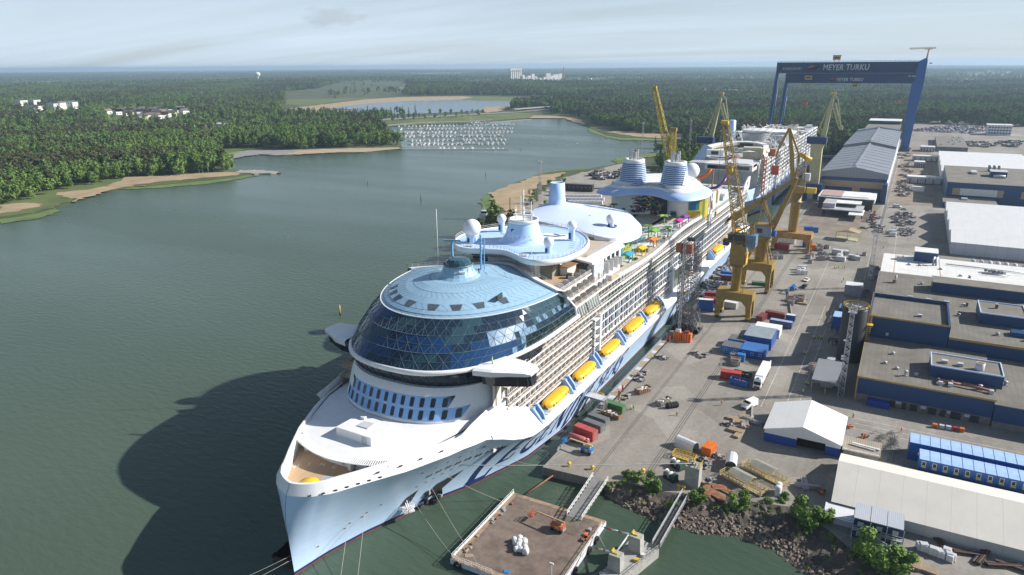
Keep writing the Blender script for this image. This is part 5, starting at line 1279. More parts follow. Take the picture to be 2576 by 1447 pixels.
# ---------------------------------------------------------------- buildings
BWALL = stripes('blue_profiled_wall', (.010,.058,.165), (.008,.048,.14), axis=0, period=.6, width=.5, rough=.5, var=.12, bump=.2)
BTRIM = mat('ochre_trim', (.42,.28,.10), .6, var=.1)
ROOFG = stripes('grey_felt_roof', (.175,.16,.135), (.14,.13,.11), axis=0, period=1.7, width=.10, rough=.9, var=.25)
ROOFG2 = mat('gravel_felt_roof', (.185,.17,.145), .9, var=.22, scale=.12)
WROOF = stripes('white_membrane_roof', (.74,.73,.70), (.60,.59,.56), axis=0, period=4, width=.03, var=.12)
BRICK = mat('grimy_brick_plinth', (.20,.18,.16), .9, var=.3, scale=.5)
TAN = mat('tan_cladding', (.40,.30,.20), .7, var=.1)
def block(name, parent, x0, x1, y0, y1, z0, z1, wall, roof, trim=None, par=0.0, base=0.0):
    q = MB(); q.box(x0,x1,y0,y1,z0+base,z1,wall); w_ = q.build('wall', parent)
    if base: q = MB(); q.box(x0+.1,x1-.1,y0+.1,y1-.1,z0,z0+base,BRICK); q.build('plinth', parent)
    q = MB()
    if par:
        q.sheet([(x0+.3,y0+.3),(x1-.3,y0+.3),(x1-.3,y1-.3),(x0+.3,y1-.3)], z1+.01, roof)
        for a in ((x0,x1,y0,y0+.3),(x0,x1,y1-.3,y1),(x0,x0+.3,y0+.3,y1-.3),(x1-.3,x1,y0+.3,y1-.3)): q.box(*a,z1,z1+par,wall)
    else: q.box(x0-.15,x1+.15,y0-.15,y1+.15,z1,z1+.25,roof)
    r_ = q.build('roof', parent)
    if trim:
        q = MB(); t = z1+par if par else z1
        for a in ((x0-.28,x1+.28,y0-.28,y0-.16),(x0-.28,x0-.16,y0-.16,y1)): q.box(*a,t-.3,t+.3,trim)
        for x in (x0-.06,): q.box(x-.25,x+.2,y0-.3,y0-.06,z0,t-.3,trim)
        q.build('trim', parent)
    return w_, r_
def vent(x, y, z, h, m, parent, r=.4):
    q = MB(); q.lathe([(r,0),(r,h),(r*1.5,h),(r*1.5,h+.25),(.01,h+.4)], m, 10, (x,y,z)); q.cb((x,y,z+.12),(r*3,r*3,.3),GREY); q.build('roof_vent', parent)
def rbox(x, y, z, d, m, parent, nm='roof_unit', rz=0):
    q = MB(); q.cb((x,y,z+d[2]/2),d,m,rz); q.cb((x,y,z+d[2]+.06),(d[0]*1.08,d[1]*1.08,.12),LGREY,rz); return q.build(nm, parent)
b1 = thing('workshop', 'long low blue workshop with ochre trimmed roof, red roof duct and doors along base', 'workshop', (0,0,0))
block('', b1, -4, 32.6, 234, 273.3, GZ, 10.8, BWALL, ROOFG, BTRIM, base=2.6)
q = MB(); q.box(32.7,120,233.2,273.2,4.6,9.8,BWALL); q.box(32.8,120,233.4,273,GZ,4.6,BRICK); q.box(32.5,120.2,233.0,273.2,9.81,10.05,ROOFG); q.build('east_wing', b1)
q = MB()
for x, w_ in ((6.5,1.6),(9.8,1.2),(12.4,2.0),(17.4,2.2),(20.2,1.4),(23.6,2.8),(28.4,2.4)): q.cb((x,233.96,3.7),(w_,.12,2.2),DARK)
for x in (8.2,15.0,22,26.5): q.cb((x,233.98,4.35),(1.5,.1,.9),LGREY)
q.build('door', b1)
q = MB(); q.box(-.5,5.8,231.2,233.6,GZ+.1,4.6,mat('blue_tarpaulin', (.02,.05,.30), .6, var=.15)); q.build('door_screen', b1)
ph = MB(); ph.box(15.6,35,244,256,11.05,14.6,BWALL); p_ = ph.build('penthouse', b1)
q = MB(); q.sheet([(15.9,244.3),(34.7,244.3),(34.7,255.7),(15.9,255.7)],14.62,ROOFG2)
for a in ((15.6,35,244,244.3),(15.6,35,255.7,256),(15.6,15.9,244.3,255.7),(34.7,35,244.3,255.7)): q.box(*a,14.6,15.0,LBLUE)
q.build('penthouse_roof', p_)
rbox(19.4,248.5,14.6,(1.6,1.4,.9),GREY,p_); rbox(23.6,248.0,14.6,(1.5,1.3,.9),GREY,p_)
q = MB(); q.lathe([(1.25,0),(1.25,2.3),(1.0,2.3),(1.0,1.9),(.01,1.9)],LGREY,18,(28.8,247.5,14.6)); q.lathe([(.98,2.31),(.01,2.32)],RUST,18,(28.8,247.5,14.6)); q.build('flue', p_)
q = MB(); RD = mat('rust_red_duct', (.24,.10,.07), .7, var=.25, scale=1)
for a, b in (((18.2,239.2),(24.2,239.6)),((24.2,239.6),(31.8,238.6)),((18.2,239.2),(18.0,241.0)),((21.5,239.5),(21.6,241))): q.tube([(a[0],a[1],12.0),(b[0],b[1],11.8)],.42,RD,8)
for x, y in ((18.6,238.4),(21.2,238.4),(31.8,238.4)): q.cb((x,y,11.6),(1.2,1.2,1.1),LGREY)
q.build('roof_duct', b1)
for x, y, h in ((3.0,248.6,.5),(6.5,245.2,.5),(5.0,258.5,.6),(9.0,240.7,1.6),(12,242.5,.6),(29,240,1.3),(36,247,1.2)): vent(x,y,11.0,h,LGREY,b1)
b2 = thing('workshop', 'tall blue workshop block with sunken grey parapet roof and ochre edge, beside the black silo', 'workshop', (0,0,0))
block('', b2, -4, 21, 273.8, 304, GZ, 17.4, BWALL, ROOFG, BTRIM, par=1.4)
q = MB(); q.box(21.3,120,273.8,306,GZ,14.8,BWALL); q.box(21.3,120.2,273.6,306.2,14.82,15.1,ROOFG); q.box(21.05,21.28,273.5,304,15.1,18.8,BWALL); q.build('east_wing', b2)
q = MB(); q.box(21.3,120,273.4,273.6,14.3,15.12,BTRIM); q.build('wing_trim', b2)
rbox(12.0,285,17.45,(1.4,1.2,.7),GREY,b2); q = MB(); q.box(2.0,2.9,273.66,273.78,12.2,13.2,LGREY); q.build('wall_hatch', b2)
q = MB(); q.box(31,45.5,294,310,15.1,19.0,BWALL); q.sheet([(31.3,294.3),(45.2,294.3),(45.2,309.7),(31.3,309.7)],19.02,ROOFG2)
for a in ((31,45.5,294,294.3),(31,45.5,309.7,310),(31,31.3,294.3,309.7),(45.2,45.5,294.3,309.7)): q.box(*a,19.0,19.4,LBLUE)
q.build('penthouse', b2); rbox(36.5,303,19.0,(.9,.9,1.6),RUST,b2); q = MB(); q.box(40,50,284,288,15.1,16.6,BWALL); q.build('roof_box', b2)
for x, y in ((25,300),(36,283),(44,281),(48,289)): vent(x,y,15.1,.7,GREY,b2,.45)
b3 = thing('workshop', 'grey roofed workshop with long narrow blue clerestory, between the sunken roof and the white roof', 'workshop', (0,0,0))
block('', b3, -4, 62, 306.3, 356, GZ, 14.2, BWALL, ROOFG)
q = MB(); q.box(16.5,50,331,341,14.45,18.6,BWALL); q.box(16.3,50.2,330.8,341.2,18.6,18.9,ROOFG2); q.build('clerestory', b3)
for i in range(6): rbox(9+i*6.4,319+i*-.4,14.4,(1.8,1.0,.5),GREY,b3,'skylight')
q = MB(); q.cb((2.4,338,15.1),(1.0,1.0,1.8),mat('brick_chimney', (.30,.16,.11), .9, var=.2)); q.tube([(2.9,339.5,14.4),(2.9,339.5,17.6)],.5,LGREY,10); q.build('chimney', b3)
vent(13,341,14.4,.7,GREY,b3); vent(30,344,18.9,.8,LGREY,b3); vent(28.5,316,14.4,1.3,RUST,b3)
b4 = thing('workshop', 'low building with flat white roof and small blue rooftop hut, roof pipes along it', 'workshop', (0,0,0))
block('', b4, -3.6, 60, 356.5, 410, GZ, 10.2, BWALL, WROOF)
q = MB(); q.box(10,20,399,409,10.5,15.4,BWALL); q.box(9.8,20.2,398.8,409.2,15.4,15.7,WROOF); q.build('roof_hut', b4)
rbox(3.8,400,10.4,(3.2,2.6,1.6),WHITE2,b4)
q = MB()
for x in (18.4,19.6): q.tube([(x,394.5,10.4),(x,394.5,13.6),(x+.4,396.5,14)],.55,LGREY,8)
for i in range(6): q.cb((40+i*1.4,392-.4*i,11.6),(1.1,1.6,1.3),LGREY if i % 2 else GREY,.1*i)
for a, b in (((24,398),(60,396)),((38,386),(48,386)),((38,389),(50,390))): q.tube([(a[0],a[1],11.0),(b[0],b[1],11.0)],.25,GALV,6)
q.build('roof_pipework', b4)
q = MB(); [q.sheet([(x,358),(x+.5,358),(x+.5,409),(x,409)],10.46,mat('stained_roof_strip', (.45,.36,.24), .8, var=.3)) for x in (1.6,21)]; q.build('roof_stain', b4)
rk = random.Random(31)
for i in range(7): vent(rk.uniform(0,55),rk.uniform(362,400),10.4,.5,LGREY,b4,.5)
# white hall of four low gables
TENTW = stripes('white_tent_fabric', (.78,.78,.77), (.69,.69,.68), axis=0, period=5, width=.03, var=.05)
b5 = thing('fabric_hall', 'large white fabric hall of four parallel gables beyond the white bulk bags', 'fabric hall', (0,0,0))
q = MB(); q.box(28.6,110,459,588,GZ,9.5,stripes('white_hall_wall', (.60,.61,.63), (.50,.51,.54), axis=0, period=5, width=.06, var=.06)); q.build('wall', b5)
q = MB()
for i in range(4):
    y = 459+i*32.25; v_ = [(28,y-.5,9.4),(28,y+16.1,13.6),(28,y+32.7,9.4),(111,y-.5,9.4),(111,y+16.1,13.6),(111,y+32.7,9.4)]
    q.add(v_, [(0,1,4,3),(1,2,5,4),(0,2,1),(3,4,5)], TENTW)
q.build('roof', b5)
b6 = thing('workshop', 'blue workshop with long white wall panels and rooftop plant, behind the white gabled hall', 'workshop', (0,0,0))
block('', b6, 30, 130, 640, 745, GZ, 17.5, BWALL, ROOFG2)
for x0 in (34,78):
    q = MB(); q.box(x0+5,x0+29,639.86,639.98,8.2,13.4,WHITE2); q.box(x0,x0+4.9,639.86,639.98,8.2,13.4,YSAFE if 0 else TAN); q.box(x0+29.1,x0+33,639.86,639.98,8.2,13.4,TAN); q.build('wall_panel', b6)
q = MB(); q.box(28,62,612,639.7,GZ,6.5,BWALL); q.box(27.8,62.2,611.8,639.6,6.5,6.8,ROOFG2); q.cb((42,628,7.4),(4,4,1.2),LGREY); q.build('annexe', b6)
rbox(66,690,17.75,(11,13,4.2),BWALL,b6); rbox(50,700,17.75,(3.6,14,1.6),LGREY,b6); q = MB(); [q.tube([(62+3.4*i,720,17.7),(62+3.4*i,720,22.6)],1.2,GREY,10) for i in range(3)]; q.tube([(62,678,19),(70,678,19)],1.3,LGREY,8); q.build('roof_plant', b6)
b7 = thing('fabric_hall', 'pair of joined white fabric storage halls with flat ridges, farthest along the road', 'fabric hall', (0,0,0))
q = MB(); q.box(29.5,108,760,920,GZ,11,WHITE2); q.build('wall', b7)
q = MB()
for i in range(4):
    y = 760+i*40; q.add([(29,y-.5,11),(29,y+20,14.4),(29,y+40.5,11),(112-3*i,y-.5,11),(112-3*i,y+20,14.4),(112-3*i,y+40.5,11)], [(0,1,4,3),(1,2,5,4),(0,2,1),(3,4,5)], TENTW)
q.build('roof', b7)
b8 = thing('store_building', 'flat roofed grey store with roof fans, beyond the far white halls', 'storehouse', (0,0,0))
block('', b8, 30, 62, 1010, 1160, GZ, 8, BRICK, ROOFG2)
rk = random.Random(2); [vent(rk.uniform(33,58),rk.uniform(1020,1140),8.2,1.2,LGREY,b8,.8) for _ in range(9)]
b9 = thing('office_block', 'white three storey office with window bands, beside the crowded car park', 'office building', (0,0,0))
q = MB(); q.box(98,128,1275,1300,GZ,16,WHITE); q.box(97,129,1274,1301,16,17,WHITE2); q.build('wall', b9)
q = MB()
for z in (4.5,8.5,12.5):
    for i in range(8): q.box(99.4+3.6*i,101.8+3.6*i,1274.7,1274.98,z,z+1.8,GLASS)
q.build('window', b9)
# big assembly hall beside the dry dock
HROOF = stripes('blue_grey_hall_roof', (.24,.26,.295), (.205,.22,.25), axis=0, period=2.2, width=.2, rough=.5, var=.06)
HW = stripes('pale_hall_wall', (.58,.60,.63), (.50,.52,.56), axis=1, period=6, width=.1, var=.05)
h = thing('assembly_hall', 'huge long hall with blue grey ridged roof and blue sliding doors, beside the second ship', 'hall', (0,0,0))
def gable(q, x0, x1, y0, y1, ze, zr, wall, roof, fascia=None):
    xm = (x0+x1)/2
    q.add([(x0-.6,y0-.6,ze),(xm,y0-.6,zr),(x1+.6,y0-.6,ze),(x0-.6,y1,ze),(xm,y1,zr),(x1+.6,y1,ze)], [(0,3,4,1),(1,4,5,2)], roof)
    q.add([(x0-.6,y0-.6,ze-.4),(xm,y0-.6,zr-.4),(x1+.6,y0-.6,ze-.4),(x0-.6,y1,ze-.4),(xm,y1,zr-.4),(x1+.6,y1,ze-.4)], [(1,4,3,0),(2,5,4,1)], roof)
q = MB(); q.box(-57.4,-11,614.5,1000,GZ,23.7,HW); q.add([(-57.4,614.4,23.6),(-11,614.4,23.6),(-34.2,614.4,27.8)],[(0,1,2)],HROOF); q.box(-50,-14,1000,1130,GZ,24,HW); q.build('wall', h)
q = MB(); gable(q,-57.6,-10.8,614.5,800,24,28.4,HW,HROOF); gable(q,-57.6,-10.8,801,1000,26.5,31,HW,HROOF); q.add([(-58,801,24),(-10.4,801,24),(-10.4,801,26.5),(-34.2,801,31),(-58,801,26.5)],[(0,1,2,3,4)],HROOF); q.box(-52,-13,1000,1090,24,27,ROOFG2); q.box(-51,-14,1090,1130,24,31,BWALL); q.box(-52,-13,1089,1131,31,31.5,WROOF); q.build('roof', h)
q = MB()
for i in range(9): y = 630+i*20.5; q.bar((-57.8,y,24.2),(-34.2,y,28.6),.35,LGREY); q.bar((-34.2,y,28.6),(-10.6,y,24.2),.35,LGREY)
for i in range(9): y = 812+i*21; q.bar((-57.8,y,26.7),(-34.2,y,31.2),.35,LGREY); q.bar((-34.2,y,31.2),(-10.6,y,26.7),.35,LGREY)
q.build('roof_rib', h)
q = MB(); [q.cb((-34.2,622+8*i,28.9 if 622+8*i < 800 else 31.5),(1.6,3.2,.9),LGREY) for i in range(46)]; q.build('ridge_vent', h)
q = MB(); q.add([(-58,613.8,20.2),(-10.4,613.8,20.2),(-10.4,613.8,24),(-34.2,613.8,28.2),(-58,613.8,24)],[(0,1,2,3,4)],HROOF); q.build('gable_fascia', h)
q = MB(); q.box(-57.5,-11,613.6,614.3,17.6,20.2,BWALL); q.box(-56,-12.5,613.7,614.3,12.6,17.6,TAN); q.box(-54,-14,613.5,614.2,GZ,12.6,BWALL); q.box(-34.5,-29,613.3,613.5,8,12.6,TAN); q.build('hall_door', h)
q = MB(); q.box(-61.5,-57.7,606,614.4,GZ,19.2,BWALL); q.build('door_pocket', h); q = MB(); q.box(-13.2,-10,604,613.5,GZ,17.6,BWALL); q.build('door_pocket', h)
q = MB(); q.box(-11.0,-10.9,615,1000,13,23.6,HW); q.build('side_wall', h)
# black silo, cage ladder
s = thing('silo', 'tall black cylindrical silo with yellow railed top, beside the blue workshop', 'silo', (-8.6,269.5,GZ))
q = MB(); q.lathe([(4.25,0),(4.25,19.6),(3.9,20.0),(.01,20.0)], mat('black_cladding', (.022,.023,.027), .55, var=.2, scale=.3), 32); q.build('tank', s)
q = MB(); q.rail([(4.2*math.cos(a),4.2*math.sin(a),19.9) for a in np.linspace(0,2*PI,19)],1.2,YSAFE,1.2,.06); q.build('railing', s)
q = MB()
for i in range(9): a = PI*2*i/9; q.bar((0,0,20.4),(3.9*math.cos(a),3.9*math.sin(a),20.2),.14,LGREY)
q.lathe([(1.5,20.3),(1.6,20.5),(1.5,20.7)],LGREY,16); q.lathe([(3.6,20.2),(3.7,20.4),(3.6,20.5)],LGREY,20); q.build('top_grating', s)
q = MB()
for i in range(2): q.bar((4.5+.0,-.6+1.2*i,1),(4.5,-.6+1.2*i,21),.16,YSAFE)
for i in range(26): q.bar((4.5,-.6,1+.77*i),(4.5,.6,1+.77*i),.1,YSAFE); (q.lathe([(.75,0),(.8,.06),(.75,.12)],YSAFE,10,(4.9,0,2.5+.77*i)) if i < 24 else None)
q.cb((5.2,0,7.2),(2,2.4,.2),YSAFE); q.cb((5.2,0,14.2),(2,2.4,.2),YSAFE); q.build('cage_ladder', s)
def mast_tower(x, y, h, w0, w1, k, label, lamps=True, m=GALV):
    t = thing('lattice_tower', label, 'lattice tower', (x,y,GZ))
    q = MB(); q.truss((0,0,0),(0,0,h),w0,w1,k,.07,m,up=(0,1,0)); q.build('lattice', t)
    q = MB(); q.cb((0,0,h+.1),(w1+1.4,w1+1.0,.2),m); q.rail([(-w1,-w1,h+.2),(w1,-w1,h+.2),(w1,w1,h+.2),(-w1,w1,h+.2),(-w1,-w1,h+.2)],1.1,m,1.2,.05); q.build('platform', t)
    if lamps:
        for dx, dz in ((-.9,.9),(.9,.9),(0,.6)):
            q = MB(); q.cb((dx,-w1*.6,h+dz),(.5,.4,.5),WHITE); q.build('floodlight', t)
    return t
tw = mast_tower(-8.3,236,28.5,1.7,1.2,22,'tall galvanised lattice floodlight tower in front of the black silo')
for z in (13.5,12.6,19): 
    q = MB(); q.cb((-1.1,-.4,z),(.6,.5,.5),WHITE); q.bar((0,0,z),(-1.1,-.4,z),.1,GALV); q.build('floodlight', tw)
mast_tower(-7.8,368,26,2.0,1.4,16,'lattice floodlight tower standing behind the grey roofed workshops')
t = thing('canopy_shelter', 'open shelter with grey profiled flat roof in front of the lattice tower', 'shelter', (0,0,0))
q = MB(); q.add([(-17.4,234,7.0),(-8.9,234,7.0),(-8.9,252,7.6),(-17.4,252,7.6),(-17.4,234,6.7),(-8.9,234,6.7),(-8.9,252,7.3),(-17.4,252,7.3)],[(0,1,2,3),(7,6,5,4),(0,4,5,1),(1,5,6,2),(2,6,7,3),(3,7,4,0)],stripes('grey_profiled_roof', (.24,.25,.27), (.19,.20,.22), axis=1, period=.7, width=.25, var=.05)); q.build('roof', t)
for x in (-17.2,-13,-9.1):
    for y in (234.3,251.7): q = MB(); q.bar((x,y,GZ),(x,y,6.8),.25,GREY); q.build('post', t)
q = MB(); q.truss((-17.2,234.2,6.4),(-9,234.2,6.4),.6,.6,8,.05,GREY); q.cb((-13,240,3.4),(3.4,1.6,1.4),GALV,.2); q.cb((-11,246,3.2),(2.5,2,1.2),DARK); q.build('truss', t)
# blue and white tent
t = thing('tent_hall', 'white and blue fabric tent hall with dark open front, beside the bicycle racks', 'tent', (0,0,0))
TBL = mat('blue_tent_fabric', (.015,.07,.32), .5, var=.08, scale=.2)
q = MB(); q.box(-25,-24.8,193.5,212,GZ,5.2,TBL); q.box(-5.2,-5,193.5,212,GZ,5.2,TBL)
for a, b in ((-24.8,-16.2),(-8.8,-5.2)): q.box(a,b,193.5,193.7,GZ,5.2,TBL)
q.box(-24.8,-5.2,211.8,212,GZ,5.2,TBL)
q.add([(-25,193.45,5.2),(-16.2,193.45,5.2),(-16.2,193.45,5.8),(-8.8,193.45,5.8),(-8.8,193.45,5.2),(-5,193.45,5.2),(-5,193.45,6.5),(-15,193.45,9.4),(-25,193.45,6.5)],[(0,1,2,3,4,5,6,7,8)],TENTW); q.box(-25,-24.85,193.5,212,5.2,6.5,TENTW); q.box(-5.15,-5,193.5,212,5.2,6.5,TENTW)
q.build('wall', t)
q = MB(); q.add([(-25.3,193.2,6.4),(-15,193.2,9.5),(-4.7,193.2,6.4),(-25.3,212.2,6.4),(-15,212.2,9.5),(-4.7,212.2,6.4)],[(0,3,4,1),(1,4,5,2)],TENTW); q.build('roof', t)
q = MB(); q.box(-16.2,-8.8,195.5,195.7,GZ,5.8,mat('tent_shade_black', (.012,.010,.009), .9, var=.2)); q.build('opening_shade', t)  # near-black sheet behind the open front, painted shade of the tent interior
# long cream tent
t = thing('tent_hall', 'long cream coloured storage tent with ridged roof running out of the frame', 'tent', (0,0,0))
CREAM = stripes('cream_tent_fabric', (.72,.68,.60), (.63,.59,.51), axis=0, period=5, width=.03, var=.06)
q = MB(); q.box(-4.4,70,166,190.4,GZ,5.6,stripes('grey_tent_wall', (.50,.49,.46), (.44,.43,.41), axis=0, period=5, width=.05, var=.05)); q.add([(-4.42,166,5.6),(-4.42,190.4,5.6),(-4.42,178,10)],[(0,2,1)],CREAM); q.build('wall', t)
q = MB(); q.add([(-4.6,165.6,5.5),(-4.6,178,10.05),(-4.6,190.8,5.5),(70,165.6,5.5),(70,178,10.05),(70,190.8,5.5)],[(0,3,4,1),(1,4,5,2)],CREAM); q.build('roof', t)
t = thing('lean_to', 'low white lean-to shed against the cream tent', 'shed', (0,0,0))
q = MB(); q.box(-5.4,.5,161.2,165.4,GZ,4.4,stripes('white_sheet_wall', (.55,.56,.58), (.42,.43,.46), axis=0, period=.5, width=.3, var=.1)); q.build('wall', t); q = MB(); q.add([(-5.7,160.9,4.3),(.6,160.9,4.3),(.6,165.5,5.1),(-5.7,165.5,5.1),(-5.7,160.9,4.15),(.6,160.9,4.15)],[(0,1,2,3),(0,4,5,1)],WHITE); q.build('roof', t)
# two-storey blue cabin block on the slope
t = thing('site_cabin_block', 'stacked dark blue site cabins with ribbed grey roof and outside stairs, against the cream tent', 'site cabins', (0,0,0))
q = MB(); q.box(.8,10.7,158.2,163.6,GZ,7.9,mat('dark_blue_cabin', (.015,.05,.14), .5, var=.15)); q.build('wall', t)
q = MB(); [q.box(.7+3.35*i,3.95+3.35*i,157.2,163.8,7.92,8.1,stripes('ribbed_grey_roof', (.44,.47,.51), (.34,.37,.41), axis=0, period=.4, width=.3, var=.05)) for i in range(3)]; q.box(3.97,4.03,157.2,163.8,7.9,8.14,RUST); q.build('roof', t)
for x in (2.2,6.0,9.2):
    for z in (3.5,6.2): q = MB(); q.cb((x,158.14,z),(1.2,.1,1.1),LGREY); q.build('window', t)
q = MB(); q.box(.6,10.9,156.8,158.1,5.0,5.15,GREY); q.rail([(.6,156.9,5.15),(4.2,156.9,5.15)],1.1,LGREY,1.2,.05); q.rail([(6.4,156.9,5.15),(10.9,156.9,5.15)],1.1,LGREY,1.2,.05)
for x in (.7,4.2,7.5,10.8): q.bar((x,156.9,GZ),(x,156.9,7.9),.16,LGREY)
for i in range(12): q.cb((4.6+.5*i,156.2,5.0-.22*i),(.5,1,.08),GREY)
q.bar((4.4,155.7,5.9),(10.2,155.7,3.4),.12,LGREY); q.bar((4.4,155.7,5.0),(10.2,155.7,2.5),.12,GREY); q.build('gallery', t)
# shed with patched timber roof
t = thing('timber_shed', 'small patched shed with plank roof and pale walls, between tent and bicycle racks', 'shed', (0,0,0))
q = MB(); q.box(-4.3,4.4,194.5,201.5,GZ,5.0,mat('pale_patched_wall', (.45,.43,.40), .8, var=.3, scale=.8)); q.build('wall', t); q = MB(); q.add([(-4.6,194.2,4.9),(4.8,194.2,4.9),(4.8,201.8,5.5),(-4.6,201.8,5.5)],[(0,1,2,3)],stripes('plank_roof', (.42,.36,.28), (.30,.25,.19), axis=0, period=.55, width=.4, var=.3)); q.cb((1,198,5.5),(7,.7,.2),WHITE2,-.1); q.cb((.2,197.2,5.4),(6.5,.3,.2),WHITE2,-.12); q.build('roof', t)
# accommodation container rows
CROOF = mat('pale_blue_container_roof', (.36,.52,.76), .5, var=.15, scale=.4)
def accom(x, y, dl, dims=(2.36,6.0), win=True, door=False, bl=BLUE):
    t = thing('office_container', 'x', 'container', (x, y, 0), 0, dl)
    q = MB(); q.box(0,dims[0],0,dims[1],0,2.58,bl); [q.box(.15+.33*i,.3+.33*i,-.04,-.005,.15,2.4,bl) for i in range(7)]; q.box(-.02,.1,-.03,.05,0,2.58,bl); q.build('body', t)
    q = MB(); q.box(.03,dims[0]-.03,.05,dims[1]-.05,2.582,2.62,CROOF); q.box(0,.04,0,dims[1],2.58,2.66,BLUE); q.build('roof', t)
    if win:
        q = MB(); q.box(.65,1.6,-.09,-.045,.95,2.15,WHITE); q.box(.75,1.5,-.12,-.095,1.05,2.05,GLASS); q.build('window', t)
        q = MB(); q.box(.6,1.7,-.08,-.045,.35,.8,mat('yellow_sign', (.62,.48,.10), .6, var=.1)); q.build('sign', t)
    if door: q = MB(); q.box(.3,2.0,-.09,-.045,.1,2.3,mat('container_doors_dark_blue', (.012,.06,.22), .5, var=.2)); q.build('door', t)
    return t
NTH = ['first','second','third','fourth','fifth','sixth','seventh','eighth','ninth','tenth','eleventh','twelfth','thirteenth','fourteenth','fifteenth','sixteenth']
u0 = accom(13.6,193.0,'windowed blue office containers'); u0['label'] = ''
l0 = accom(13.6,193.0,'blue containers under the office containers',win=False,door=True)
f0 = accom(11.3,201.2,'blue containers in the rear row',win=False)
for i in range(14):
    x = 13.6+2.42*i
    o = u0 if i == 0 else dup(u0,(0,0,0)); o.location = (x,193.0,5.12); o['label'] = 'blue office container with white window and yellow sign, upper tier, %s from the shed' % NTH[i]
    o = l0 if i == 0 else dup(l0,(0,0,0)); o.location = (x,193.0,GZ); o['label'] = 'dark blue container with double doors, lower tier, %s from the shed' % NTH[i]
    o = f0 if i == 0 else dup(f0,(0,0,0)); o.location = (x-2.3,201.6,5.12); o['label'] = 'pale roofed blue container in the rear row, %s from the bicycle racks' % NTH[i]
    if i == 0: 
        o = dup(f0,(x-2.3,201.6,GZ)); o['label'] = 'blue container under the rear row, at the end beside the bicycle racks'
# ---------------------------------------------------------------- gantry crane over the dry dock
GB = mat('gantry_blue', (.008,.030,.105), .5, var=.08, scale=.05)
GBL = mat('gantry_leg_blue', (.014,.085,.29), .5, var=.08, scale=.05)
SIGN = mat('white_lettering_paint', (.62,.62,.62), .6, var=0.0); ORS = mat('orange_logo_paint', (.60,.12,.02), .6, var=0.0)
PEACH = mat('peach_crane_cabin', (.58,.34,.16), .6, var=.1)
gt = thing('gantry_crane', 'giant blue gantry crane with white lettering, spanning the dry dock behind the second ship', 'gantry crane', (0,1000,0))
q = MB(); q.box(-162.8,-2.0,0,9,93.6,106.6,GB); q.box(-162.8,-2,-.4,0,93.4,94.0,GBL); gu = q.build('upper_girder', gt)
q = MB(); q.box(-149.3,-4.5,-9,-.6,81.8,93.3,GB); q.rail([(-149,-9,93.3),(-5,-9,93.3)],1.1,GBL,6,.12); gl = q.build('lower_girder', gt)
q = MB(); q.rail([(-162,0,106.6),(-3,0,106.6)],1.4,GB,5,.12); q.build('walkway_rail', gu)
def sign_y(body, x, z, size, y, m, parent, sx=1.0, shear=.12, off=.0):
    M = Matrix.Translation((x, y, z)) @ Matrix.Rotation(PI/2, 4, 'X') @ Matrix.Scale(sx, 4, (1,0,0)); return lettering(body, size, M, m, parent, 'sign_lettering', .05, shear, 1.05, off)
sign_y('MEYER TURKU', -81.6, 97.2, 9.6, -.55, SIGN, gu, .80, .10, .16); sign_y('KONECRANES', -143.5, 97.6, 4.3, -.55, SIGN, gu, .80, 0, .03)
sign_y('MEYER TURKU', -75, 84.2, 5.6, -9.2, SIGN, gl, .80, .10, .09); sign_y('RC 1200t', -8.0, 89.2, 2.6, -9.2, SIGN, gl, .7, 0, .02)
def logo(x, z, s, y, par):
    q = MB(); q.add([(x,y,z+2*s),(x+5.5*s,y,z+5.2*s),(x+9*s,y,z+3.6*s),(x+4.5*s,y,z+2.4*s)],[(0,1,2,3)],ORS)
    q.add([(x-.3*s,y,z+1.5*s),(x+4.6*s,y,z+2.0*s),(x+9.6*s,y,z+3.2*s),(x+14.5*s,y,z+4.4*s),(x+12*s,y,z+1.2*s),(x+9*s,y,z+.2*s)],[(5,4,3,2,1,0),(0,1,2,3,4,5)],SIGN); q.add([(x-.5*s,y,z+.7*s),(x+8.3*s,y,z-.1*s),(x+7.7*s,y,z-.5*s),(x-.6*s,y,z+.3*s)],[(0,1,2,3),(3,2,1,0)],SIGN)
    q.build('sign_emblem', par)
logo(-126, 98.0, 1.0, -.6, gu); logo(-97.2, 84.6, .62, -9.25, gl)
q = MB()   # fixed leg on the hall side, one tapering box leaning inward
q.loft([[(-9.5,-5,GZ+4),(0,-5,GZ+4),(0,5,GZ+4),(-9.5,5,GZ+4)],[(-8,-9.2,60),(3,-9.2,60),(3,9,60),(-8,9,60)],[(-7.5,-9.2,82),(5,-9.2,82),(5,9.2,82),(-7.5,9.2,82)],[(-3,-6,107),(5.5,-6,107),(5.5,9.2,107),(-3,9.2,107)],[(2,-2,110),(5,-2,110),(5,6,110),(2,6,110)]], GBL, smooth=False, cap1=True); q.cb((-4.5,0,4.4),(11,20,3.6),GB); q.build('leg', gt)
for x0, x1, y, z1 in ((-167.5,-161.8,5,93.6),(-154.0,-148.2,-5,81.8)):
    q = MB(); q.tube([(x0,y,GZ),(x1,y,z1)],[1.9,2.6],GBL,4,False); q.tube([(x0+4.3,y,GZ),(x1+1.8,y,z1-16)],.7,GBL,6); q.bar((x0+2.2,y-1,GZ),(x1+1.6,y-1,z1-2),.5,LGREY); q.build('leg', gt)
q = MB(); q.cb((-161,0,3.6),(12,18,2.6),GB); q.build('bogie', gt)
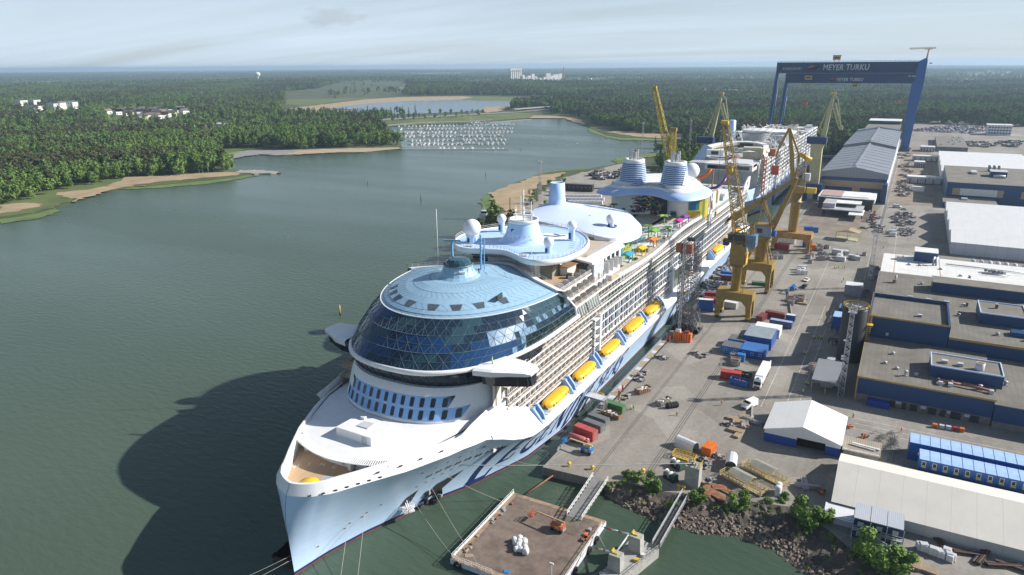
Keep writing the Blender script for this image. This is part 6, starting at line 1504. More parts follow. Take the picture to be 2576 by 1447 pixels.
def cab(x, y, z, nm, s=1.0, under=True):
    q = MB(); q.cb((x,y,z),(9*s,7*s,5*s),PEACH); q.cb((x,y,z+2.9*s),(10*s,8*s,.6*s),mat('cabin_roof_brown', (.32,.22,.14), .7, var=.1)); q.cb((x,y-3.6*s,z+.2),(6*s,.2,1.8*s),DARK)
    for dx in (-2.5,2.5): q.bar((x+dx*s,y,z+(-5 if under else 3)),(x+dx*s,y,z-2.4*s if under else z+7*s),.5,DARK)
    q.build(nm, gt)
cab(-93.0,4,111.6,'trolley_house'); cab(-121.5,-13,88.2,'trolley_cabin',.9,False); cab(-67.5,-13,79.0,'trolley_cabin',.75,False)
q = MB(); q.tube([(4,2,109),(5,2,120)],[1.0,.8],PEACH,8); q.truss((-15,2,121),(12,2,121.6),1.4,1.4,10,.2,PEACH); q.cb((4.6,2,120.4),(8,2,1),PEACH); q.cb((9,-2,104.5),(3,2,1.2),ORANGE); q.build('service_crane', gt)
q = MB()
for x in (-123,-120,-69,-66,-18,-17): q.bar((x,-12,82),(x,-12,56 if x < -60 else 62),.25,DARK)
q.cb((-121.5,-12,57),(4,2,3),ORANGE); q.cb((-17.5,-12,62),(3,2,3),ORANGE); q.build('hoist_rope', gt)
# ---------------------------------------------------------------- the portal cranes on the quay
def pl(px, py, y): p = on_y(px, py, y); return Vector((p.x, 0, p.z))
c1 = thing('portal_crane', 'ochre portal crane with blue cabin and tall upright lattice jib, nearest on the quay', 'crane', (0,297,0))
def portal(par, xl, xr, d, z1, z2, m, flare=2.5):
    q = MB()
    for x, s in ((xl,-1),(xr,1)):
        for y in (-d,d):
            q.loft([[(x-.9+s*.3,y-.8,GZ+1),(x+.9+s*.3,y-.8,GZ+1),(x+.9+s*.3,y+.8,GZ+1),(x-.9+s*.3,y+.8,GZ+1)],[(x-1.1,y*.9-.9,z1-2),(x+1.1,y*.9-.9,z1-2),(x+1.1,y*.9+.9,z1-2),(x-1.1,y*.9+.9,z1-2)],[(x-1.2-(1.8 if s > 0 else 0),y*.8-1,z1),(x+1.2+(1.8 if s < 0 else 0),y*.8-1,z1),(x+1.2+(1.8 if s < 0 else 0),y*.8+1,z1),(x-1.2-(1.8 if s > 0 else 0),y*.8+1,z1)]],m,smooth=False)
    l_ = q.build('portal_leg', par); q = MB(); q.box(xl-1.3,xr+1.3,-d*.8-1,d*.8+1,z1,z2,m); q.build('portal_beam', par)
    q = MB()
    for x in (xl,xr):
        for y in (-d,d): q.cb((x,y,GZ+.55),(1.2,3.2,1.1),DARK); q.cb((x,y,GZ+1.3),(1.6,2.4,.8),YSAFE)
    q.build('bogie', par)
portal(c1, -62.0, -49.6, 3.6, 10.6, 14.2, CRANE)
q = MB(); q.lathe([(2.0,14.2),(2.0,24.6),(2.9,24.8),(2.9,25.2),(2.3,25.3)], CRANE, 18, (-56.2,0,0)); q.rail([(-56.2+3*math.cos(a),3*math.sin(a),25.2) for a in np.linspace(0,2*PI,13)],1.1,CRANE,1.4,.06); q.build('column', c1)
q = MB(); q.loft([[(-59.0,-2.0,25.3),(-53.6,-2.0,25.3),(-52.6,2.0,25.3),(-59.0,2.0,25.3)],[(-59.3,-2.2,30.5),(-52.9,-2.2,30.5),(-52.6,2.2,30.5),(-59.3,2.2,30.5)],[(-59.2,-2.2,35),(-54.6,-2.2,35),(-54.0,2.2,35),(-59.2,2.2,35)]],CRANE,smooth=False,cap1=True); q.cb((-52.75,0,28.6),(.4,3.6,4.5),YEL); q.build('slewing_column', c1)
q = MB(); q.box(-60.6,-53.8,-2.6,2.6,35,38.6,DARK); q.box(-53.6,-49.4,-2.4,2.4,33.8,38.8,mat('crane_cabin_blue', (.12,.22,.34), .5, var=.15)); q.box(-62.6,-60.4,-1.6,1.2,33.4,36.0,NAVY); q.rail([(-61,-3,35),(-49,-3,35)],1.1,CRANE,1.2,.07); q.build('machinery_cabin', c1)
a, b = pl(1866,612,297), pl(1824,308,297)
q = MB(); q.truss(a, a.lerp(b,.12), 5.2,4.6,3,.17,CRANE,up=(0,1,0)); q.truss(a.lerp(b,.12), b, 4.6,2.2,26,.15,CRANE,up=(0,1,0)); q.cb(b,(2.8,2.2,1.4),YSAFE,0,0,.1); q.cb(a.lerp(b,.62),(1.0,1.8,2.6),YSAFE); q.build('lattice_jib', c1)
q = MB(); m_ = pl(1898,578,297); 
for y in (-1.4,1.4): q.bar((-52,y,38.6),(m_.x,y,m_.z+3),.4,CRANE); q.bar((-58.5,y,38.6),(m_.x,y,m_.z+3),.3,CRANE); q.bar((m_.x,y,m_.z+3),a.lerp(b,.5)+Vector((0,y*.5,0)),.12,DARK); q.bar((m_.x,y,m_.z+3),b+Vector((0,y*.3,0)),.10,DARK)
q.truss(pl(1893,640,297),pl(1893,560,297),1.4,1.4,6,.1,CRANE,up=(0,1,0)); q.build('back_mast', c1)
q = MB(); q.bar((b.x-.9,0,b.z),(b.x-.9,0,47),.10,DARK); q.cb((b.x-.9,0,46),(.8,.8,2),YSAFE); q.build('hook_rope', c1)
q = MB(); [q.bar((-53.5+.4*math.sin(i),-2.4,14.4+.55*i),(-52.6,-2.4,14.4+.55*i),.14,CRANE) for i in range(18)]; q.bar((-53.6,-2.4,14),(-53.6,-2.4,25),.1,CRANE); q.bar((-52.5,-2.4,14),(-52.5,-2.4,25),.1,CRANE); q.build('ladder', c1)
# second crane: solid jib with fly jib
c2 = thing('portal_crane', 'ochre portal crane with grey cabin and long solid folding jib, second along the quay', 'crane', (0,342,0))
portal(c2, -62.0, -49.4, 5.6, 12.6, 16.4, CRANE)
q = MB(); q.lathe([(2.6,16.4),(3.4,27.4),(3.9,27.6),(3.9,28.6),(3.2,28.8)], CRANE, 18, (-54.5,0,0))
for x in (-60.5,-50):
    for y in (-4,4): q.bar((x,y,16.4),(-54.5+(x+55)*.35,y*.5,27.4),.55,CRANE)
q.rail([(-60,-4.4,16.6),(-50,-4.4,16.6)],1.1,CRANE,1.4,.07); q.build('column', c2)
q = MB(); q.box(-58.6,-50.4,-3,3,28.8,33.8,mat('crane_cabin_grey', (.25,.28,.34), .6, var=.15)); q.box(-58.9,-49.8,-3.3,3.3,33.8,34.2,CRANE); q.cb((-55.5,-3.08,31.5),(2.4,.1,2),DARK); q.box(-50.4,-48.6,-1.5,1.5,29,31.6,BLUE); q.build('machinery_cabin', c2)
def jib(q, a, b, h0, h1, t, m):
    a, b = Vector(a), Vector(b); d = (b-a).normalized(); n = Vector((-d.z,0,d.x))
    q.loft([[a+n*h0/2+Vector((0,-t,0)),a-n*h0/2+Vector((0,-t,0)),a-n*h0/2+Vector((0,t,0)),a+n*h0/2+Vector((0,t,0))],[b+n*h1/2+Vector((0,-t*.7,0)),b-n*h1/2+Vector((0,-t*.7,0)),b-n*h1/2+Vector((0,t*.7,0)),b+n*h1/2+Vector((0,t*.7,0))]],m,smooth=False,cap0=True,cap1=True)
p0_, p1_, p2_ = pl(1925,612,342), pl(2005,448,342), pl(1846,548,342)
q = MB(); jib(q,p0_,p0_.lerp(p1_,.35),1.6,2.6,1.0,CRANE); jib(q,p0_.lerp(p1_,.35),p1_,2.6,1.4,1.0,CRANE); q.build('main_jib', c2)
q = MB(); jib(q,p1_,p1_.lerp(p2_,.55),1.2,2.0,.7,CRANE); jib(q,p1_.lerp(p2_,.55),p2_,2.2,3.6,.9,CRANE)
for i in range(7): q.lathe([(1.2,-.1),(1.2,.1)],DARK,10,tuple(p2_+Vector((.3*i-1,0,.6-.25*i)))) if i % 2 else q.cb(p2_+Vector((-.5*i,0,1.2-.5*i)),(.8,1.6,3.4),CRANE,0,0,.5)
q.build('fly_jib', c2)
q = MB()
for y in (-1.5,1.5): q.bar((-57.5,y,34),(-55.2,y,46),.35,CRANE); q.bar((-51.5,y,34),(-55.2,y,46),.4,CRANE); q.bar((-55.2,y,46),p1_.lerp(p2_,.7)+Vector((0,0,1)),.28,CRANE)
q.truss((-56.5,0,46),(-49.6,0,32),1.2,1.2,7,.09,CRANE,up=(0,1,0)); q.build('back_mast', c2)
q = MB(); q.cb(p0_.lerp(p1_,.25)+Vector((-1,-1.4,.6)),(4.5,.3,1.4),ORANGE,0,0,-.9); q.bar(p2_+Vector((-.2,0,-1)),(p2_.x-.2,0,14),.10,DARK); q.bar(p2_+Vector((.4,0,-1)),(p2_.x+.4,0,14),.10,DARK); q.build('hook_rope', c2)
# third crane farther aft
c3 = thing('portal_crane', 'ochre portal crane with round column and forked mast, third along the quay', 'crane', (0,428,0))
portal(c3, -61.0, -42.5, 5.0, 10.0, 13.4, mat('rusty_crane_ochre', (.36,.20,.055), .7, var=.4, scale=.5))
q = MB(); q.lathe([(2.6,13.4),(2.6,30),(3.4,30.3),(3.4,31),(2.8,31.2),(2.8,38),(2.4,38.2)], CRANE, 18, (-52.0,0,0)); q.build('column', c3)
q = MB(); q.truss((-50.5,0,38),(-51.6,0,58),5,3.4,8,.2,CRANE,up=(0,1,0)); q.box(-55,-48,-2.8,2.8,36,39.5,CRANE); q.cb((-44.5,0,37.6),(5,3,3),YSAFE); q.box(-49.8,-46,-2,2,43,47,LGREY); q.build('machinery_cabin', c3)
p0_, p1_ = pl(1998,450,428), pl(1986,322,428)
q = MB(); jib(q,p0_+Vector((0,0,-6)),p0_.lerp(p1_,.5),2.0,2.4,1,CRANE); jib(q,p0_.lerp(p1_,.5),p1_,2.4,1.0,1,CRANE)
jib(q,p1_,pl(1960,372,428),1.0,1.6,.6,CRANE); q.bar(pl(1960,372,428),pl(1952,395,428),.9,CRANE); jib(q,p1_,pl(2012,394,428),1.2,.8,.5,CRANE); q.tube([pl(2012,388,428),pl(2040,404,428)],[1.2,1.6],YSAFE,8); q.bar(p0_,pl(2012,394,428),.5,CRANE); q.build('forked_mast', c3)
q = MB(); q.bar(pl(1952,395,428),pl(1952,425,428),.14,DARK); q.cb(pl(1950,428,428),(4,3,5),mat('red_cage', (.38,.10,.06), .7, var=.3)); q.build('personnel_cage', c3)
# lattice boom crane west of the ship
c4 = thing('lattice_crane', 'yellow lattice boom crane standing on the far side of the ship', 'crane', (0,500,0))
a, b = pl(1683,392,500), pl(1647,222,500)
q = MB(); q.truss(a, b, 4.6,2.4,20,.22,mat('lattice_yellow_olive', (.42,.33,.05), .6, var=.15),up=(0,1,0)); q.cb(b,(2.6,2,3),MATS['lattice_yellow_olive']); q.build('lattice_jib', c4)
q = MB(); 
for x in (-4.5,1.5):
    for y in (-2,2): q.bar((a.x+x*.4+3,y*.6,62),(a.x+x+3,y,30),.6,MATS['lattice_yellow_olive'])
q.cb((a.x+2,0,62),(5,3,2.4),CRANE); q.truss((a.x+1,0,62),(a.x+1,0,34),3,3,7,.15,MATS['lattice_yellow_olive'],up=(0,1,0)); q.build('back_mast', c4)
q = MB(); q.box(a.x-4,a.x+8,-4,4,26,32,CRANE); q.lathe([(3,1),(3,26)],CRANE,14,(a.x+2,0,0)); q.box(a.x-5,a.x+9,-6,6,6,9,CRANE); [q.cb((a.x+dx,dy,3.6),(1.8,1.8,6),CRANE) for dx in (-4,8) for dy in (-5,5)]; q.build('portal', c4)
# two pale olive cranes either side of the second ship
def olive(y, px, label):
    t = thing('jib_crane', label, 'crane', (0,y,0)); P_ = lambda x, z: pl(x+px, z, y)
    q = MB(); jib(q,P_(1782,372),P_(1813,248),4.2,2.0,1.6,OLIVE); q.build('main_jib', t)
    q = MB(); q.bar(P_(1815,236),P_(1813,262),.8,OLIVE); q.bar(P_(1815,236),P_(1826,250),.8,OLIVE); q.truss(P_(1815,262),P_(1831,322),2.6,1.6,8,.25,OLIVE,up=(0,1,0)); q.bar(P_(1826,250),P_(1833,322),.8,OLIVE); q.cb(P_(1815,235),(4,2,1.4),YSAFE); q.cb(P_(1834,322),(2.5,2,3),OLIVE); q.build('fly_jib', t)
    q = MB(); q.bar(P_(1815,238),P_(1782,318),.7,OLIVE); q.bar(P_(1815,238),P_(1768,345),.5,OLIVE); q.bar(P_(1780,318),P_(1795,345),.6,OLIVE); q.bar(P_(1774,322),P_(1786,345),.6,OLIVE); q.build('tie_bar', t)
    a = P_(1785,345); q = MB(); q.box(a.x-10,a.x+4,-4,4,a.z-5,a.z,NAVY); q.loft([[(a.x-7,-3.2,a.z-5),(a.x+1.5,-3.2,a.z-5),(a.x+1.5,3.2,a.z-5),(a.x-7,3.2,a.z-5)],[(a.x-5,-2.6,16),(a.x+2,-2.6,16),(a.x+2,2.6,16),(a.x-5,2.6,16)]],OLIVE,smooth=False); q.build('machinery_cabin', t)
    q = MB(); q.box(a.x-8,a.x+5,-6,6,12,16,NAVY); [q.cb((a.x+dx,dy,7),(1.8,1.8,11),NAVY) for dx in (-7,4) for dy in (-5,5)]; q.build('portal', t)
olive(640, 0, 'pale olive crane with angled jib, on the left of the unfinished second ship'); olive(600, 282, 'pale olive crane with angled jib, between the second ship and the long hall')
# ---------------------------------------------------------------- scaffold tower at the ship's side
GS = mat('scaffold_tube', (.10,.105,.115), .5, .3, var=.2, scale=1.5)
sc_ = thing('scaffold_tower', 'tall dense grey scaffold stair tower against the ship side, with hoist and orange base boxes', 'scaffold', (-67.6,265,0))
q = MB(); xs = [-3.6,-1.2,1.2,3.2]; ys = [-3.2,-1,1.2,3.2]; rk = random.Random(3)
for x in xs:
    for y in ys: q.bar((x,y,GZ),(x,y,40 if x < 2 else 36),.22,GS)
for k in range(19):
    z = GZ+2*k
    for y in ys: q.bar((-3.6,y,z),(3.2,y,z),.16,GS)
    for x in xs: q.bar((x,-3.2,z),(x,3.2,z),.16,GS)
    for x, y in ((-3.6,-3.2),(-1.2,-3.2),(1.2,-3.2)): q.bar((x,y,z),(x+2.3,y,z+2),.14,GS)
    q.bar((3.2,-3.2,z),(3.2,0,z+2),.09,GS); q.bar((3.2,3.2,z),(3.2,0,z+2),.09,GS)
    if k % 2: q.cb((rk.uniform(-2,1),rk.uniform(-2,2),z+.05),(3.4,2.4,.1),WOOD if k % 4 == 1 else GREY)
q.build('scaffold_frame', sc_)
q = MB(); q.truss((-1.6,-4.3,GZ),(-1.6,-4.3,43),.8,.8,34,.07,GALV,up=(0,1,0)); q.build('hoist_mast', sc_)
q = MB(); [q.cb((x,-4.6,39.2),(2.2,2.2,3.4),mat('brown_hoist_cage', (.24,.09,.06), .7, var=.3)) for x in (-3.6,.4)]; q.cb((.2,-2,42.4),(3,2,1.2),DARK); q.build('hoist_cage', sc_)
q = MB()
for i in range(46):
    a = rk.random()*6.28; q.bar((rk.uniform(-5,7),rk.uniform(-5,5),rk.uniform(3,5)),(rk.uniform(-4,5),rk.uniform(-4,4),rk.uniform(8,16)),.12,GS if i % 3 else GALV)
for x in (-5.5,5.5): q.rail([(x,-4,5.4),(x,4,5.4)],1.2,GS,1.4,.06); q.cb((0,0,5.3),(11,8,.14),GREY)
q.build('base_bracing', sc_)
q = MB(); q.box(-3.2,.1,-7.2,-4.9,GZ,6.0,ORANGE); q.box(.5,3.8,-7.2,-4.9,GZ,6.0,ORANGE); [q.cb((x,-7.22,4.3),(.3,.06,3.3),RED) for x in (-2.4,-1.4,-.5,1.2,2.2,3.2)]; q.cb((-1.5,-6,6.5),(2,1.5,1),WHITE2); q.cb((2,-6,6.4),(1.6,1.6,.8),MAROON); q.build('hoist_base_box', sc_)
# ---------------------------------------------------------------- second ship, unfinished, in the dock
s2 = thing('unfinished_ship', 'second cruise ship under construction, bare white decks full of scaffolding in the dry dock', 'cruise ship', (-112,0,0))
PRIM = mat('primer_white_steel', (.74,.74,.72), .7, var=.2, scale=.25); PRIMG = mat('primer_grey_steel', (.42,.43,.44), .7, var=.25, scale=.2); CRM = mat('primer_cream', (.56,.51,.36), .7, var=.12, scale=.2)
st = [(474,.2),(484,7),(496,13),(512,19.5),(535,24),(560,24.2),(830,24.2),(838,22)]
q = MB()
for sd in (1,-1): q.loft([[(sd*(b*(.35 if z < 4 and y < 540 else 1)), y+(4 if z < 4 else 0), z) for y, b in st] for z in (-1,4,14)][::-sd], mat('dark_primer_hull', (.03,.05,.10), .5, var=.2, scale=.1), closed=False)
for sd in (1,-1): q.loft([[(sd*b, y, z) for y, b in st] for z in (14,18,22)][::-sd], LBLUE, closed=False)
q.build('hull', s2)
q = MB()
for k in range(9):
    z = 17+3.0*k; y0 = 520+1.2*k
    for sd in (1,-1):
        q.loft([[(sd*24.4, y, z+.95) for y in (y0,828)],[(sd*24.4, y, z-.5) for y in (y0,828)]][::sd], PRIM, closed=False); q.loft([[(sd*15, y, z) for y in (y0,828)],[(sd*24.4, y, z) for y in (y0,828)]][::-sd], PRIM if k > 7 else WHITE2, closed=False)
    if k < 8:
        for i in range(90): q.box(22.0,24.3,y0+3.4*i,y0+3.4*i+.25,z,z+2.6,PRIM if i % 2 else PRIMG)
    q.box(-15,15,y0+2,828,z-.4,z,PRIMG)
q.build('balcony_deck', s2)
q = MB(); q.loft([[(sd*21.6, y, z) for z in (14,41)] for sd, y in ((-1,828),(-1,530),(-1,522),(1,522),(1,530),(1,828))][::-1], stripes('raw_cabin_wall', (.62,.62,.61), (.16,.17,.18), axis=1, period=3.4, width=.3, var=.2), closed=False, smooth=False); q.build('cabin_wall', s2)
q = MB(); rr_ = random.Random(6)   # horseshoe of the open dome hall facing forward
for k, (z, r) in enumerate(((41,24),(44,23.6),(47,22))):
    ar = [(r*math.cos(a), 545+r*2.2*math.sin(a), z) for a in np.linspace(-.25,PI+.25,22)]; a2 = [(p[0]*.84,(p[1]-545)*.84+545,p[2]) for p in ar]
    q.loft([ar, a2], PRIM, closed=False); q.loft([[ (p[0],p[1],p[2]-1.1) for p in a2], a2], PRIM, closed=False); q.loft([ar,[(p[0],p[1],p[2]-3) for p in ar]],CRM if k == 2 else PRIM,closed=False); q.loft([[(p[0],p[1],p[2]-2.8) for p in a2],[(p[0]*.98,p[1],p[2]-1.1) for p in a2]],CRM,closed=False)
q.cb((14.0,534,44.0),(12,8,9.5),CRM,.12); q.cb((20.6,533,44),(1.6,7,9),CRM,.3); q.cb((0,585,43),(16,2,6),DARK); q.cb((-8,540,42),(7,2,4),CRM); q.add([(4,528,45),(14,524,46.5),(20,531,46),(9,538,47.5)],[(0,1,2,3),(3,2,1,0)],PRIM)
q.build('dome_hall', s2)
q = MB(); q.box(-22,22,500,534,38.5,40.2,PRIMG); q.box(-10,22,497,513,36.2,40.4,WHITE2); q.box(-8,20,496.6,497,37,39.4,GLASS); q.add([(2,500,41),(22,500,41),(20,508,43),(6,509,43.2)],[(0,1,2,3)],WHITE)
q.add([(-24,520,40),(-16,518,40),(-12,524,48),(-19,528,50)],[(0,1,2,3),(3,2,1,0)],LBLUE); q.cb((-9,522,45),(12,5,4),WHITE,.1); q.cb((-9,519.4,45),(5,.3,2.4),DARK,.1); q.add([(3,517,41),(7,516,46),(10,518,43),(8,515,38.5)],[(0,1,2),(0,2,3),(2,1,0)],mat('painted_prow', (.75,.55,.50), .5, var=.3, scale=.4)); q.cb((5,514,38),(3,3,6),WHITE,.2,.2)
q.build('bridge_block', s2)
q = MB(); q.sheet([(-23,560),(23,560),(23,828),(-23,828)],41.2,PRIMG)
for i in range(230):
    y = rr_.uniform(562,826); q.cb((rr_.uniform(-22,22),y,41.6+rr_.random()*1.2),(rr_.uniform(1,6),rr_.uniform(1,8),rr_.uniform(.6,3.2)),rr_.choice([PRIM,PRIM,PRIM,WHITE2,PRIMG,CRM,GALV,FURN]),rr_.random()*.4)
q.build('deck_clutter', s2)
q = MB(); q.lathe([(13,41),(12.6,50)],PRIMG,24,(-4,640,0)); q.lathe([(11,41),(10.6,49)],PRIMG,24,(13,648,0)); q.lathe([(15.5,49.6),(16,51),(15,51.4),(.01,51.4)],PRIM,24,(-2,652,0)); q.lathe([(14,48.8),(14.6,50.4),(13.6,50.6),(.01,50.6)],PRIM,24,(12,656,0))
for i in range(16):
    a = i*PI/8; q.bar((-2+15*math.cos(a),652+15*math.sin(a),51),(-2+15*math.cos(a+.3),652+15*math.sin(a+.3),55),.35,PRIM)
q.build('funnel_block', s2)
q = MB()
for (x, y, w) in ((-20,620,15),(18,600,15),(-16,668,10),(20,676,10)):
    for i in range(7):
        a = PI*i/7; q.bar((x+w*.7*math.cos(a),y+w*.7*math.sin(a),41),(x+w*.5*math.cos(a+.5),y+w*.5*math.sin(a+.5),52),.45,PRIM); q.bar((x+w*.7*math.cos(a),y-w*.7*math.sin(a),41),(x-w*.5*math.cos(a+.5),y-w*.5*math.sin(a+.5),51),.45,PRIM)
    q.lathe([(w*.55,51.6),(w*.62,52),(w*.55,52.3)],PRIM,16,(x,y,0))
q.build('dome_ribs', s2)
q = MB(); q.lathe([(3.4,44),(3.0,60),(2.4,60.4),(.01,60.2)],LBLUE,20,(-27.5+6,628,0)); q.build('air_tower', s2)
q = MB(); [q.bar((-20+4.3*i+(i%3),690+3*(i%2),48),(-20+4.3*i+(i%3),690+3*(i%2),56+(i*7)%4),.35,RUST) for i in range(10)]; q.build('pipe_stub', s2)
q = MB(); q.truss((25.5,524,16),(25.5,524,44),1.6,1.6,12,.14,mat('red_scaffold', (.40,.10,.05), .6, var=.2),up=(0,1,0))
for i in range(14):
    y = 535+i*20; q.truss((25.4,y,14),(25.4,y,42),2,1.6,8,.12,LGREY if i % 3 else PRIM,up=(0,1,0)); q.cb((25.6,y+6,20+(i*5)%18),(1.6,9,.3),WHITE2)
q.cb((26,548,44),(4,4,5),MATS['red_cage']); q.build('side_scaffold', s2)
# ---------------------------------------------------------------- things lying and standing about the yard
def V2(p): return (p.x, p.y)
# barge
bg = thing('barge', 'square rusty brown pontoon barge with white railings and tyre fenders, moored off the quay end', 'barge', (0,0,0))
q = MB(); q.box(-76.6,-51.2,109.0,138.2,-.5,1.5,mat('barge_white_side', (.62,.63,.62), .7, var=.25, scale=.5)); q.box(-76.65,-51.15,108.95,138.25,-.5,.25,mat('barge_blue_boot', (.03,.10,.30), .7, var=.3)); q.build('barge_hull', bg)
q = MB(); q.sheet([(-76.6,109),(-51.2,109),(-51.2,138.2),(-76.6,138.2)],1.512,mat('barge_brown_deck', (.165,.125,.10), .85, var=.4, scale=.3, bump=.2)); 
for a in ((-76.6,-75.2,109,138.2),(-52.4,-51.2,109,138.2),(-75.2,-52.4,109,110.2),(-75.2,-52.4,137.0,138.2)): q.sheet([(a[0],a[2]),(a[1],a[2]),(a[1],a[3]),(a[0],a[3])],1.518,mat('worn_tan_deck_edge', (.30,.21,.14), .9, var=.4, scale=.6))
q.build('barge_deck', bg)
q = MB(); q.rail([(-76.4,138,1.5),(-76.4,109.2,1.5),(-66,109.2,1.5)],1.1,WHITE2,1.5,.06); q.rail([(-51.4,136,1.5),(-51.4,109.2,1.5),(-55,109.2,1.5)],1.1,WHITE2,1.5,.06); q.cb((-76.4,124,1.8),(.25,28,.5),WHITE2); q.cb((-51.4,123,1.8),(.25,26,.5),WHITE2); q.build('railing', bg)
def torus(q, c, R, r, m, ax='x', n=16, k=8):
    vs = []; fs = []
    for i in range(n):
        for j in range(k):
            a = 2*PI*i/n; b = 2*PI*j/k; u = (R+r*math.cos(b))*math.cos(a); v = (R+r*math.cos(b))*math.sin(a); w_ = r*math.sin(b)
            vs.append(tuple(Vector(c)+Vector({'x':(w_,u,v),'y':(u,w_,v),'z':(u,v,w_)}[ax]))); fs.append((i*k+j,((i+1)%n)*k+j,((i+1)%n)*k+(j+1)%k,i*k+(j+1)%k))
    q.add(vs, fs, m, True)
for y, x in ((131.5,-50.9),(127.3,-50.9),(119.5,-50.9),(112,-50.9)): q = MB(); torus(q,(x,y,.6),.75,.32,RUBBER,'x'); q.build('fender', bg)
q = MB(); torus(q,(-74.6,108.8,.5),.75,.32,RUBBER,'y'); q.build('fender', bg)
q = MB(); q.bar((-53.6,113,1.5),(-53.6,113,6),.14,LGREY); q.cb((-53.6,113,6.1),(.9,.3,.35),WHITE2); q.build('lamp_post', bg)
rk = random.Random(41)
q = MB(); [q.cb((-75.4+rk.random(),118+rk.uniform(-8,16),1.7),(.5,rk.uniform(.4,1.4),.35),rk.choice([GREY,RUST,WOOD])) for _ in range(14)]; [q.cb((-53.8+rk.random()*1.2,134-rk.uniform(0,6),1.8),(.7,.9,.5),rk.choice([GREY,ORANGE,RUST])) for _ in range(7)]; q.build('deck_gear', bg)
# big bags on barge
bag = MB(); bag.loft([[(r*math.cos(a)*(1+.12*math.cos(4*a)), r*math.sin(a)*(1+.12*math.cos(4*a)), z) for a in np.linspace(0,2*PI,17)[:-1]] for r, z in ((.42,0),(.58,.15),(.62,.6),(.55,1.05),(.3,1.2))], mat('white_bag_fabric', (.66,.66,.66), .8, var=.12, scale=2), cap1=True)
bag.tube([(-.3,0,1.15),(-.2,0,1.45),(.2,0,1.45),(.3,0,1.15)],.04,WHITE2,5)
bme = bag.mesh('bulk_bag')
def place(me, name, label, cat, loc, rz=0, group=None, sc=1):
    o = D.objects.new(name, me); COL.objects.link(o); o.location = loc; o.rotation_euler = (0,0,rz); o.scale = (sc,sc,sc) if not isinstance(sc, tuple) else sc
    return tag(o, label, cat, group)
for i, (x, y) in enumerate(((-66.9,121.0),(-66.0,121.9),(-65.3,120.6),(-66.1,120.0),(-65.0,119.4),(-64.5,121.3),(-64.0,118.6),(-63.3,119.5),(-62.6,118.4),(-64.9,118.2))):
    place(bme,'bulk_bag','filled white bulk bag in the heap standing on the brown barge deck','bag',(x,y,1.52),i*.7,'white bulk bags on the barge',1.0+.12*(i % 3))
def wheel(q, c, r, w_, ax='x'):
    q.tube([Vector(c)-Vector({'x':(w_/2,0,0),'y':(0,w_/2,0)}[ax]), Vector(c)+Vector({'x':(w_/2,0,0),'y':(0,w_/2,0)}[ax])], r, RUBBER, 12)
def boomlift(loc, rz, m, m2, label, folded=True):
    t = thing('boom_lift', label, 'boom lift', loc, rz)
    q = MB(); q.cb((0,0,.75),(3.4,1.5,.5),GREY); q.build('chassis', t)
    q = MB(); [wheel(q,(x,y,.45),.45,.3,'y') for x in (-1.15,1.15) for y in (-.95,.95)]; q.build('wheel', t)
    q = MB(); q.loft([[(-1.6,-1.1,z),(1.3,-1.1,z),(1.6,-.6,z),(1.6,.6,z),(1.3,1.1,z),(-1.6,1.1,z)] for z in (1.05,1.9)],m,cap0=True,cap1=True,smooth=False); q.cb((-.2,0,2.05),(2.4,.7,.4),m2); q.cb((.2,-1.12,1.5),(1.0,.04,.4),YSAFE); q.build('turret', t)
    q = MB(); q.tube([(-1.0,0,2.1),(1.6,0,2.7)],.22,m2,4,False); q.tube([(1.6,.0,2.7),(-5.8,0,2.6)],[.24,.20],m2,4,False); q.tube([(-5.8,0,2.6),(-6.8,0,1.3)],.14,m2,4,False); q.build('boom', t)
    q = MB(); q.cb((-7.6,0,1.0),(.9,1.9,.1),m); q.rail([(-8.0,-.95,1),(-8.0,.95,1),(-7.2,.95,1),(-7.2,-.95,1),(-8.0,-.95,1)],1.1,m,.6,.05); q.build('platform_basket', t)
    return t
boomlift((-59.8,129.6,1.52),-.12,mat('faded_orange', (.45,.12,.05), .6, var=.2),mat('faded_peach_boom', (.46,.27,.17), .6, var=.2),'orange boom lift with folded boom parked on the brown barge')
boomlift((*V2(r5(370,545)),GZ),-.15,BLUE2,mat('cream_boom', (.62,.52,.25), .6, var=.1),'blue boom lift with cream boom beside the red tank at the quay corner')
boomlift((*V2(rq(1700,250)),GZ),1.35,BLUE2,BLUE2,'small blue boom lift with raised arm near the parked black pickup')
q = MB(); q.cb((-73.4,111.8,1.56),(1.9,1.2,.12),WOOD,.5); tag(q.build('pallet'),'small timber pallet in the near corner of the barge','pallet')
q = MB(); q.cb((-63.5,111.2,1.6),(1.2,.9,.14),BLUE2,.3); tag(q.build('panel'),'small blue panel lying on the barge deck','panel')
# ramp and footbridge
t = thing('gangway', 'wide grey gangway with white trussed sides from the quay down to the barge', 'gangway', (0,0,0))
q = MB(); q.add([(-60.6,152.6,2.75),(-56.6,152.6,2.75),(-56.2,134.6,2.3),(-59.8,134.6,2.3),(-60.6,152.6,2.5),(-56.6,152.6,2.5),(-56.2,134.6,2.05),(-59.8,134.6,2.05)],[(0,3,2,1),(4,5,6,7),(0,4,7,3),(1,2,6,5)],mat('grey_ramp_deck', (.20,.20,.195), .8, var=.15)); q.build('deck', t)
for a, b in (((-60.7,152.6,2.7),(-59.9,134.6,2.25)),((-56.5,152.6,2.7),(-56.1,134.6,2.25))):
    q = MB(); q.rail([a,b],1.35,WHITE2,1.6,.09)
    for i in range(11): p = Vector(a).lerp(Vector(b), i/11); r_ = Vector(a).lerp(Vector(b), (i+1)/11); q.bar(p,r_+Vector((0,0,1.35)),.09,WHITE2)
    q.build('side_truss', t)
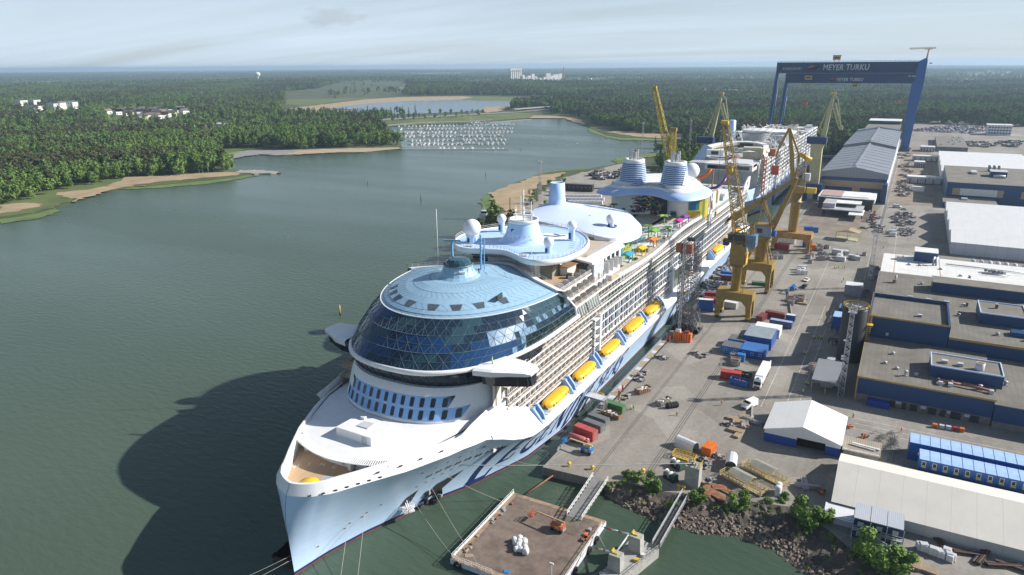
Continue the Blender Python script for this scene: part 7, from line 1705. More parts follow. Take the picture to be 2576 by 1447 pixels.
q = MB(); q.add([(-59.9,134.5,2.25),(-56.2,134.5,2.25),(-55.8,129.6,1.56),(-59.4,129.6,1.56)],[(0,3,2,1),(0,1,2,3)],mat('timber_flap', (.33,.29,.22), .85, var=.2)); q.build('ramp_flap', t)
t = thing('footbridge', 'narrow footbridge with pale railings from the rocky bank to the concrete dolphin', 'footbridge', (0,0,0))
q = MB(); q.add([(-37.9,156.2,3.0),(-36.1,156.2,3.0),(-36.4,133.4,2.9),(-38.2,133.4,2.9)],[(0,3,2,1),(0,1,2,3)],mat('dark_grating', (.12,.12,.12), .8, var=.2)); q.build('deck', t)
for x in (-38.05,-36.25): q = MB(); q.rail([(x+.1,156.2,3),(x-.2,133.4,2.9)],1.1,LGREY,1.8,.07); q.add([(x+.1,156.2,3.1),(x-.2,133.4,3.0),(x-.2,133.4,2.5),(x+.1,156.2,2.5)],[(0,1,2,3),(3,2,1,0)],LGREY); q.build('railing', t)
t = thing('mooring_dolphin', 'grey concrete mooring dolphin with two pillars, at the end of the footbridge', 'mooring dolphin', (0,0,0))
q = MB(); q.prism([(-45.2,118.5),(-41,118),(-36.6,133.2),(-40.6,134.6),(-43.5,134.0)],-1,2.2,CONC); q.build('base', t)
for x, y in ((-42.9,122.6),(-41.2,130.6)):
    q = MB(); q.loft([[(x+dx*k,y+dy*k,z) for dx, dy in ((-1.5,-1.1),(1.5,-1.3),(1.6,1.2),(-1.4,1.4))] for z, k in ((2.2,1),(6.0,.86))],CONC,cap1=True,smooth=False); q.cb((x-.4,y,6.1),(1.6,.5,.25),YSAFE); q.cb((x-.9,y+.4,6.3),(.3,1.2,.4),YSAFE); p_ = q.build('pillar', t)
q = MB(); q.rail([(-36.8,133,2.2),(-41.2,118.3,2.2),(-45,118.7,2.2)],1.1,GALV,1.4,.05); q.tube([(-42.7,130.4,6),(-44.8,123,2.6)],.2,LGREY,6); q.cb((-39.6,127,2.5),(1.2,.9,.6),YSAFE); q.cb((-39,129.2,2.5),(.9,.8,.6),WHITE2); q.build('railing', t)
RW = mat('red_band_paint', (.45,.05,.04), .5, var=.1)
for i, (a, b) in enumerate((((-52.6,133.6,3.0),(-42.4,130.2,6.0)),((-50.8,125.8,2.9),(-44.2,122.8,5.8)))):
    A, B = Vector(a), Vector(b); q = MB(); q.bar(A,A.lerp(B,.3),.05,GREY); q.tube([A.lerp(B,.3),A.lerp(B,.5)],.16,RW,8); q.tube([A.lerp(B,.5),A.lerp(B,.68)],.16,WHITE,8); q.tube([A.lerp(B,.68),A.lerp(B,.78)],.16,RW,8); q.tube([A.lerp(B,.78),B],.16,WHITE,8)
    tag(q.build('mooring_spring'),'red and white banded mooring spring from %s dolphin pillar to the barge' % ('the farther','the nearer')[i],'mooring spring')
t = thing('mooring_pillar', 'square grey concrete mooring pillar with hook on the gravel edge of the yard', 'mooring pillar', (0,0,0))
q = MB(); q.loft([[(-36.8+dx,161.6+dy,z) for dx, dy in ((-1.8,-1.6),(1.8,-1.6),(1.8,1.6),(-1.8,1.6))] for z in (GZ,8.4)],CONC,cap1=True,smooth=False); q.build('pillar', t); q = MB(); q.cb((-37.2,161.6,8.8),(2,.5,.8),GREY); q.cb((-36.6,161.2,9.2),(.3,1.8,.3),OLIVE); q.cb((-37.6,162.1,9.3),(.4,.4,.9),OLIVE); q.rail([(-35,160,8.4),(-35,163.2,8.4)],1.0,YSAFE,1,.05); q.build('mooring_hook', t)
# mooring lines
ROPE = mat('pale_mooring_rope', (.42,.41,.38), .8, var=.1)
def rope(a, b, sag, label, r=.045, cat='rope'):
    a, b = Vector(a), Vector(b); q = MB(); q.tube([a.lerp(b,i/14)-Vector((0,0,sag*4*(i/14)*(1-i/14))) for i in range(15)], r, ROPE, 5); tag(q.build('mooring_rope'), label, cat)
sp_ = lambda s, z, sd=1: Vector((SX+sd*hb(s,z), SY+s, z))
rope(sp_(41.5,10.3),(-37.2,161.2,8.9),.3,'taut white mooring rope from the bow to the square concrete pillar',.09)
rope(sp_(13.4,6.5),(-88,84,-.1),.6,'mooring rope from the forward hull ports down to the water, nearer the stem'); rope(sp_(17.3,7.4),(-83.5,84,-.1),.6,'mooring rope from the forward hull ports down to the water, second from stem')
rope(sp_(29.6,6.0),(-73.8,108.5,1.6),.8,'mooring rope from the boarding platform to the near barge corner'); rope(sp_(32.5,9.6),(-68,108.8,1.6),.9,'mooring rope from beside the bow door to the near barge side')
rope(sp_(36.5,10),(-76,133,1.7),.5,'mooring rope from the bow to the far side of the barge'); rope(sp_(.6,5,-1),(-124,62,.2),.8,'mooring rope on the shaded port bow, upper'); rope(sp_(.6,4,-1),(-121,58,.2),.8,'mooring rope on the shaded port bow, lower')
rope((-51.4,133,2),(-42.5,122,5.8),1.6,'slack line drooping from barge corner to the near dolphin pillar',.05); rope((-51.3,116,1.8),(-44.6,121.5,2.4),1.2,'slack line hanging just above water between barge and dolphin base',.05)
rope((-76,150.8,2.9),sp_(58,5),.6,'mooring rope from the quay corner to the hull')
q = MB(); q.tube([(-71.2,150.6,1.2),(-73.3,139.6,1.4)],.22,RUST,6); tag(q.build('spar'),'rusty spar linking the quay wall and the barge','spar')
# small workboat at the bow's shaded side
t = thing('workboat', 'small dark barge lying in the ship shadow at the port bow', 'workboat', (SX-6.0,SY+6.5,0), .15)
q = MB(); q.loft([[(-2.6*k,y,z),(2.6*k,y,z)] for y, k, z in ((-5,.6,1.4),(-4,1,1.2),(4,1,1.2))],RUST,closed=False); q.loft([[(-2.6*k,y,-.3),(-2.6*k,y,z),(2.6*k,y,z),(2.6*k,y,-.3)] for y, k, z in ((-5,.6,1.4),(-4,1,1.2),(4,1,1.2))],mat('dark_rust_hull', (.09,.05,.04), .8, var=.3),closed=False,cap0=True,smooth=False); q.build('boat_hull', t); q = MB(); torus(q,(-2.7,-3.6,.9),.5,.25,RUBBER,'x'); q.build('fender', t)
# ---- skips, containers, machines along the quay
def skip(loc, rz, d, m, label, fill=None, group=None):
    t = thing('skip', label, 'skip', loc, rz, group); a, b, h = d[0]/2, d[1]/2, d[2]
    q = MB(); o = lambda k, z: [(-a*k,-b*k,z),(a*k,-b*k,z),(a*k,b*k,z),(-a*k,b*k,z)]
    q.loft([o(.94,.15),o(1,h),[(x*.95,y*.93,z) for x, y, z in o(1,h)],[(x*.9,y*.9,z) for x, y, z in o(1,.5)]],m,smooth=False,cap1=True); [q.cb((x*a*2/6,-b-.02,h*.55),(.1,.12,h*.8),m) for x in range(-2,3)]; [q.cb((x*a*2/6,b+.02,h*.55),(.1,.12,h*.8),m) for x in range(-2,3)]; q.build('skip_body', t)
    if fill:
        q = MB(); r2 = random.Random(int(a*100)); [q.cb((r2.uniform(-a*.8,a*.8),r2.uniform(-b*.8,b*.8),h*.55+r2.random()*.5),(r2.uniform(.4,1.3),r2.uniform(.2,.8),r2.uniform(.1,.5)),r2.choice(fill),r2.random()*3,r2.random()) for _ in range(26)]; q.build('waste', t)
    return t
WST = [WHITE2,WOOD,MATS['cream_boom'],LGREY,GREY]
skip((*V2(r5(550,275)),GZ),-.17,(6.4,2.4,1.5),mat('brown_skip', (.25,.13,.07), .8, var=.3),'long rusty brown skip full of timber and plastic waste, by the green container',WST)
skip((*V2(r5(780,95)),GZ),1.1,(5.6,2.5,1.7),MATS['brown_skip'],'rusty brown skip holding white bags, standing open near the red flags',[WHITE2,WHITE2,LGREY])
skip((*V2(r5(935,180)),GZ),1.15,(5.6,2.5,1.6),mat('grey_skip', (.27,.26,.24), .8, var=.25),'pale grey skip of pale wood scraps beside the black tyres',WST)
skip((*V2(rr(190,1300)),GZ),-.12,(6.2,2.5,2.4),BLUE,'open blue skip with rusty inside in front of the green container by the lorry',[RUST,RUST]); skip((*V2(rr(225,1200)),GZ),-.12,(6.2,2.5,2.5),mat('dark_green_skip', (.03,.085,.055), .6, var=.3),'open dark green container between red roof and blue skip',[GREY,RUST,DARK])
def boxcon(loc, rz, d, m, label, roof=None, cat='container', name='container', group=None, win=0, door=True):
    t = thing(name, label, cat, loc, rz, group); a, b, h = d[0]/2, d[1]/2, d[2]; q = MB(); q.box(-a,a,-b,b,.12,h,m); n = int(d[0]/.42)
    for i in range(n): x = -a+.2+(2*a-.4)*i/max(1,n-1); q.box(x-.08,x+.08,-b-.04,-b,.3,h-.15,m); q.box(x-.08,x+.08,b,b+.04,.3,h-.15,m)
    for x in (-a,a): q.box(x-.06,x+.06,-b-.06,b+.06,.1,h+.02,m)
    q.build('body', t); q = MB(); q.box(-a+.05,a-.05,-b+.05,b-.05,h+.004,h+.05,roof or m); [q.box(-a+.3+d[0]/6*i,-a+.36+d[0]/6*i,-b+.1,b-.1,h+.05,h+.08,roof or m) for i in range(6)]; q.build('roof', t)
    if door: q = MB(); q.box(a+.06,a+.09,-b+.1,b-.1,.25,h-.1,m); [q.bar((a+.12,y,.3),(a+.12,y,h-.2),.05,LGREY) for y in (-.6,-.2,.2,.6)]; q.build('door', t)
    for i in range(win): x = -a+d[0]*(i+.5)/win; q = MB(); q.cb((x,-b-.06,h*.6),(.95,.06,.95),WHITE); q.cb((x,-b-.1,h*.6),(.75,.06,.75),GLASS); q.build('window', t)
    return t
boxcon((*V2(r5(575,225)),GZ),-.17,(6.1,2.3,2.2),GREEN,'green ribbed waste container with yellow strap beside the brown skip')
boxcon((*V2(r5(450,320)),GZ),-.2,(6.4,2.4,2.2),mat('dark_grey_compactor', (.13,.135,.14), .6, var=.2),'dark grey waste compactor, the farther of two',cat='compactor',name='compactor'); boxcon((*V2(r5(415,365)),GZ),-.2,(6.4,2.4,2.2),MATS['dark_grey_compactor'],'dark grey waste compactor, the nearer one next to the red shelter',cat='compactor',name='compactor')
boxcon((*V2(r5(355,425)),GZ),-.22,(6.8,2.6,3.0),mat('faded_red_container', (.42,.07,.06), .6, var=.2),'faded red container behind the red tank at the quay edge')
t = thing('tank', 'faded red horizontal cylinder tank lying in front of the red container', 'tank', (*V2(r5(300,468)),GZ), -.15)
q = MB(); q.tube([(-3.2,0,1.3),(-2.9,0,1.3),(2.2,0,1.3),(2.5,0,1.3)],[.5,1.05,1.05,.5],mat('faded_red_tank', (.38,.10,.09), .6, var=.2),16); q.build('tank_shell', t); q = MB(); [q.cb((x,0,.35),(.4,1.7,.6),GREY) for x in (-2,1.4)]; q.cb((3.1,0,1),(.9,1.4,1.8),MATS['faded_red_tank']); q.cb((3.1,.3,2),(.5,.6,.3),LGREY); q.build('frame', t)
def shelter(loc, rz, L, label):
    t = thing('shelter', label, 'shelter', loc, rz); pr = [(-1.5,0),(-1.5,1.6),(-1.1,2.5),(-.4,2.9),(.4,2.9),(1.1,2.5),(1.5,1.6),(1.5,0)]
    q = MB(); q.loft([[(x,y,z) for x, z in pr] for y in (-L/2,L/2)],mat('shelter_pale_sheet', (.60,.62,.64), .4, var=.08),closed=False,smooth=False); q.loft([[(x*.96,y,z*.97) for x, z in pr] for y in (L/2,-L/2)],GREY,closed=False,smooth=False); q.build('roof', t)
    q = MB(); [q.tube([(x*1.01,y,z) for x, z in pr],.06,LGREY,5) for y in (-L/2,L/2)]; q.build('frame', t); return t
shelter((*V2(r5(1100,510)),GZ),1.25,6.0,'white rounded shelter beside the yellow fenced platform'); shelter((*V2(r5(1430,640)),GZ),.15,5.6,'white rounded shelter with open dark front between orange container and covered gangways')
boxcon((*V2(r5(1265,545)),GZ),1.45,(4.4,2.6,2.6),ORANGE,'bright orange container near the white rounded shelters')
def fenced(loc, rz, d, m, label, roof=False, name='platform', cat='platform'):
    t = thing(name, label, cat, loc, rz); a, b = d[0]/2, d[1]/2; q = MB(); q.cb((0,0,.35),(d[0],d[1],.2),WOOD); q.cb((0,-b,.3),(d[0],.15,.4),m); q.cb((0,b,.3),(d[0],.15,.4),m); q.build('deck', t)
    q = MB(); q.rail([(-a,-b,.4),(a,-b,.4),(a,b,.4),(-a,b,.4),(-a,-b,.4)],1.1,m,1.0,.07); q.build('railing', t)
    if roof:
        q = MB(); [q.bar((x,y,.4),(x,y,2.6),.12,m) for x in (-a*.55,.4*a) for y in (-b,b)]; [q.bar((x,y,2.6),(x,0,3.1),.12,m) for x in (-a*.55,.4*a) for y in (-b,b)]; q.build('post', t)
        q = MB(); P_ = [(-a*.6,-b*1.1,2.6),(.45*a,-b*1.1,2.6),(.45*a,0,3.15),(-a*.6,0,3.15),(.45*a,b*1.1,2.6),(-a*.6,b*1.1,2.6)]; q.add(P_,[(0,1,2,3),(3,2,4,5),(3,2,1,0),(5,4,2,3)],mat('pale_translucent_roof', (.50,.51,.44), .4, var=.15)); q.build('roof', t)
PYEL = mat('pale_yellow_paint', (.50,.41,.17), .6, var=.15)
fenced((*V2(r5(1085,585)),GZ),-.12,(6.2,2.6),YSAFE,'bright yellow fenced work platform beside the white shelter')
fenced((*V2(r5(1520,775)),GZ),-.42,(12.5,3.2),PYEL,'pale yellow covered gangway section, the nearer of two on the ground',True,'covered_gangway','gangway'); fenced((*V2(r5(1680,710)),GZ),-.42,(12.5,3.2),PYEL,'pale yellow covered gangway section, the farther of two on the ground',True,'covered_gangway','gangway')
fenced((*V2(r3(760,1050)),3.6),-.1,(6,2.6),YSAFE,'yellow railed gangway landing against the ship hull below the grey canopy')
t = thing('gangway_canopy', 'grey sheet metal gangway canopy between the hull and the quay', 'canopy', (*V2(r3(800,990,7.0)),GZ), -.1); q = MB(); q.cb((0,0,4.3),(6.5,3.4,.2),LGREY); q.cb((-.3,1.6,3.2),(6,.1,2.4),LGREY); [q.bar((x,y,0),(x,y,4.3),.14,GREY) for x in (-3,3) for y in (-1.5,1.5)]; [q.bar((3.2,-1.5+.6*i,0),(3.2,-1.5+.6*i,5),.1,GALV) for i in range(6)]; q.build('frame', t)
# winches
for px, py, nm in ((1035,655,'farther'),(985,740,'nearer')):
    t = thing('winch', 'dark green mooring winch with steel drum, the %s of two' % nm, 'winch', (*V2(r5(px,py)),GZ), -.5); q = MB(); q.cb((0,0,.3),(3.6,2.2,.5),DARK); q.cb((.9,.2,1.1),(1.4,1.8,1.4),mat('winch_green', (.04,.09,.07), .6, var=.3)); q.build('base', t); q = MB(); q.tube([(-1.7,0,1.2),(-.2,0,1.2)],.75,GREY,14); [q.tube([(x,0,1.2),(x+.12,0,1.2)],1.1,LGREY,16) for x in (-1.8,-.2)]; q.build('drum', t)
# truck, van, cars
def semitruck(loc, rz, label):
    t = thing('lorry', label, 'lorry', loc, rz)
    q = MB(); q.box(-1.28,1.28,3.4,17.0,1.2,4.0,WHITE); q.build('trailer', t); q = MB(); q.box(-1.2,1.2,3.6,16.8,.9,1.2,GREY); q.box(-1.29,1.29,16.9,18.6,1.1,1.2,LGREY); q.box(1.0,1.3,17,18.4,1.2,4.0,WHITE); q.build('tail_door', t)
    q = MB(); q.loft([[(-1.22,0,.6),(1.22,0,.6),(1.22,2.6,.6),(-1.22,2.6,.6)],[(-1.24,.02,1.9),(1.24,.02,1.9),(1.24,2.6,1.9),(-1.24,2.6,1.9)],[(-1.2,.35,3.0),(1.2,.35,3.0),(1.24,2.6,3.1),(-1.24,2.6,3.1)],[(-1.1,.9,3.7),(1.1,.9,3.7),(1.15,2.6,3.9),(-1.15,2.6,3.9)]],WHITE,smooth=False,cap1=True); q.build('truck_cab', t)
    q = MB(); q.add([(-1.1,-.02,1.95),(1.1,-.02,1.95),(1.08,.32,2.95),(-1.08,.32,2.95)],[(0,1,2,3),(3,2,1,0)],GLASS); q.cb((0,-.03,1.0),(1.8,.06,.7),DARK); q.cb((1.23,.9,2.3),(.05,.9,.8),GLASS); q.cb((-1.23,.9,2.3),(.05,.9,.8),GLASS); q.cb((0,1.4,3.86),(.8,.7,.1),DARK); q.build('windscreen', t)
    for y in (1.2,4.6,12.5,13.8,15.1):
        for x in (-1.05,1.05): q = MB(); wheel(q,(x,y,.5),.5,.35); q.build('wheel', t)
    return t
semitruck((-33.2,226.6,GZ),0,'white articulated lorry with box trailer parked facing the camera')
def car(q, L, W_, H, m, van=False):
    if van: pr = [(-L/2,.35),(-L/2,H*.45),(-L/2+.9,H*.55),(-L/2+1.7,H*.97),(L/2-.2,H),(L/2,H*.9),(L/2,.35)]
    else: pr = [(-L/2,.3),(-L/2,H*.5),(-L/2+1.1,H*.58),(-L/2+1.9,H*.97),(L/2-1.3,H),(L/2-.3,H*.62),(L/2,H*.55),(L/2,.3)]
    k = W_/2; q.loft([[(y*k*(.88 if z > H*.6 else 1),x,z) for x, z in pr] for y in (-1,1)],m,smooth=False,cap0=True,cap1=True)
    a = 2; g0, g1 = pr[a], pr[a+1]; q.add([(s*k*.84,g0[0]+.1-.03,g0[1]+.04) for s in (-1,1)]+[(s*k*.8,g1[0]-.06-.03,g1[1]-.02) for s in (1,-1)],[(0,1,2,3),(3,2,1,0)],GLASS)
    for s in (-1,1): q.cb((s*k*.93,0.1 if not van else -L*.24,H*.76),(.08,L*.42 if not van else L*.16,H*.28),GLASS,0,0,0)
    for y in (-L*.31,L*.31):
        for s in (-1,1): wheel(q,(s*(k-.12),y,.33),.34,.24)
def vehicle(kind, loc, rz, m, label):
    t = thing(kind, label, kind.replace('_',' '), loc, rz); van = kind == 'van'; q = MB()
    L, W_, H = (5.9,2.1,2.6) if van else (4.4,1.8,1.5); car(q,L,W_,H,m,van); q.build('body', t)
    q = MB(); q.cb((0,-L/2-.02,.5),(1.6,.06,.3),DARK); q.build('bumper', t); return t
vehicle('van',(*V2(r5(1567,205)),GZ),-.45,WHITE,'white panel van parked near the low wall, facing the camera')
vehicle('car',(*V2(rq(1985,60)),GZ),-.2,WHITE,'white car parked beside the black pickup along the barrier')
t = vehicle('pickup',(*V2(rq(1930,200)),GZ),-.15,mat('black_car_paint', (.015,.015,.017), .3, var=0),'black flatbed pickup parked behind the white car'); q = MB(); q.box(-1.1,1.1,.4,3.4,.8,1.0,DARK); q.build('flatbed', t)
# cabins on the right of the quay
def hut(c, d, m, roof, label, h=2.7, win=0, rz=0): return boxcon((*c,GZ),rz,(d[0],d[1],h),m,label,roof,'site cabin','site_cabin',None,win,False)
GROOF = mat('grey_blue_flat_roof', (.26,.31,.35), .6, var=.15, scale=.4); DKROOF = mat('dark_grey_flat_roof', (.13,.135,.135), .8, var=.15)
hut((-47.8,256.5),(6.6,6.2),BLUE2,DKROOF,'bright blue cabin with dark flat roof near the scaffold tower, the nearer one',3.0,2); hut((-47.2,264.4),(6.4,5.6),BLUE2,DKROOF,'bright blue cabin with dark flat roof near the scaffold tower, the farther one',3.0)
boxcon((-43.0,249.5,GZ),0,(2.6,2.4,2.6),BLUE2,'small bright blue box standing in front of the blue cabins')
hut((-39.9,257.6),(8.6,9.0),mat('royal_blue_cabin', (.015,.085,.33), .5, var=.12),mat('royal_blue_roof', (.05,.16,.42), .5, var=.12),'royal blue cabin with blue roof and white windows, front of the row',3.0,3)
hut((-40.2,270.3),(10.2,12.6),MATS['royal_blue_cabin'],GROOF,'large royal blue cabin with grey panelled roof, middle of the row',4.6)
hut((-39.2,281.5),(9.6,6.4),WHITE2,WHITE,'white roofed low cabin behind the grey panelled roof',3.6)
boxcon((-36.0,293,GZ),-.06,(8.6,2.6,2.7),mat('violet_blue_container', (.06,.09,.27), .5, var=.15),'violet blue container with pale roof behind the row of cabins',mat('pale_violet_roof', (.33,.38,.55), .6, var=.1))
boxcon((-44.4,297,GZ),1.4,(6,2.5,2.6),MAROON,'maroon container standing end on by the crane leg'); boxcon((-40,303,GZ),-.12,(7.6,2.6,2.6),MAROON,'long maroon container with dusty roof behind the violet blue one'); boxcon((-33.6,302.5,GZ),-.05,(3.6,2.4,2.6),BLUE,'short blue container with white roof next to the maroon one',WHITE2)
boxcon((-42.8,232,GZ),0.1,(6.5,3,2.7),RED,'red roofed open store beside the walled compound',mat('red_sheet_roof', (.44,.06,.05), .5, var=.1))
t = thing('sloped_conveyor', 'grey sloped chute leaning at the royal blue cabin front', 'chute', (*V2(rr(430,810)),GZ), -.25); q = MB(); q.cb((0,1,1.5),(2.0,5.4,.2),GREY,0,.35); q.cb((0,-2,.9),(2.4,1.2,1.2),LGREY); q.build('chute', t); q = MB(); [q.bar((x,3,0),(x,3,2.4),.12,GREY) for x in (-.9,.9)]; q.build('leg', t)
hut((-14.2,300.5),(6.2,7.6),BLUE,CROOF,'tall blue cabin stack with pale blue roof beside the black silo',6.4); hut((-12.3,322),(8.8,6.6),mat('dull_blue_cabin', (.05,.10,.17), .6, var=.2),mat('dull_blue_roof', (.12,.20,.30), .6, var=.2),'dull blue cabin with steel roof behind the tall blue stack',3.4)
hut((-13.4,353),(7.2,6.8),mat('grey_site_cabin', (.36,.39,.42), .6, var=.15),WHITE2,'pale grey cabin raised on a brown base near the second lattice tower',5.2)
boxcon((-13.8,260,GZ),1.5,(3.0,2.6,2.7),mat('white_tank_unit', (.52,.56,.58), .6, var=.15),'pale grey storage unit in the shade in front of the silo')
t = thing('storage_rack', 'dark storage rack with covered sheets beside the silo', 'rack', (-13.2,284,GZ)); q = MB(); q.cb((0,0,1.0),(7.6,3.2,.25),DARK); [q.cb((-3.2+i,0,1.25),(.9,3.0,.4),DARK) for i in range(8)]; q.build('shelf', t); q = MB(); [q.bar((x,y,0),(x,y,1),.15,DARK) for x in (-3.5,3.5) for y in (-1.4,1.4)]; q.build('leg', t)
# yellow tent, ship section block, bulk bags
t = thing('canopy_tent', 'beige canopy tent on yellow legs standing alone in the yard', 'canopy tent', (*V2(r12(390,400)),GZ), -.1)
q = MB(); BG = mat('beige_canvas', (.62,.51,.33), .7, var=.06); q.add([(-6.5,-4.5,5),(6.5,-4.5,5),(6.5,4.5,5),(-6.5,4.5,5),(0,-4.5,6.6),(0,4.5,6.6)],[(0,4,5,3),(4,1,2,5),(3,5,4,0),(5,2,1,4),(0,1,4),(2,3,5)],BG); q.build('roof', t); q = MB(); [q.bar((x,y,0),(x,y,5),.25,YSAFE) for x in (-6.3,0,6.3) for y in (-4.3,4.3)]; q.cb((-1,0,.2),(13,8.5,.3),mat('pale_green_floor', (.40,.41,.28), .8, var=.2)); q.build('frame', t)
t = thing('ship_section', 'unfinished grey ship deck section standing on supports before the long hall doors', 'ship section', (-34,556,GZ))
q = MB(); q.box(-20,18,10,40,6,9.5,PRIM); q.box(-14,12,-16,10,4.5,5.2,PRIMG); q.box(-12,10,-4,12,7.4,8.0,PRIM); q.box(-18,-4,12,38,9.5,10.2,mat('pink_primer', (.42,.30,.27), .8, var=.2)); q.box(-4,14,14,38,9.6,10.0,PRIM); q.box(-19,17,9.6,10,.8,9,DARK); q.box(-14,-6,-12,8,5.2,8.4,PRIMG); q.box(4,13,-26,-4,3.6,4.2,PRIM); q.build('deck_section', t)
q = MB(); [q.cb((x,y,2.3),(.8,.8,4.5),DARK) for x in range(-13,14,5) for y in (-15,-4,8)]; [q.cb((x,y,1.2),(1.2,1.6,2.4),MAROON if (x+y) % 2 else GREY) for x in (16,19) for y in range(-24,10,6)]; q.build('support', t)
bgl = 'white bulk bags beside the white gabled hall'
rk = random.Random(77)
for i in range(64):
    r_, c_ = i % 3, i//3; x = 36+c_*1.85+rk.uniform(-.2,.2); y = 428+r_*2.2+rk.uniform(-.2,.2)
    if x > 78: continue
    place(bme,'bulk_bag','white bulk bag in the stacked rows outside the white gabled hall','bag',(x,y,GZ+(2.1 if r_ == 2 and i % 2 else 0)),rk.random(),bgl,1.75)
# people
def person_mesh(name, vest, pose, trousers=CLOTHD, helmet=HIVIS):
    q = MB(); L = {'stand':((-.11,0),(.11,0)),'walk':((-.1,.28),(.1,-.28))}[pose]
    def ell(c, rx, ry): return [(c[0]+rx*math.cos(a), c[1]+ry*math.sin(a), c[2]) for a in np.linspace(0,2*PI,11)[:-1]]
    for (x, y) in L: q.loft([ell((x,y-.06,.02),.06,.13),ell((x,y,.10),.055,.07),ell((x*.95,y*.5,.48),.07,.08),ell((x*.9,y*.1,.86),.10,.10)],trousers,cap0=True)
    q.loft([ell((0,0,.82),.16,.11),ell((0,0,1.0),.165,.115),ell((0,0,1.25),.20,.125),ell((0,0,1.42),.19,.11),ell((0,0,1.49),.07,.07)],vest,cap1=True)
    for s, y in ((-1,.14 if pose == 'walk' else .03),(1,-.14 if pose == 'walk' else .03)):
        q.loft([ell((s*.2,0,1.42),.055,.055),ell((s*.26,-y*.5,1.14),.048,.048)],vest); q.loft([ell((s*.26,-y*.5,1.14),.045,.045),ell((s*.26,-y*1.3-.04,.88),.035,.035),ell((s*.26,-y*1.4-.05,.78),.03,.045)],SKIN,cap1=True)
    q.lathe([(.05,1.47),(.06,1.52),(.095,1.56),(.105,1.64),(.095,1.71),(.05,1.76),(.01,1.77)],SKIN,12)
    q.cb((0,-.108,1.63),(.03,.03,.05),SKIN)
    return q.mesh(name)
def helmet_mesh(m): q = MB(); q.lathe([(.135,1.67),(.125,1.69),(.122,1.75),(.08,1.82),(.01,1.84)],m,12); q.cb((0,-.13,1.68),(.16,.10,.02),m); return q.mesh('helmet')
WHH = mat('white_helmet', (.75,.75,.72), .4, var=0); HM = {'w':helmet_mesh(WHH),'y':helmet_mesh(YSAFE),'o':helmet_mesh(ORANGE)}
PM = {(v,p):person_mesh('person_body',m,p,tr) for v, m, tr in (('y',HIVIS,CLOTHD),('o',HIVISO,HIVISO),('d',CLOTHD,CLOTHD)) for p in ('stand','walk')}
def person(x, y, z, vest, pose, hel, rz, label, group=None):
    o = place(PM[(vest,pose)],'person',label,'person',(x,y,z),rz,group); h_ = D.objects.new('helmet',HM[hel]); COL.objects.link(h_); h_.parent = o
VD = {'y':'person in yellow hi-vis jacket','o':'person in orange hi-vis workwear','d':'person in dark workwear'}
def folk(pts, vest, group, where, z=GZ):
    for i, p in enumerate(pts): person(p.x,p.y,z,vest,'walk' if (i+len(where)) % 3 == 0 else 'stand','wyo'[i % 3],i*1.7+len(where),VD[vest]+' '+where if len(pts) == 1 or group else VD[vest]+' '+where,group)
folk([rr(x,y) for x, y in ((1310,605),(1345,590),(1395,590),(1430,600),(1455,605))],'y','five workers in the silo shade','in the group standing in the shade left of the silo')
folk([rr(x,y) for x, y in ((1165,830),(1195,840))],'y','two workers in the middle of the shade','in the pair standing on the shaded roadway')
folk([rr(x,y) for x, y in ((1200,1300),(1235,1310))],'y','two workers near the canopy shelter','beside the grey canopy shelter'); folk([rr(1480,290)],'y',None,'walking out in the sun near the silo cabins'); folk([rr(1005,300)],'d',None,'walking past the violet blue container')
folk([rr(440,1375)],'o',None,'standing in front of the white lorry'); folk([rr(165,805)],'y',None,'at the side of the royal blue cabin'); folk([rr(1155,1440)],'y',None,'at the corner of the shaded shelter')
folk([r5(1030,268)],'y',None,'walking near the black tyres'); folk([r5(690,228),r5(710,222)],'y','two workers by the waste skips','in the pair beside the brown skip'); folk([r5(1360,192)],'o',None,'standing alone on the open quay'); folk([r5(1135,455)],'o',None,'beside the dark bin near the white shelter'); folk([r5(606,178)],'y',None,'under the gangway canopy')
folk([r3(2345,405)],'y',None,'beside the scrap pile under the crane'); folk([r3(1555,500)],'y',None,'on the plank walkway beside the hull'); folk([rs(1895,1262)],'y',None,'beside the orange flags near the hoist')
folk([r7(x,y) for x, y in ((697,292),(714,290),(731,286),(768,285),(786,290))],'y','five workers in the open yard','in the group crossing the open yard beyond the cabins'); folk([r7(762,420),r7(778,395)],'y','two workers by the grey cabin','in the pair beside the raised grey cabin'); folk([r7(1142,108)],'d',None,'walking on the roadway beside the dashed line')
folk([r6(698,285)],'y',None,'walking between tent and blue workshop'); folk([r6(1052,395)],'o',None,'walking along the white lane lines near the containers')
folk([r12(x,y) for x, y in ((100,445),(118,472),(136,470),(128,480))],'y','four workers by the white tanks','in the group beside the blue bins farther up the quay')
person(SX-8.6,SY+76.5,48.4,'o','walk','w',.5,'person in red workwear walking on the pale blue dome roof'); person(SX+22.6,SY+48.5,36.3,'y','stand','w',2,'person in yellow jacket standing on the starboard bridge wing roof'); person(SX+21,SY+118,39.65,'y','stand','w',1,'person in yellow jacket on the ship terrace'); person(SX+4.5,SY+72.5,50.6,'d','stand','w',1,'person in dark clothes beside the dome lantern')
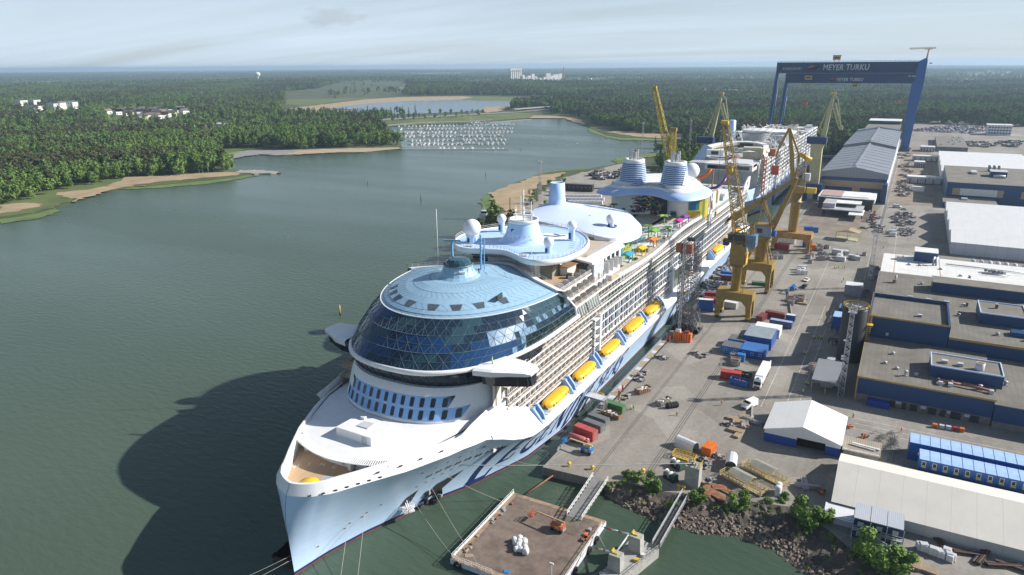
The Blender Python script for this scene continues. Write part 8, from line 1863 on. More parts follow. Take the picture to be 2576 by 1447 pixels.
# planks walkway, pipes and flags along the hull
q = MB()
for i in range(24): q.cb((-73.3,190+2.9*i,GZ+.25),(1.8,2.8,.12),WOOD if i % 3 else LGREY)
q.bar((-74.4,188,GZ+.3),(-74.4,262,GZ+.3),.3,GREY); q.bar((-72.0,188,GZ+.2),(-72.0,262,GZ+.2),.25,DARK); q.bar((-74.6,160,GZ+.4),(-74.6,262,GZ+.4),.25,GALV); q.rail([(-74.5,160,GZ),(-74.5,262,GZ)],1.1,GREY,2.4,.05)
tag(q.build('plank_walkway'),'long plank walkway with pipes along the quay edge beside the hull','walkway')
for i, (p, nm) in enumerate(((r3(1085,1035),'nearer pair, left'),(r3(1135,960),'nearer pair, right'),(rs(885,1350),'beside the hoist, left'),(rs(925,1390),'beside the hoist, right'))):
    q = MB(); q.bar((0,0,0),(0,0,3.2),.07,WHITE2); q.add([(0,0,.6),(.55,.1,.7),(.6,0,3.1),(0,0,3.2)],[(0,1,2,3),(3,2,1,0)],mat('red_banner', (.68,.08,.04), .7, var=.1)); o = q.build('banner'); o.location = (p.x,p.y,GZ); tag(o,'red banner flag on the quay, '+nm,'banner')
# tyre heap, bundles, crates and scrap: one thing each
q = MB()
for k in range(6): torus(q,(0,0,.18+.2*0),.42,.16,RUBBER,'z') if k == 0 else None
tyre_me = None
t_ = MB(); t_.tube([(0,-.45,.75),(0,.45,.75)],.75,RUBBER,14); tme = t_.mesh('tyre_roller')
for i in range(4): place(tme,'fender','black rubber fender roll in the row beside the pale grey skip','fender',(*V2(r5(965+20*i,215-3*i)),GZ),.3,'black rubber fenders on the quay',1.2)
def pm_(fn): q = MB(); fn(q); return q
rk = random.Random(55)
def pile(q, ms, n, w_, l, h):
    for _ in range(n): q.cb((rk.uniform(-w_,w_),rk.uniform(-l,l),rk.uniform(.1,h)),(rk.uniform(.3,w_*.9),rk.uniform(.2,l*.7),rk.uniform(.1,.6)),rk.choice(ms),rk.random()*3,rk.gauss(0,.15))
PROT = {}
for nm, fn in (('scrap_pile',lambda q: pile(q,[GREY,DARK,WOOD,RUST,GALV],22,2.2,1.6,.9)),('timber_stack',lambda q: [q.cb((0,-.9+.3*(i % 7),.2+.22*(i//7)),(4.2,.26,.2),WOOD) for i in range(21)]),
    ('pipe_bundle',lambda q: [q.tube([(-3,-.6+.4*(i % 4),.25+.38*(i//4)),(3,-.6+.4*(i % 4),.25+.38*(i//4))],.18,GALV,8) for i in range(10)]),('steel_crate',lambda q: (q.cb((0,0,.7),(2.4,1.8,1.3),GREY),q.cb((0,0,1.45),(1.6,1.2,.4),RUST),q.rail([(-1.2,-.9,1.3),(1.2,-.9,1.3),(1.2,.9,1.3),(-1.2,.9,1.3),(-1.2,-.9,1.3)],.5,GALV,.8,.05,1))),
    ('wrapped_pallet',lambda q: (q.cb((0,0,.08),(1.3,1.1,.14),WOOD),q.cb((0,0,.75),(1.2,1.0,1.2),mat('white_wrap', (.68,.69,.70), .35, var=.1)),q.cb((0,0,1.37),(1.1,.9,.06),LGREY))),('steel_plate_stack',lambda q: [q.cb((rk.uniform(-.2,.2),rk.uniform(-.2,.2),.08+.09*i),(3.4,2.2,.06),RUST if i % 2 else MATS['brown_skip'],rk.uniform(-.2,.2)) for i in range(4)]),
    ('panel_stack',lambda q: [q.cb((rk.uniform(-.1,.1),0,.1+.16*i),(2.8,1.6,.13),WHITE2 if i % 2 else LGREY) for i in range(9)]),('steel_bundle',lambda q: [q.cb((0,-.8+.25*(i % 7),.2+.25*(i//7)),(6.5,.2,.2),DARK if i % 3 else RUST) for i in range(18)])):
    q = MB(); fn(q); PROT[nm] = q.mesh(nm)
def strew(nm, pts, label, group, cat=None, sc=1, z=GZ):
    for i, p in enumerate(pts): place(PROT[nm],nm,label,cat or nm.replace('_',' '),(p.x,p.y,z),rk.uniform(-.5,.5)+(1.57 if i % 3 == 0 else 0),group,sc*rk.uniform(.8,1.15))
strew('scrap_pile',[r5(x,y) for x, y in ((1240,650),(1230,600),(1330,575),(1270,760),(1430,345),(1510,350))],'low heap of mixed metal scrap near the covered gangways','scrap heaps near the covered gangways')
strew('steel_plate_stack',[r5(x,y) for x, y in ((1250,810),(1345,805),(1410,835),(1270,840),(1340,870),(1080,625))],'rusty steel plates stacked near the rocky bank','rusty plates near the bank')
strew('scrap_pile',[r3(x,y) for x, y in ((2260,460),(2160,440),(1690,490),(1450,690),(1380,740),(1380,790),(1200,1010))],'scrap heap lying along the quay below the ship','scrap heaps along the quay')
strew('pipe_bundle',[r5(x,y) for x, y in ((1560,305),(1590,320))]+[r6(360,800),r6(340,780)],'bundle of long silver pipes lying on the asphalt','pipe bundles')
strew('timber_stack',[r5(1485,310),r5(1490,345),r6(1120,1350),r6(1160,1370),r6(1085,1375),r6(1250,1420)],'stack of sawn timber boards beside the storage yard','timber stacks')
strew('wrapped_pallet',[r6(x,y) for x, y in ((1185,1255),(1215,1265),(1235,1275),(1265,1285),(1285,1295),(1300,1300),(1330,1310),(1350,1320),(1385,1300),(1400,1325),(1425,1335),(1410,1345))],'white wrapped pallet in the row outside the cream tent','wrapped pallets by the cream tent',sc=1.25)
strew('steel_bundle',[r6(x,y) for x, y in ((1340,1210),(1480,1270),(1540,1290),(1640,1320),(1800,1380),(1880,1390))],'dark steel bars bundled along the cream tent wall','steel bundles by the cream tent')
strew('steel_crate',[r12(x,y) for x, y in ((60,560),(110,590),(170,540),(190,560),(40,620),(210,590),(470,560),(420,580),(310,590),(540,550))]+[rs(x,y) for x, y in ((1400,640),(1450,760),(1560,640),(1480,600),(1700,480),(1550,830),(1490,900),(1690,600))],'grey steel crate of parts standing on the quay','parts crates on the quay')
strew('panel_stack',[r12(x,y) for x, y in ((310,570),(320,600),(430,580),(470,590),(290,540),(340,530),(370,540))],'stack of pale panels in the open yard','panel stacks in the yard','panel stack',1.7)
strew('scrap_pile',[r12(rk.uniform(810,985),rk.uniform(160,290)) for _ in range(26)]+[r12(rk.uniform(870,980),rk.uniform(310,370)) for _ in range(14)],'pile of parts in the storage area beside the road','storage piles beside the road','scrap pile',1.2)
strew('scrap_pile',[r12(rk.uniform(540,720),rk.uniform(180,350)) for _ in range(16)],'pile of parts beside the unfinished ship section','piles by the ship section','scrap pile',1.2)
strew('scrap_pile',[r11(rk.uniform(130,230),rk.uniform(800,1280)) for _ in range(44)]+[r11(rk.uniform(130,390),rk.uniform(1080,1110)) for _ in range(10)],'heap of steel parts along the road beside the long hall','heaps beside the long hall','scrap pile',1.5)
strew('scrap_pile',[r11(rk.uniform(750,1270),rk.uniform(760,830)) for _ in range(22)],'heap of steel in the far storage yard','far steel heaps','scrap pile',2.5)
for x, y, w_, l in ((18,905,26,14),(17,735,30,16),(12,850,10,16),(20,1010,16,20)):
    q = MB(); q.cb((0,0,3),(w_,l,5),PRIMG); q.cb((0,-l*.2,5.8),(w_*.96,l*.55,.5),PRIM); [q.cb((-w_*.4+w_*.2*i,-l/2-.2,2.2),(.6,.6,4.4),DARK) for i in range(5)]; o = q.build('ship_section'); o.location = (x,y,GZ); tag(o,{905:'grey ship section block beside the far white halls',735:'wide grey ship section block near the blue workshop',850:'small dark ship section block between two larger blocks',1010:'ship section block nearest the gantry leg'}[y],'ship section')
boxcon((11.6,683,GZ),0,(9,4,4),WHITE,'white container standing in the shade beside the blue workshop')
vehicle('car',(*V2(r12(905,130)),GZ),1.5,mat('silver_car_paint', (.5,.52,.55), .3, .4, var=0),'silver car on the roadway near the storage piles'); vehicle('van',(*V2(r12(840,110)),GZ),1.4,WHITE2,'white van beside the silver car near the storage piles')
for x, y, m, lb in ((1005,460,BLUE2,'blue bin beside the white tank on the quay'),(470,395,YSAFE,'yellow machine box on the quay beyond the cranes')): pass
for k, (fn, x, y, d, m, lb) in enumerate(((rs,1700,900,(9,3,2.8),mat('pale_grey_hut', (.5,.51,.5), .6, var=.2),'pale grey hut with ribbed roof under the first crane'),(rs,1540,780,(9,2.6,2.6),mat('deep_red_container', (.22,.015,.025), .5, var=.15),'deep red container beside the hull near the first crane'),(rs,1520,850,(9,2.6,2.4),MATS['deep_red_container'],'deep red container with white plate, nearer of the two at the hull'),(rs,1740,540,(8,2.6,2.6),MATS['deep_red_container'],'deep red container with blue top beside the hull'),(rs,1730,490,(8,2.6,2.6),BLUE,'blue container beside the hull behind the red one'),(rs,1400,940,(7,2.6,5.0),BLUE,'tall blue cabin with ribbed white roof at the scaffold foot'),(rs,2440,120,(7.5,2.8,3),RED,'red container under the third crane'),(rs,2140,600,(7,3,1.4),GREEN,'green platform trailer under the second crane'),(rs,2480,30,(12,3.2,3.2),WHITE2,'long white unit under the third crane'))):
    p = fn(x,y); boxcon((p.x,p.y,GZ),-.1+.3*(k % 2),d,m,lb,WHITE2 if 'ribbed white' in lb or 'pale grey' in lb else (BLUE if 'blue top' in lb else None))
for i, p in enumerate((r12(10,470),r12(40,500),r12(20,330),r12(70,335))):
    boxcon((p.x,p.y,GZ),.2,(5,2.8,3.2),(BLUE,ORANGE,BLUE2,BLUE2)[i],('blue container beside the group of four workers','orange box beside the blue container up the quay','bright blue container under the third crane, left','bright blue container under the third crane, right')[i])
for i, x in enumerate((r12(210,545),r12(540,545))): pass
strew('scrap_pile',[rs(rk.uniform(1360,1560),rk.uniform(560,760)) for _ in range(26)]+[rs(rk.uniform(1560,1700),rk.uniform(380,520)) for _ in range(16)],'tangled scaffold gear on the quay between hull and first crane','gear piles by the first crane','gear pile',1.3)
strew('steel_crate',[r12(rk.uniform(20,200),rk.uniform(430,600)) for _ in range(12)]+[rr(rk.uniform(20,140),rk.uniform(880,1000)) for _ in range(5)]+[rq(rk.uniform(1600,1900),rk.uniform(400,560)) for _ in range(9)]+[rs(rk.uniform(2100,2440),rk.uniform(180,280)) for _ in range(8)],'loaded steel crate among yard stores near the barrier','crates near the barrier',None,1.2)
strew('wrapped_pallet',[r12(rk.uniform(770,850),rk.uniform(320,375)) for _ in range(12)]+[rs(1620+30*i,215+(i % 3)*14) for i in range(6)]+[r7(370+18*(i % 4),300+22*(i//4)) for i in range(12)],'white wrapped pallet standing in the open yard','white pallets in the yard',None,1.7)
strew('timber_stack',[r5(rk.uniform(1380,1560),rk.uniform(260,420)) for _ in range(6)]+[rq(rk.uniform(1650,1950),rk.uniform(420,560)) for _ in range(6)],'boards and panels stored behind the concrete barrier','boards behind the barrier')
strew('steel_crate',[r7(rk.uniform(640,780),rk.uniform(700,1000)) for _ in range(7)]+[r7(rk.uniform(930,1010),rk.uniform(420,560)) for _ in range(6)]+[rr(rk.uniform(1290,1420),rk.uniform(1000,1420)) for _ in range(8)]+[r12(rk.uniform(540,660),rk.uniform(640,800)) for _ in range(6)],'stored steel crate in the shade beside the workshops','crates by the workshops')
rb = random.Random(5); q = MB(); bl = []
for i in range(len(top)-1):
    for j in range(14):
        a = Vector((*top[i],0)).lerp(Vector((*top[i+1],0)), rb.random()); b = Vector((*bot[i],0)).lerp(Vector((*bot[i+1],0)), .5); f = abs(rb.gauss(0,.28)); p = a.lerp(b,f)
        if rb.random() < (.75 if i > 2 else .45): bl.append(((p.x,p.y,GZ-f*1.4+.1), rb.uniform(.35,.9), .7))
leafy(q, bl, 5200, .17, LIME2, rb); q.build('undergrowth')['kind'] = 'stuff'
# walled compound strip, barriers
q = MB(); 
for i in range(9): q.cb((-30.2-.9*i*.35,203+1.9*i,GZ+.5),(.5,1.8,1.0),CONC,.17)
tag(q.build('barrier_wall'),'low concrete barrier wall with pallets behind it, left of the white van','barrier')
q = MB(); [q.cb((-33.2-.55*i,304+3*i,GZ+.4),(.4,2.8,.8),CONC,.17) for i in range(14)]; tag(q.build('barrier_wall'),'long concrete barrier wall running up the yard past the pickup','barrier')
for i, (fn, x, y) in enumerate(((r5,235,640),(r5,405,665),(r5,780,690),(r5,1045,810),(r5,1080,815))):
    p = fn(x,y); q = MB(); q.lathe([(.35,0),(.28,.5),(.42,.62),(.42,.8),(.01,.85)],YSAFE,12); o = q.build('bollard'); o.location = (p.x,p.y,GZ); o.scale = (1.3,1.3,1.3); tag(o,('yellow bollard near the quay corner','yellow bollard at the left rail end','yellow bollard at the right rail end','twin yellow bollard on the bank, left','twin yellow bollard on the bank, right')[i],'bollard')
for i, (x, y) in enumerate(((1775,855),(1780,830))):
    p = r5(x,y); q = MB(); q.lathe([(.8,0),(.8,2.4),(.6,2.6),(.01,2.6)],WHITE2,16); q.lathe([(.82,1.6),(.82,1.7)],GREY,16); o = q.build('drum_tank'); o.location = (p.x,p.y,GZ); tag(o,'white upright drum tank near the bushes, '+('nearer','farther')[i],'tank')
# bicycles
bq = MB(); [torus(bq,(0,y,.34),.32,.03,RUBBER,'x',12,5) for y in (-.52,.52)]; [bq.bar(a,b,.05,GREY) for a, b in (((0,-.52,.34),(0,-.3,.9)),((0,-.3,.85),(0,.25,.8)),((0,.25,.85),(0,.0,.3)),((0,0,.3),(0,-.36,.75)),((0,.0,.3),(0,.52,.34)),((0,.52,.34),(0,.22,.75)))]; bq.cb((0,.24,.93),(.14,.26,.06),DARK); bq.cb((0,-.32,.98),(.5,.05,.05),DARK); bme2 = bq.mesh('bicycle')
for i in range(46):
    c_ = i % 2; p = r6(885 if c_ else 985, 400+i*4.4) if i < 30 else r6(960+rk.uniform(0,60), 440+(i-30)*11); place(bme2,'bicycle','bicycle parked in the crowded rack between shed and containers','bicycle',(p.x+rk.uniform(-1.2,1.2),p.y,GZ),rk.uniform(1.2,1.9),'bicycles in the racks')
for i, (x, y) in enumerate(((665,360),(785,435),(455,840))):
    p = r6(x,y); q = MB(); pile(q,[ORANGE,ORANGE,DARK,RED],9,1.0,.9,1.0); o = q.build('machine'); o.location = (p.x,p.y,GZ); tag(o,('orange machine parts behind the tent corner','round orange coil behind the plank roofed shed','orange covered equipment beside the cream tent end')[i],'machine')
for i in range(5): 
    p = r6(1300+50*i,355+8*i); q = MB(); q.cb((0,0,.55),(1.2,.9,1.0),(ORANGE,LGREY,LGREY,RED,ORANGE)[i]); q.cb((0,0,1.1),(1.3,1.0,.1),(ORANGE,LGREY,LGREY,RED,ORANGE)[i]); o = q.build('waste_bin'); o.location = (p.x,p.y,GZ); tag(o,('orange waste bin, first from the left along the blue workshop','grey waste bin beside the orange bins','second grey waste bin next to the red bin','red waste bin along the blue workshop','orange waste bin at the right end of the row')[i],'bin')
# trees and bushes on the bank
TRK = {}
def bush(x, y, z, s, label, kind='bush', group=None):
    t = thing('bush' if s < 1.15 and kind == 'bush' else 'tree', label, 'bush' if s < 1.15 and kind == 'bush' else 'tree', (x,y,z), rk.random()*6, group); t.scale = (s,s,s)
    if kind not in CROWN2: CROWN2[kind] = [crown(kind, 30+i, 2600) for i in range(3)]
    c = D.objects.new('crown', CROWN2[kind][int(x*3) % 3]); COL.objects.link(c); c.parent = t; k = D.objects.new('trunk', trunk('bush')); COL.objects.link(k); k.parent = t
CROWN2 = {}
for x, y, s, lb in ((830,830,1.3,'bright green bush by the grey ramp, the larger one'),(660,760,.9,'small bush at the ramp end of the quay'),(740,770,.8,'low bush beside the larger one at the ramp'),(1180,920,1.2,'green bush beside the footbridge on the bank'),(990,970,.9,'bush among the rocks left of the footbridge'),(1460,960,1.25,'tall bush on the bank below the steel plates'),(1545,905,.9,'bush at the gravel edge beside the plates'),(1700,925,.8,'low bush along the bank edge, near the white drum'),(1790,930,.8,'low bush under the white drums'),(1830,905,.9,'straggly bush beside the white drums')):
    p = r5(x,y,1.2); bush(p.x,p.y,1.2 if y > 850 else 2.2,s*.85,lb)
for x, y, s, lb in ((340,1090,1.95,'broad green tree on the dark slope, left of the two'),(490,1070,1.25,'small round tree beside the broad tree on the slope'),(860,1400,2.3,'large leafy tree below the stacked dark blue cabins'),(1020,1440,1.6,'leafy tree at the bottom edge beside the timber stacks')):
    p = r6(x,y,1.8); bush(p.x,p.y,1.6,s*.86,lb)
# ---------------------------------------------------------------- across the water and on the far land
rk = random.Random(101)
crop6 = crop(850,180,2.0608)
def hz_(p): return max(.9, .7+hill(p.x,p.y), .6+knoll(p.x,p.y))
# marina: floating piers and moored boats
PIER = mat('grey_pontoon', (.36,.34,.31), .9, var=.2)
PR = [((870,605),(1570,605)),((905,572),(1570,566)),((900,548),(1555,540)),((860,522),(1545,515)),((850,497),(1600,493)),((835,474),(1610,468)),((820,455),(1625,444)),((1290,438),(1710,408))]
piers = []
for i, (a, b) in enumerate(PR):
    a, b = crop6(*a,0), crop6(*b,0); d = (b-a).normalized(); n = Vector((-d.y,d.x,0)); q = MB(); w_ = 1.6 if i else 2.2
    q.prism([tuple((a+n*w_)[:2]),tuple((b+n*w_)[:2]),tuple((b-n*w_)[:2]),tuple((a-n*w_)[:2])],-.2,.55,PIER); tag(q.build('pontoon'),'floating grey pontoon of the marina, %s from the open water' % ('nearest','second','third','fourth','fifth','sixth','seventh','farthest')[i],'pontoon'); piers.append((a,b,d,n))
def boat_mesh(L, sail, cabin):
    q = MB(); w_ = L*.17; st = [(-.5,.8),(-.2,1),(.15,.95),(.38,.5),(.5,.03)]
    q.loft([[(-w_*k*.7,y*L,0),(-w_*k,y*L,L*.1),(w_*k,y*L,L*.1),(w_*k*.7,y*L,0)] for y, k in st],WHITE,cap0=True,smooth=False)
    q.loft([[(-w_*k*.9,y*L,L*.1+.02),(w_*k*.9,y*L,L*.1+.02)] for y, k in st],WHITE2,closed=False)
    q.cb((0,-.02*L,L*.15),(w_*1.1,L*.34,L*(.09 if sail else .16)),cabin); q.cb((0,.13*L,L*.16),(w_*.9,.05*L,L*.05),GLASS)
    if sail: q.bar((0,.08*L,L*.1),(0,.08*L,L*1.3),.16,LGREY); q.bar((0,.08*L,L*.27),(0,-.36*L,L*.25),.2,BLUE if sail == 2 else WHITE)
    return q.mesh('boat')
BM = [boat_mesh(9,1,WHITE),boat_mesh(8,2,WHITE2),boat_mesh(7.5,0,WHITE),boat_mesh(9,0,WHITE2),boat_mesh(6.5,0,GREY)]; nb = 0
for i, (a, b, d, n) in enumerate(piers):
    L = (b-a).length; s = 8
    while s < L-4 and nb < 290:
        for sd in (1,-1):
            if i == 0 and (sd < 0 or s < L*.33): continue
            if rk.random() < .80:
                k = rk.choice([0,0,1,2,2,3,4]); p = a+d*(s+rk.uniform(-1,1))+n*sd*(6.6); r_ = math.atan2(n.y,n.x)-PI/2+(0 if sd > 0 else PI)
                place(BM[k],'sailing_boat' if k < 2 else 'motor_boat',('white sailing boat with mast moored in the crowded marina','white sailing boat with covered boom moored in the crowded marina','small white motor boat moored in the crowded marina','white cabin cruiser moored in the crowded marina','small grey motor boat moored in the crowded marina')[k],'boat',(p.x,p.y,.05),r_+rk.gauss(0,.05),'boats moored in the marina',rk.uniform(1.0,1.35)); nb += 1
        s += rk.uniform(5,8)
# road bridge, cars on the causeway
a, b = at(1290,283,0), at(1390,275,0); q = MB(); d = (b-a).normalized(); n = Vector((-d.y,d.x,0)); q.prism([tuple((a+n*7)[:2]),tuple((b+n*7)[:2]),tuple((b-n*7)[:2]),tuple((a-n*7)[:2])],6.5,8,CONC); [q.bar(a.lerp(b,t),a.lerp(b,t)+Vector((0,0,7)),2,CONC) for t in (.15,.4,.65,.9)]; tag(q.build('road_bridge'),'low concrete road bridge at the end of the causeway','bridge')
cq = MB(); car(cq,4.4,1.8,1.5,WHITE); CM = [cq.mesh('car')]
for m in (mat('silver_car', (.45,.47,.5), .3, .3, var=0),mat('dark_car', (.04,.045,.06), .3, var=0),mat('red_car', (.35,.03,.03), .3, var=0),mat('blue_car', (.05,.12,.30), .3, var=0)):
    cq = MB(); car(cq,4.4,1.8,1.5,m); CM.append(cq.mesh('car'))
for i, t in enumerate((.2,.45,.6)): p = at(925,307,2).lerp(at(1300,285,2), t); place(CM[i],'car','car driving along the causeway road behind the marina','car',(p.x,p.y,2.05),-1.2,'cars on the causeway',1.3)
q = MB(); 
for r0 in range(12):
    for c0 in range(24):
        if rk.random() < .9:
            k = rk.choice([0,1,1,2,2,3,4,0]); x, y = -6+c0*3.6+r0*5+rk.uniform(-.4,.4), 1300+r0*12.5+rk.uniform(-.5,.5)-c0*.6
            if x > 96 and y < 1310: continue
            place(CM[k],'parked_car',('white','silver','dark','red','blue')[k]+' car parked in the crowded lot beyond the gantry crane','car',(x,y,GZ),rk.choice([0,PI])+.1,'cars in the far car park',1.15)
# houses
def house_mesh(w_, l, h, rh, wall, roof, win=True):
    q = MB(); q.box(-w_/2,w_/2,-l/2,l/2,-1,h,wall); q.add([(-w_/2,-l/2,h),(w_/2,-l/2,h),(0,-l/2,h+rh)],[(0,1,2)],wall); q.add([(-w_/2,l/2,h),(w_/2,l/2,h),(0,l/2,h+rh)],[(2,1,0)],wall)
    if win:
        for z in [1.2+2.9*i for i in range(int(h/2.9))]:
            n = max(2,int(l/4)); [q.box(s*w_/2-.05,s*w_/2+.05,-l/2+l*(i+.3)/n,-l/2+l*(i+.7)/n,z,z+1.3,GLASS) for i in range(n) for s in (-1,1)]; n = max(2,int(w_/4)); [q.box(-w_/2+w_*(i+.3)/n,-w_/2+w_*(i+.7)/n,-l/2-.05,-l/2+.05,z,z+1.3,GLASS) for i in range(n)]
    r = MB(); e = .6; k = rh*e/(w_/2); r.add([(-w_/2-e,-l/2-e,h-k),(0,-l/2-e,h+rh),(w_/2+e,-l/2-e,h-k),(-w_/2-e,l/2+e,h-k),(0,l/2+e,h+rh),(w_/2+e,l/2+e,h-k)],[(0,1,4,3),(1,2,5,4),(3,4,1,0),(4,5,2,1)],roof)
    return q.mesh('house_wall'), r.mesh('house_roof')
RF = [mat('grey_tile_roof', (.17,.17,.18), .7, var=.2),mat('brown_tile_roof', (.26,.20,.15), .7, var=.2),mat('red_tile_roof', (.33,.10,.06), .7, var=.2)]
HWM = [mat('white_render', (.72,.71,.68), .7, var=.05),mat('cream_render', (.60,.52,.38), .7, var=.05),mat('grey_render', (.40,.41,.42), .7, var=.05)]
def house(ms, p, rz, name, label, cat, group, s=1):
    t = thing(name,label,cat,(p.x,p.y,hz_(p)),rz,group); t.scale = (s,s,s)
    for me, nm in zip(ms, ('wall','roof')): o = D.objects.new(nm,me); COL.objects.link(o); o.parent = t
HS = [house_mesh(9,12,5.5,3,HWM[i % 3],RF[j],True) for i, j in ((0,0),(0,1),(1,0),(2,0),(0,2))]
c_ = crop(0,180,2.68)
for i in range(58):
    x, y = rk.uniform(905,1600), rk.uniform(485,590)
    if y > 585-abs(x-1250)*.12 or (x > 1400 and y > 560): continue
    p = c_(x,y,1); k = rk.choice([0,0,1,1,2,3]); house(HS[k],p,rk.uniform(-.4,.4),'house',('white house with grey roof','white house with brown roof','cream house with grey roof','grey house with dark roof')[k]+' in the village among the west shore trees','house','village houses across the bay',1.35)
AP = house_mesh(14,24,13,2.4,HWM[0],RF[0])
for i, (x, y, rz) in enumerate(((190,455,.5),(300,440,.5),(310,495,.4),(470,480,.5),(530,475,.4),(620,470,.6))): p = c_(x,y,1); house(AP,p,rz,'apartment_block','white apartment block on the wooded hillside, %s from the left' % NTH[i],'apartment block','apartment blocks',1.25)
LW = house_mesh(20,46,5,.8,HWM[0],WROOF,False)
for i, (x, y, lb) in enumerate(((1640,628,'low white roofed hall above the birch shore, left one'),(1910,622,'low white roofed hall above the birch shore, right one'),(2320,620,'grey white hall near the promontory pines'),(2130,610,'small pale hall half hidden by shore trees'))): p = c_(x,y,1); house(LW,p,1.2,'low_hall',lb,'hall',None)
# far warehouses and town
FW = [house_mesh(40,90,9,1.5,HWM[0],WROOF,False),house_mesh(30,60,8,1.5,HWM[2],RF[0],False),house_mesh(16,30,10,3,HWM[0],RF[2],False)]
for i, (x, y) in enumerate(((1760,232),(1800,231),(1840,234),(1880,240),(1915,240),(1945,238),(1730,231),(1985,243),(2075,240),(2110,236),(2150,238),(2190,234),(2130,246),(2450,189),(2490,187),(2520,190),(2330,207),(2360,232),(2540,228),(1130,224),(1150,226),(1310,230),(770,200),(1010,228),(1480,205),(1560,212),(1620,215),(505,182),(300,196),(330,196),(590,264),(345,247),(375,249),(250,262),(1690,205))):
    p = at(x,y,1); k = i % 3 if 0 < x < 1600 or i % 2 else 0; house(FW[k],p,rk.uniform(-.3,1.4),'warehouse',('long white roofed building far off in the woods','grey roofed building far off in the woods','pale building with red roof far off in the woods')[k],'building','distant buildings',.9 if x < 1700 and k == 0 else 1.2)
# grain silos with chimney
sc2 = at(1350,212,0); ez = hz_(sc2); kx = sc2.length/1786
t = thing('silo_complex','cluster of tall pale grain silos and mill buildings with a brick chimney on the horizon','grain silos',(sc2.x,sc2.y,0),math.radians(56))
PS = mat('pale_silo_concrete', (.66,.63,.57), .8, var=.1, scale=.05); q = MB()
for i in range(6): q.lathe([(3*kx,-9*kx),(3*kx,34*kx)],PS,16,((-70+5*i)*kx,0,0))
q.box(-74*kx,-42*kx,-4*kx,4*kx,32*kx,37*kx,PS); q.build('silo_block', t); q = MB()
for x, w_, h in ((-38,6,22),(-31,5,16),(-22,7,20),(-12,8,24),(-3,4,18),(8,6,14),(22,9,16),(30,12,25),(40,10,19),(52,14,22),(64,8,24)): q.box((x-w_/2)*kx,(x+w_/2)*kx,-5*kx,5*kx,-9*kx,h*kx,HWM[0] if x % 3 else PS)
q.build('mill_building', t); q = MB(); q.lathe([(1.9*kx,-9*kx),(1.3*kx,38*kx)],mat('brick_stack', (.30,.15,.10), .8, var=.1),12,(76*kx,0,0)); q.build('chimney', t)
wt = at(650,209,0); k2 = wt.length/1786*.8; t = thing('water_tower','white mushroom shaped water tower rising above the wooded ridge','water tower',(wt.x,wt.y,0)); q = MB(); q.lathe([(2.6*k2,0),(2.2*k2,14*k2),(3.4*k2,18*k2)],HWM[0],16); q.build('shaft', t); q = MB(); q.lathe([(3.4*k2,18*k2),(7.5*k2,21*k2),(7.8*k2,27*k2),(4*k2,29.5*k2),(.1,30*k2)],HWM[0],20); q.build('tank', t)
# buoys and channel marks
for i, (x, y, m, h) in enumerate(((856,792,YSAFE,4.5),(1059,503,GREEN,5),(925,462,RED,3.5),(1222,442,GREEN,3.5),(1311,377,RED,3.5),(1525,348,GREEN,5),(1452,365,WHITE,3))):
    p = at(x,y,0); q = MB(); q.tube([(p.x,p.y,-.3),(p.x,p.y,h)],.28,m,8); q.tube([(p.x,p.y,-.3),(p.x,p.y,1.2)],.4,DARK,8); tag(q.build('channel_marker'),('yellow and black spar buoy beside the bridge wing','green spar buoy in the open bay','small red channel mark out in the bay','small green channel mark below the marina','red mark at the marina end','green mark before the green reeds','white mark between marina and reeds')[i],'buoy')
# west side of the ship: dredger, masts, cabins, storage, trees
p = at(1222,556,0); t = thing('work_barge','long low dredging barge with grey wheelhouse by the reeds beyond the ship','work barge',(p.x,p.y,0),math.radians(-68))
q = MB(); q.box(-4,4,-6,34,-.3,1.6,mat('dark_barge_hull', (.06,.06,.065), .7, var=.3)); q.box(-3.6,3.6,4,33,1.6,2.1,RUST); q.build('barge_hull', t); q = MB(); q.box(-3,3,-4,3,1.6,5,LGREY); q.box(-2.2,2.2,-3,1,5,7.6,LGREY); q.box(-2.3,2.3,-3.05,1.05,6,7.1,GLASS); q.bar((0,-1,7.6),(0,-1,12),.2,WHITE2); q.build('wheelhouse', t); q = MB(); [q.bar((-4,y,0),(-4,y,h),.5,RUST) for y, h in ((8,10),(17,16))]; q.build('spud_pole', t)
for x, y, h, lb in ((1358,512,31,'lattice floodlight mast beside the green trees west of the ship'),(1614,405,40,'far lattice floodlight mast near the yellow lattice crane'),(1733,395,40,'far lattice floodlight mast left of the second ship')):
    p = at(x,y,1); mast_tower(p.x,p.y,h,2.2,1.3,16,lb)
p = at(1455,480,1.4); boxcon((p.x,p.y,1.4),.15,(26,6,6),DARK,'black two tier cabin block with white windows behind the ship',DKROOF,'cabin block','cabin_block',None,7,False)
for i, (x, y) in enumerate(((1395,492),(1402,512),(1420,478),(1330,548),(1300,560))): p = at(x,y,1.4); boxcon((p.x,p.y,1.4),.2*i,(9,3,3.2),BLUE,'blue container on the far side of the ship, '+('by the lattice mast','in front of the lattice mast','by the black cabins','beside the dredging barge','at the reed edge')[i])
q = MB(); q.cb((0,0,1.2),(5.5,3,2.4),WHITE); [q.cb((-2.2+1.1*i,0,2.45),(.9,2.6,.1),LGREY) for i in range(5)]; sm_ = q.mesh('storage_tent')
for i in range(26): p = at(1425+(i % 9)*10+(i//9)*6, 497+(i//9)*8, 1.4); place(sm_,'storage_unit','white storage unit in the rows behind the drop shaped canopy','storage unit',(p.x,p.y,1.4),.2,'white storage units beyond the ship')
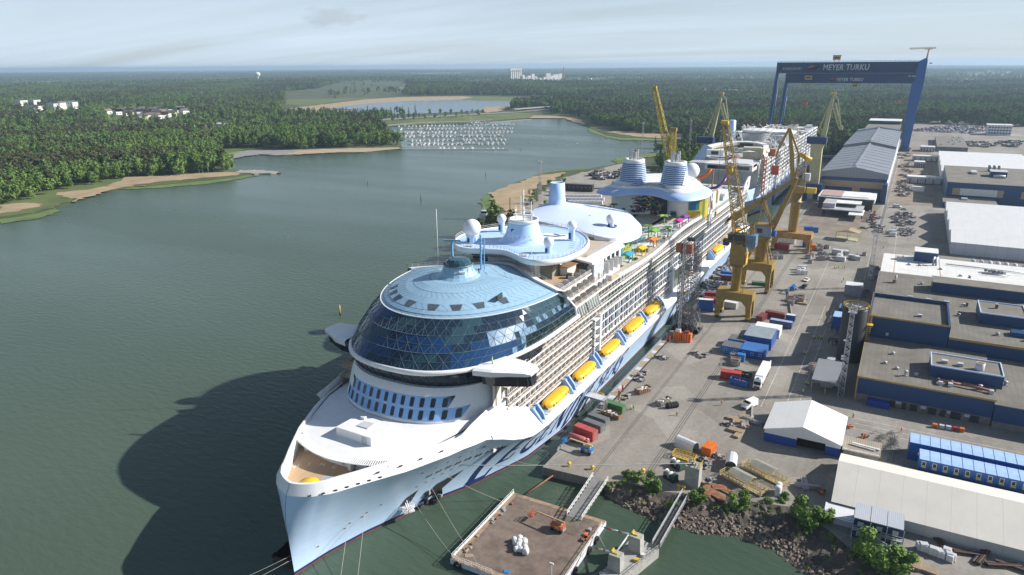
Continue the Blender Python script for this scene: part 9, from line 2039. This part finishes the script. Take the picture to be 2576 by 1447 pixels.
strew('scrap_pile',[at(rk.uniform(1500,1580),rk.uniform(428,452),1.4) for _ in range(22)],'scrap heap in the yard across the ship','scrap heaps across the ship','scrap pile',3,1.4)
for i in range(34):
    x, y = rk.uniform(1318,1420), rk.uniform(440,520)
    if abs((x-1318)*.55-(520-y)) > 26: continue
    p = at(x,y,1); plant('broad' if i % 3 else 'birch',p.x,p.y,.9,rk.uniform(.28,.5),rk.random()*6,'green tree in the thicket on the reedy point behind the ship','trees on the reedy point',None,i % 2)
for i in range(26):
    x = rk.uniform(1640,1770); p = at(x,rk.uniform(372,392)-(x-1640)*.1,1); plant('broad' if i % 3 else 'spruce',p.x,p.y,.9,rk.uniform(.6,.95),rk.random()*6,'green tree on the shore left of the unfinished ship','trees left of the second ship',None,i % 2)
for i in range(22):
    t_ = i/21; p = at(935+t_*280,307-t_*17+rk.uniform(-3,2),1.3); plant('birch' if i % 2 else 'broad',p.x,p.y,1.3,rk.uniform(.7,1.1),rk.random()*6,'tree in the belt along the causeway beside the lake','trees along the causeway',None,i % 2)
# light clearings among the far woods
for i, pts in enumerate(([(590,236),(640,229),(720,231),(700,241),(620,243)],[(1010,205),(1090,201),(1130,206),(1040,212)],[(2290,296),(2330,289),(2345,297),(2310,303)],[(1760,246),(1900,238),(1990,243),(1850,252)],[(540,392),(505,398),(560,380),(640,376)],[(270,330),(340,318),(470,312),(480,326),(330,340)],[(870,218),(1000,214),(1010,224),(930,232)])): patch('meadow', pts, 1.35+.05*i, GRASS)
for i in range(52):
    if i < 34: x, y = 800+rk.random()*240, 0; y = 242-(x-800)*.045+rk.gauss(0,2.2)
    else: x, y = rk.uniform(880,1010), rk.uniform(219,236)
    p = at(x,y,1); plant(KINDS_[i % 4],p.x,p.y,1.2,rk.uniform(1.0,1.7),rk.random()*6,'tree in the grove on the green fields beyond the lake','trees on the fields',None,i % 2)
for i in range(26):
    p = at(428+i*5.8+rk.gauss(0,2),437-i*.34+rk.gauss(0,2.4),1); plant('birch',p.x,p.y,1.0,rk.uniform(.85,1.15),rk.random()*6,'slender birch with white trunk by the breakwater on the west shore','birches by the breakwater',None,i % 2)
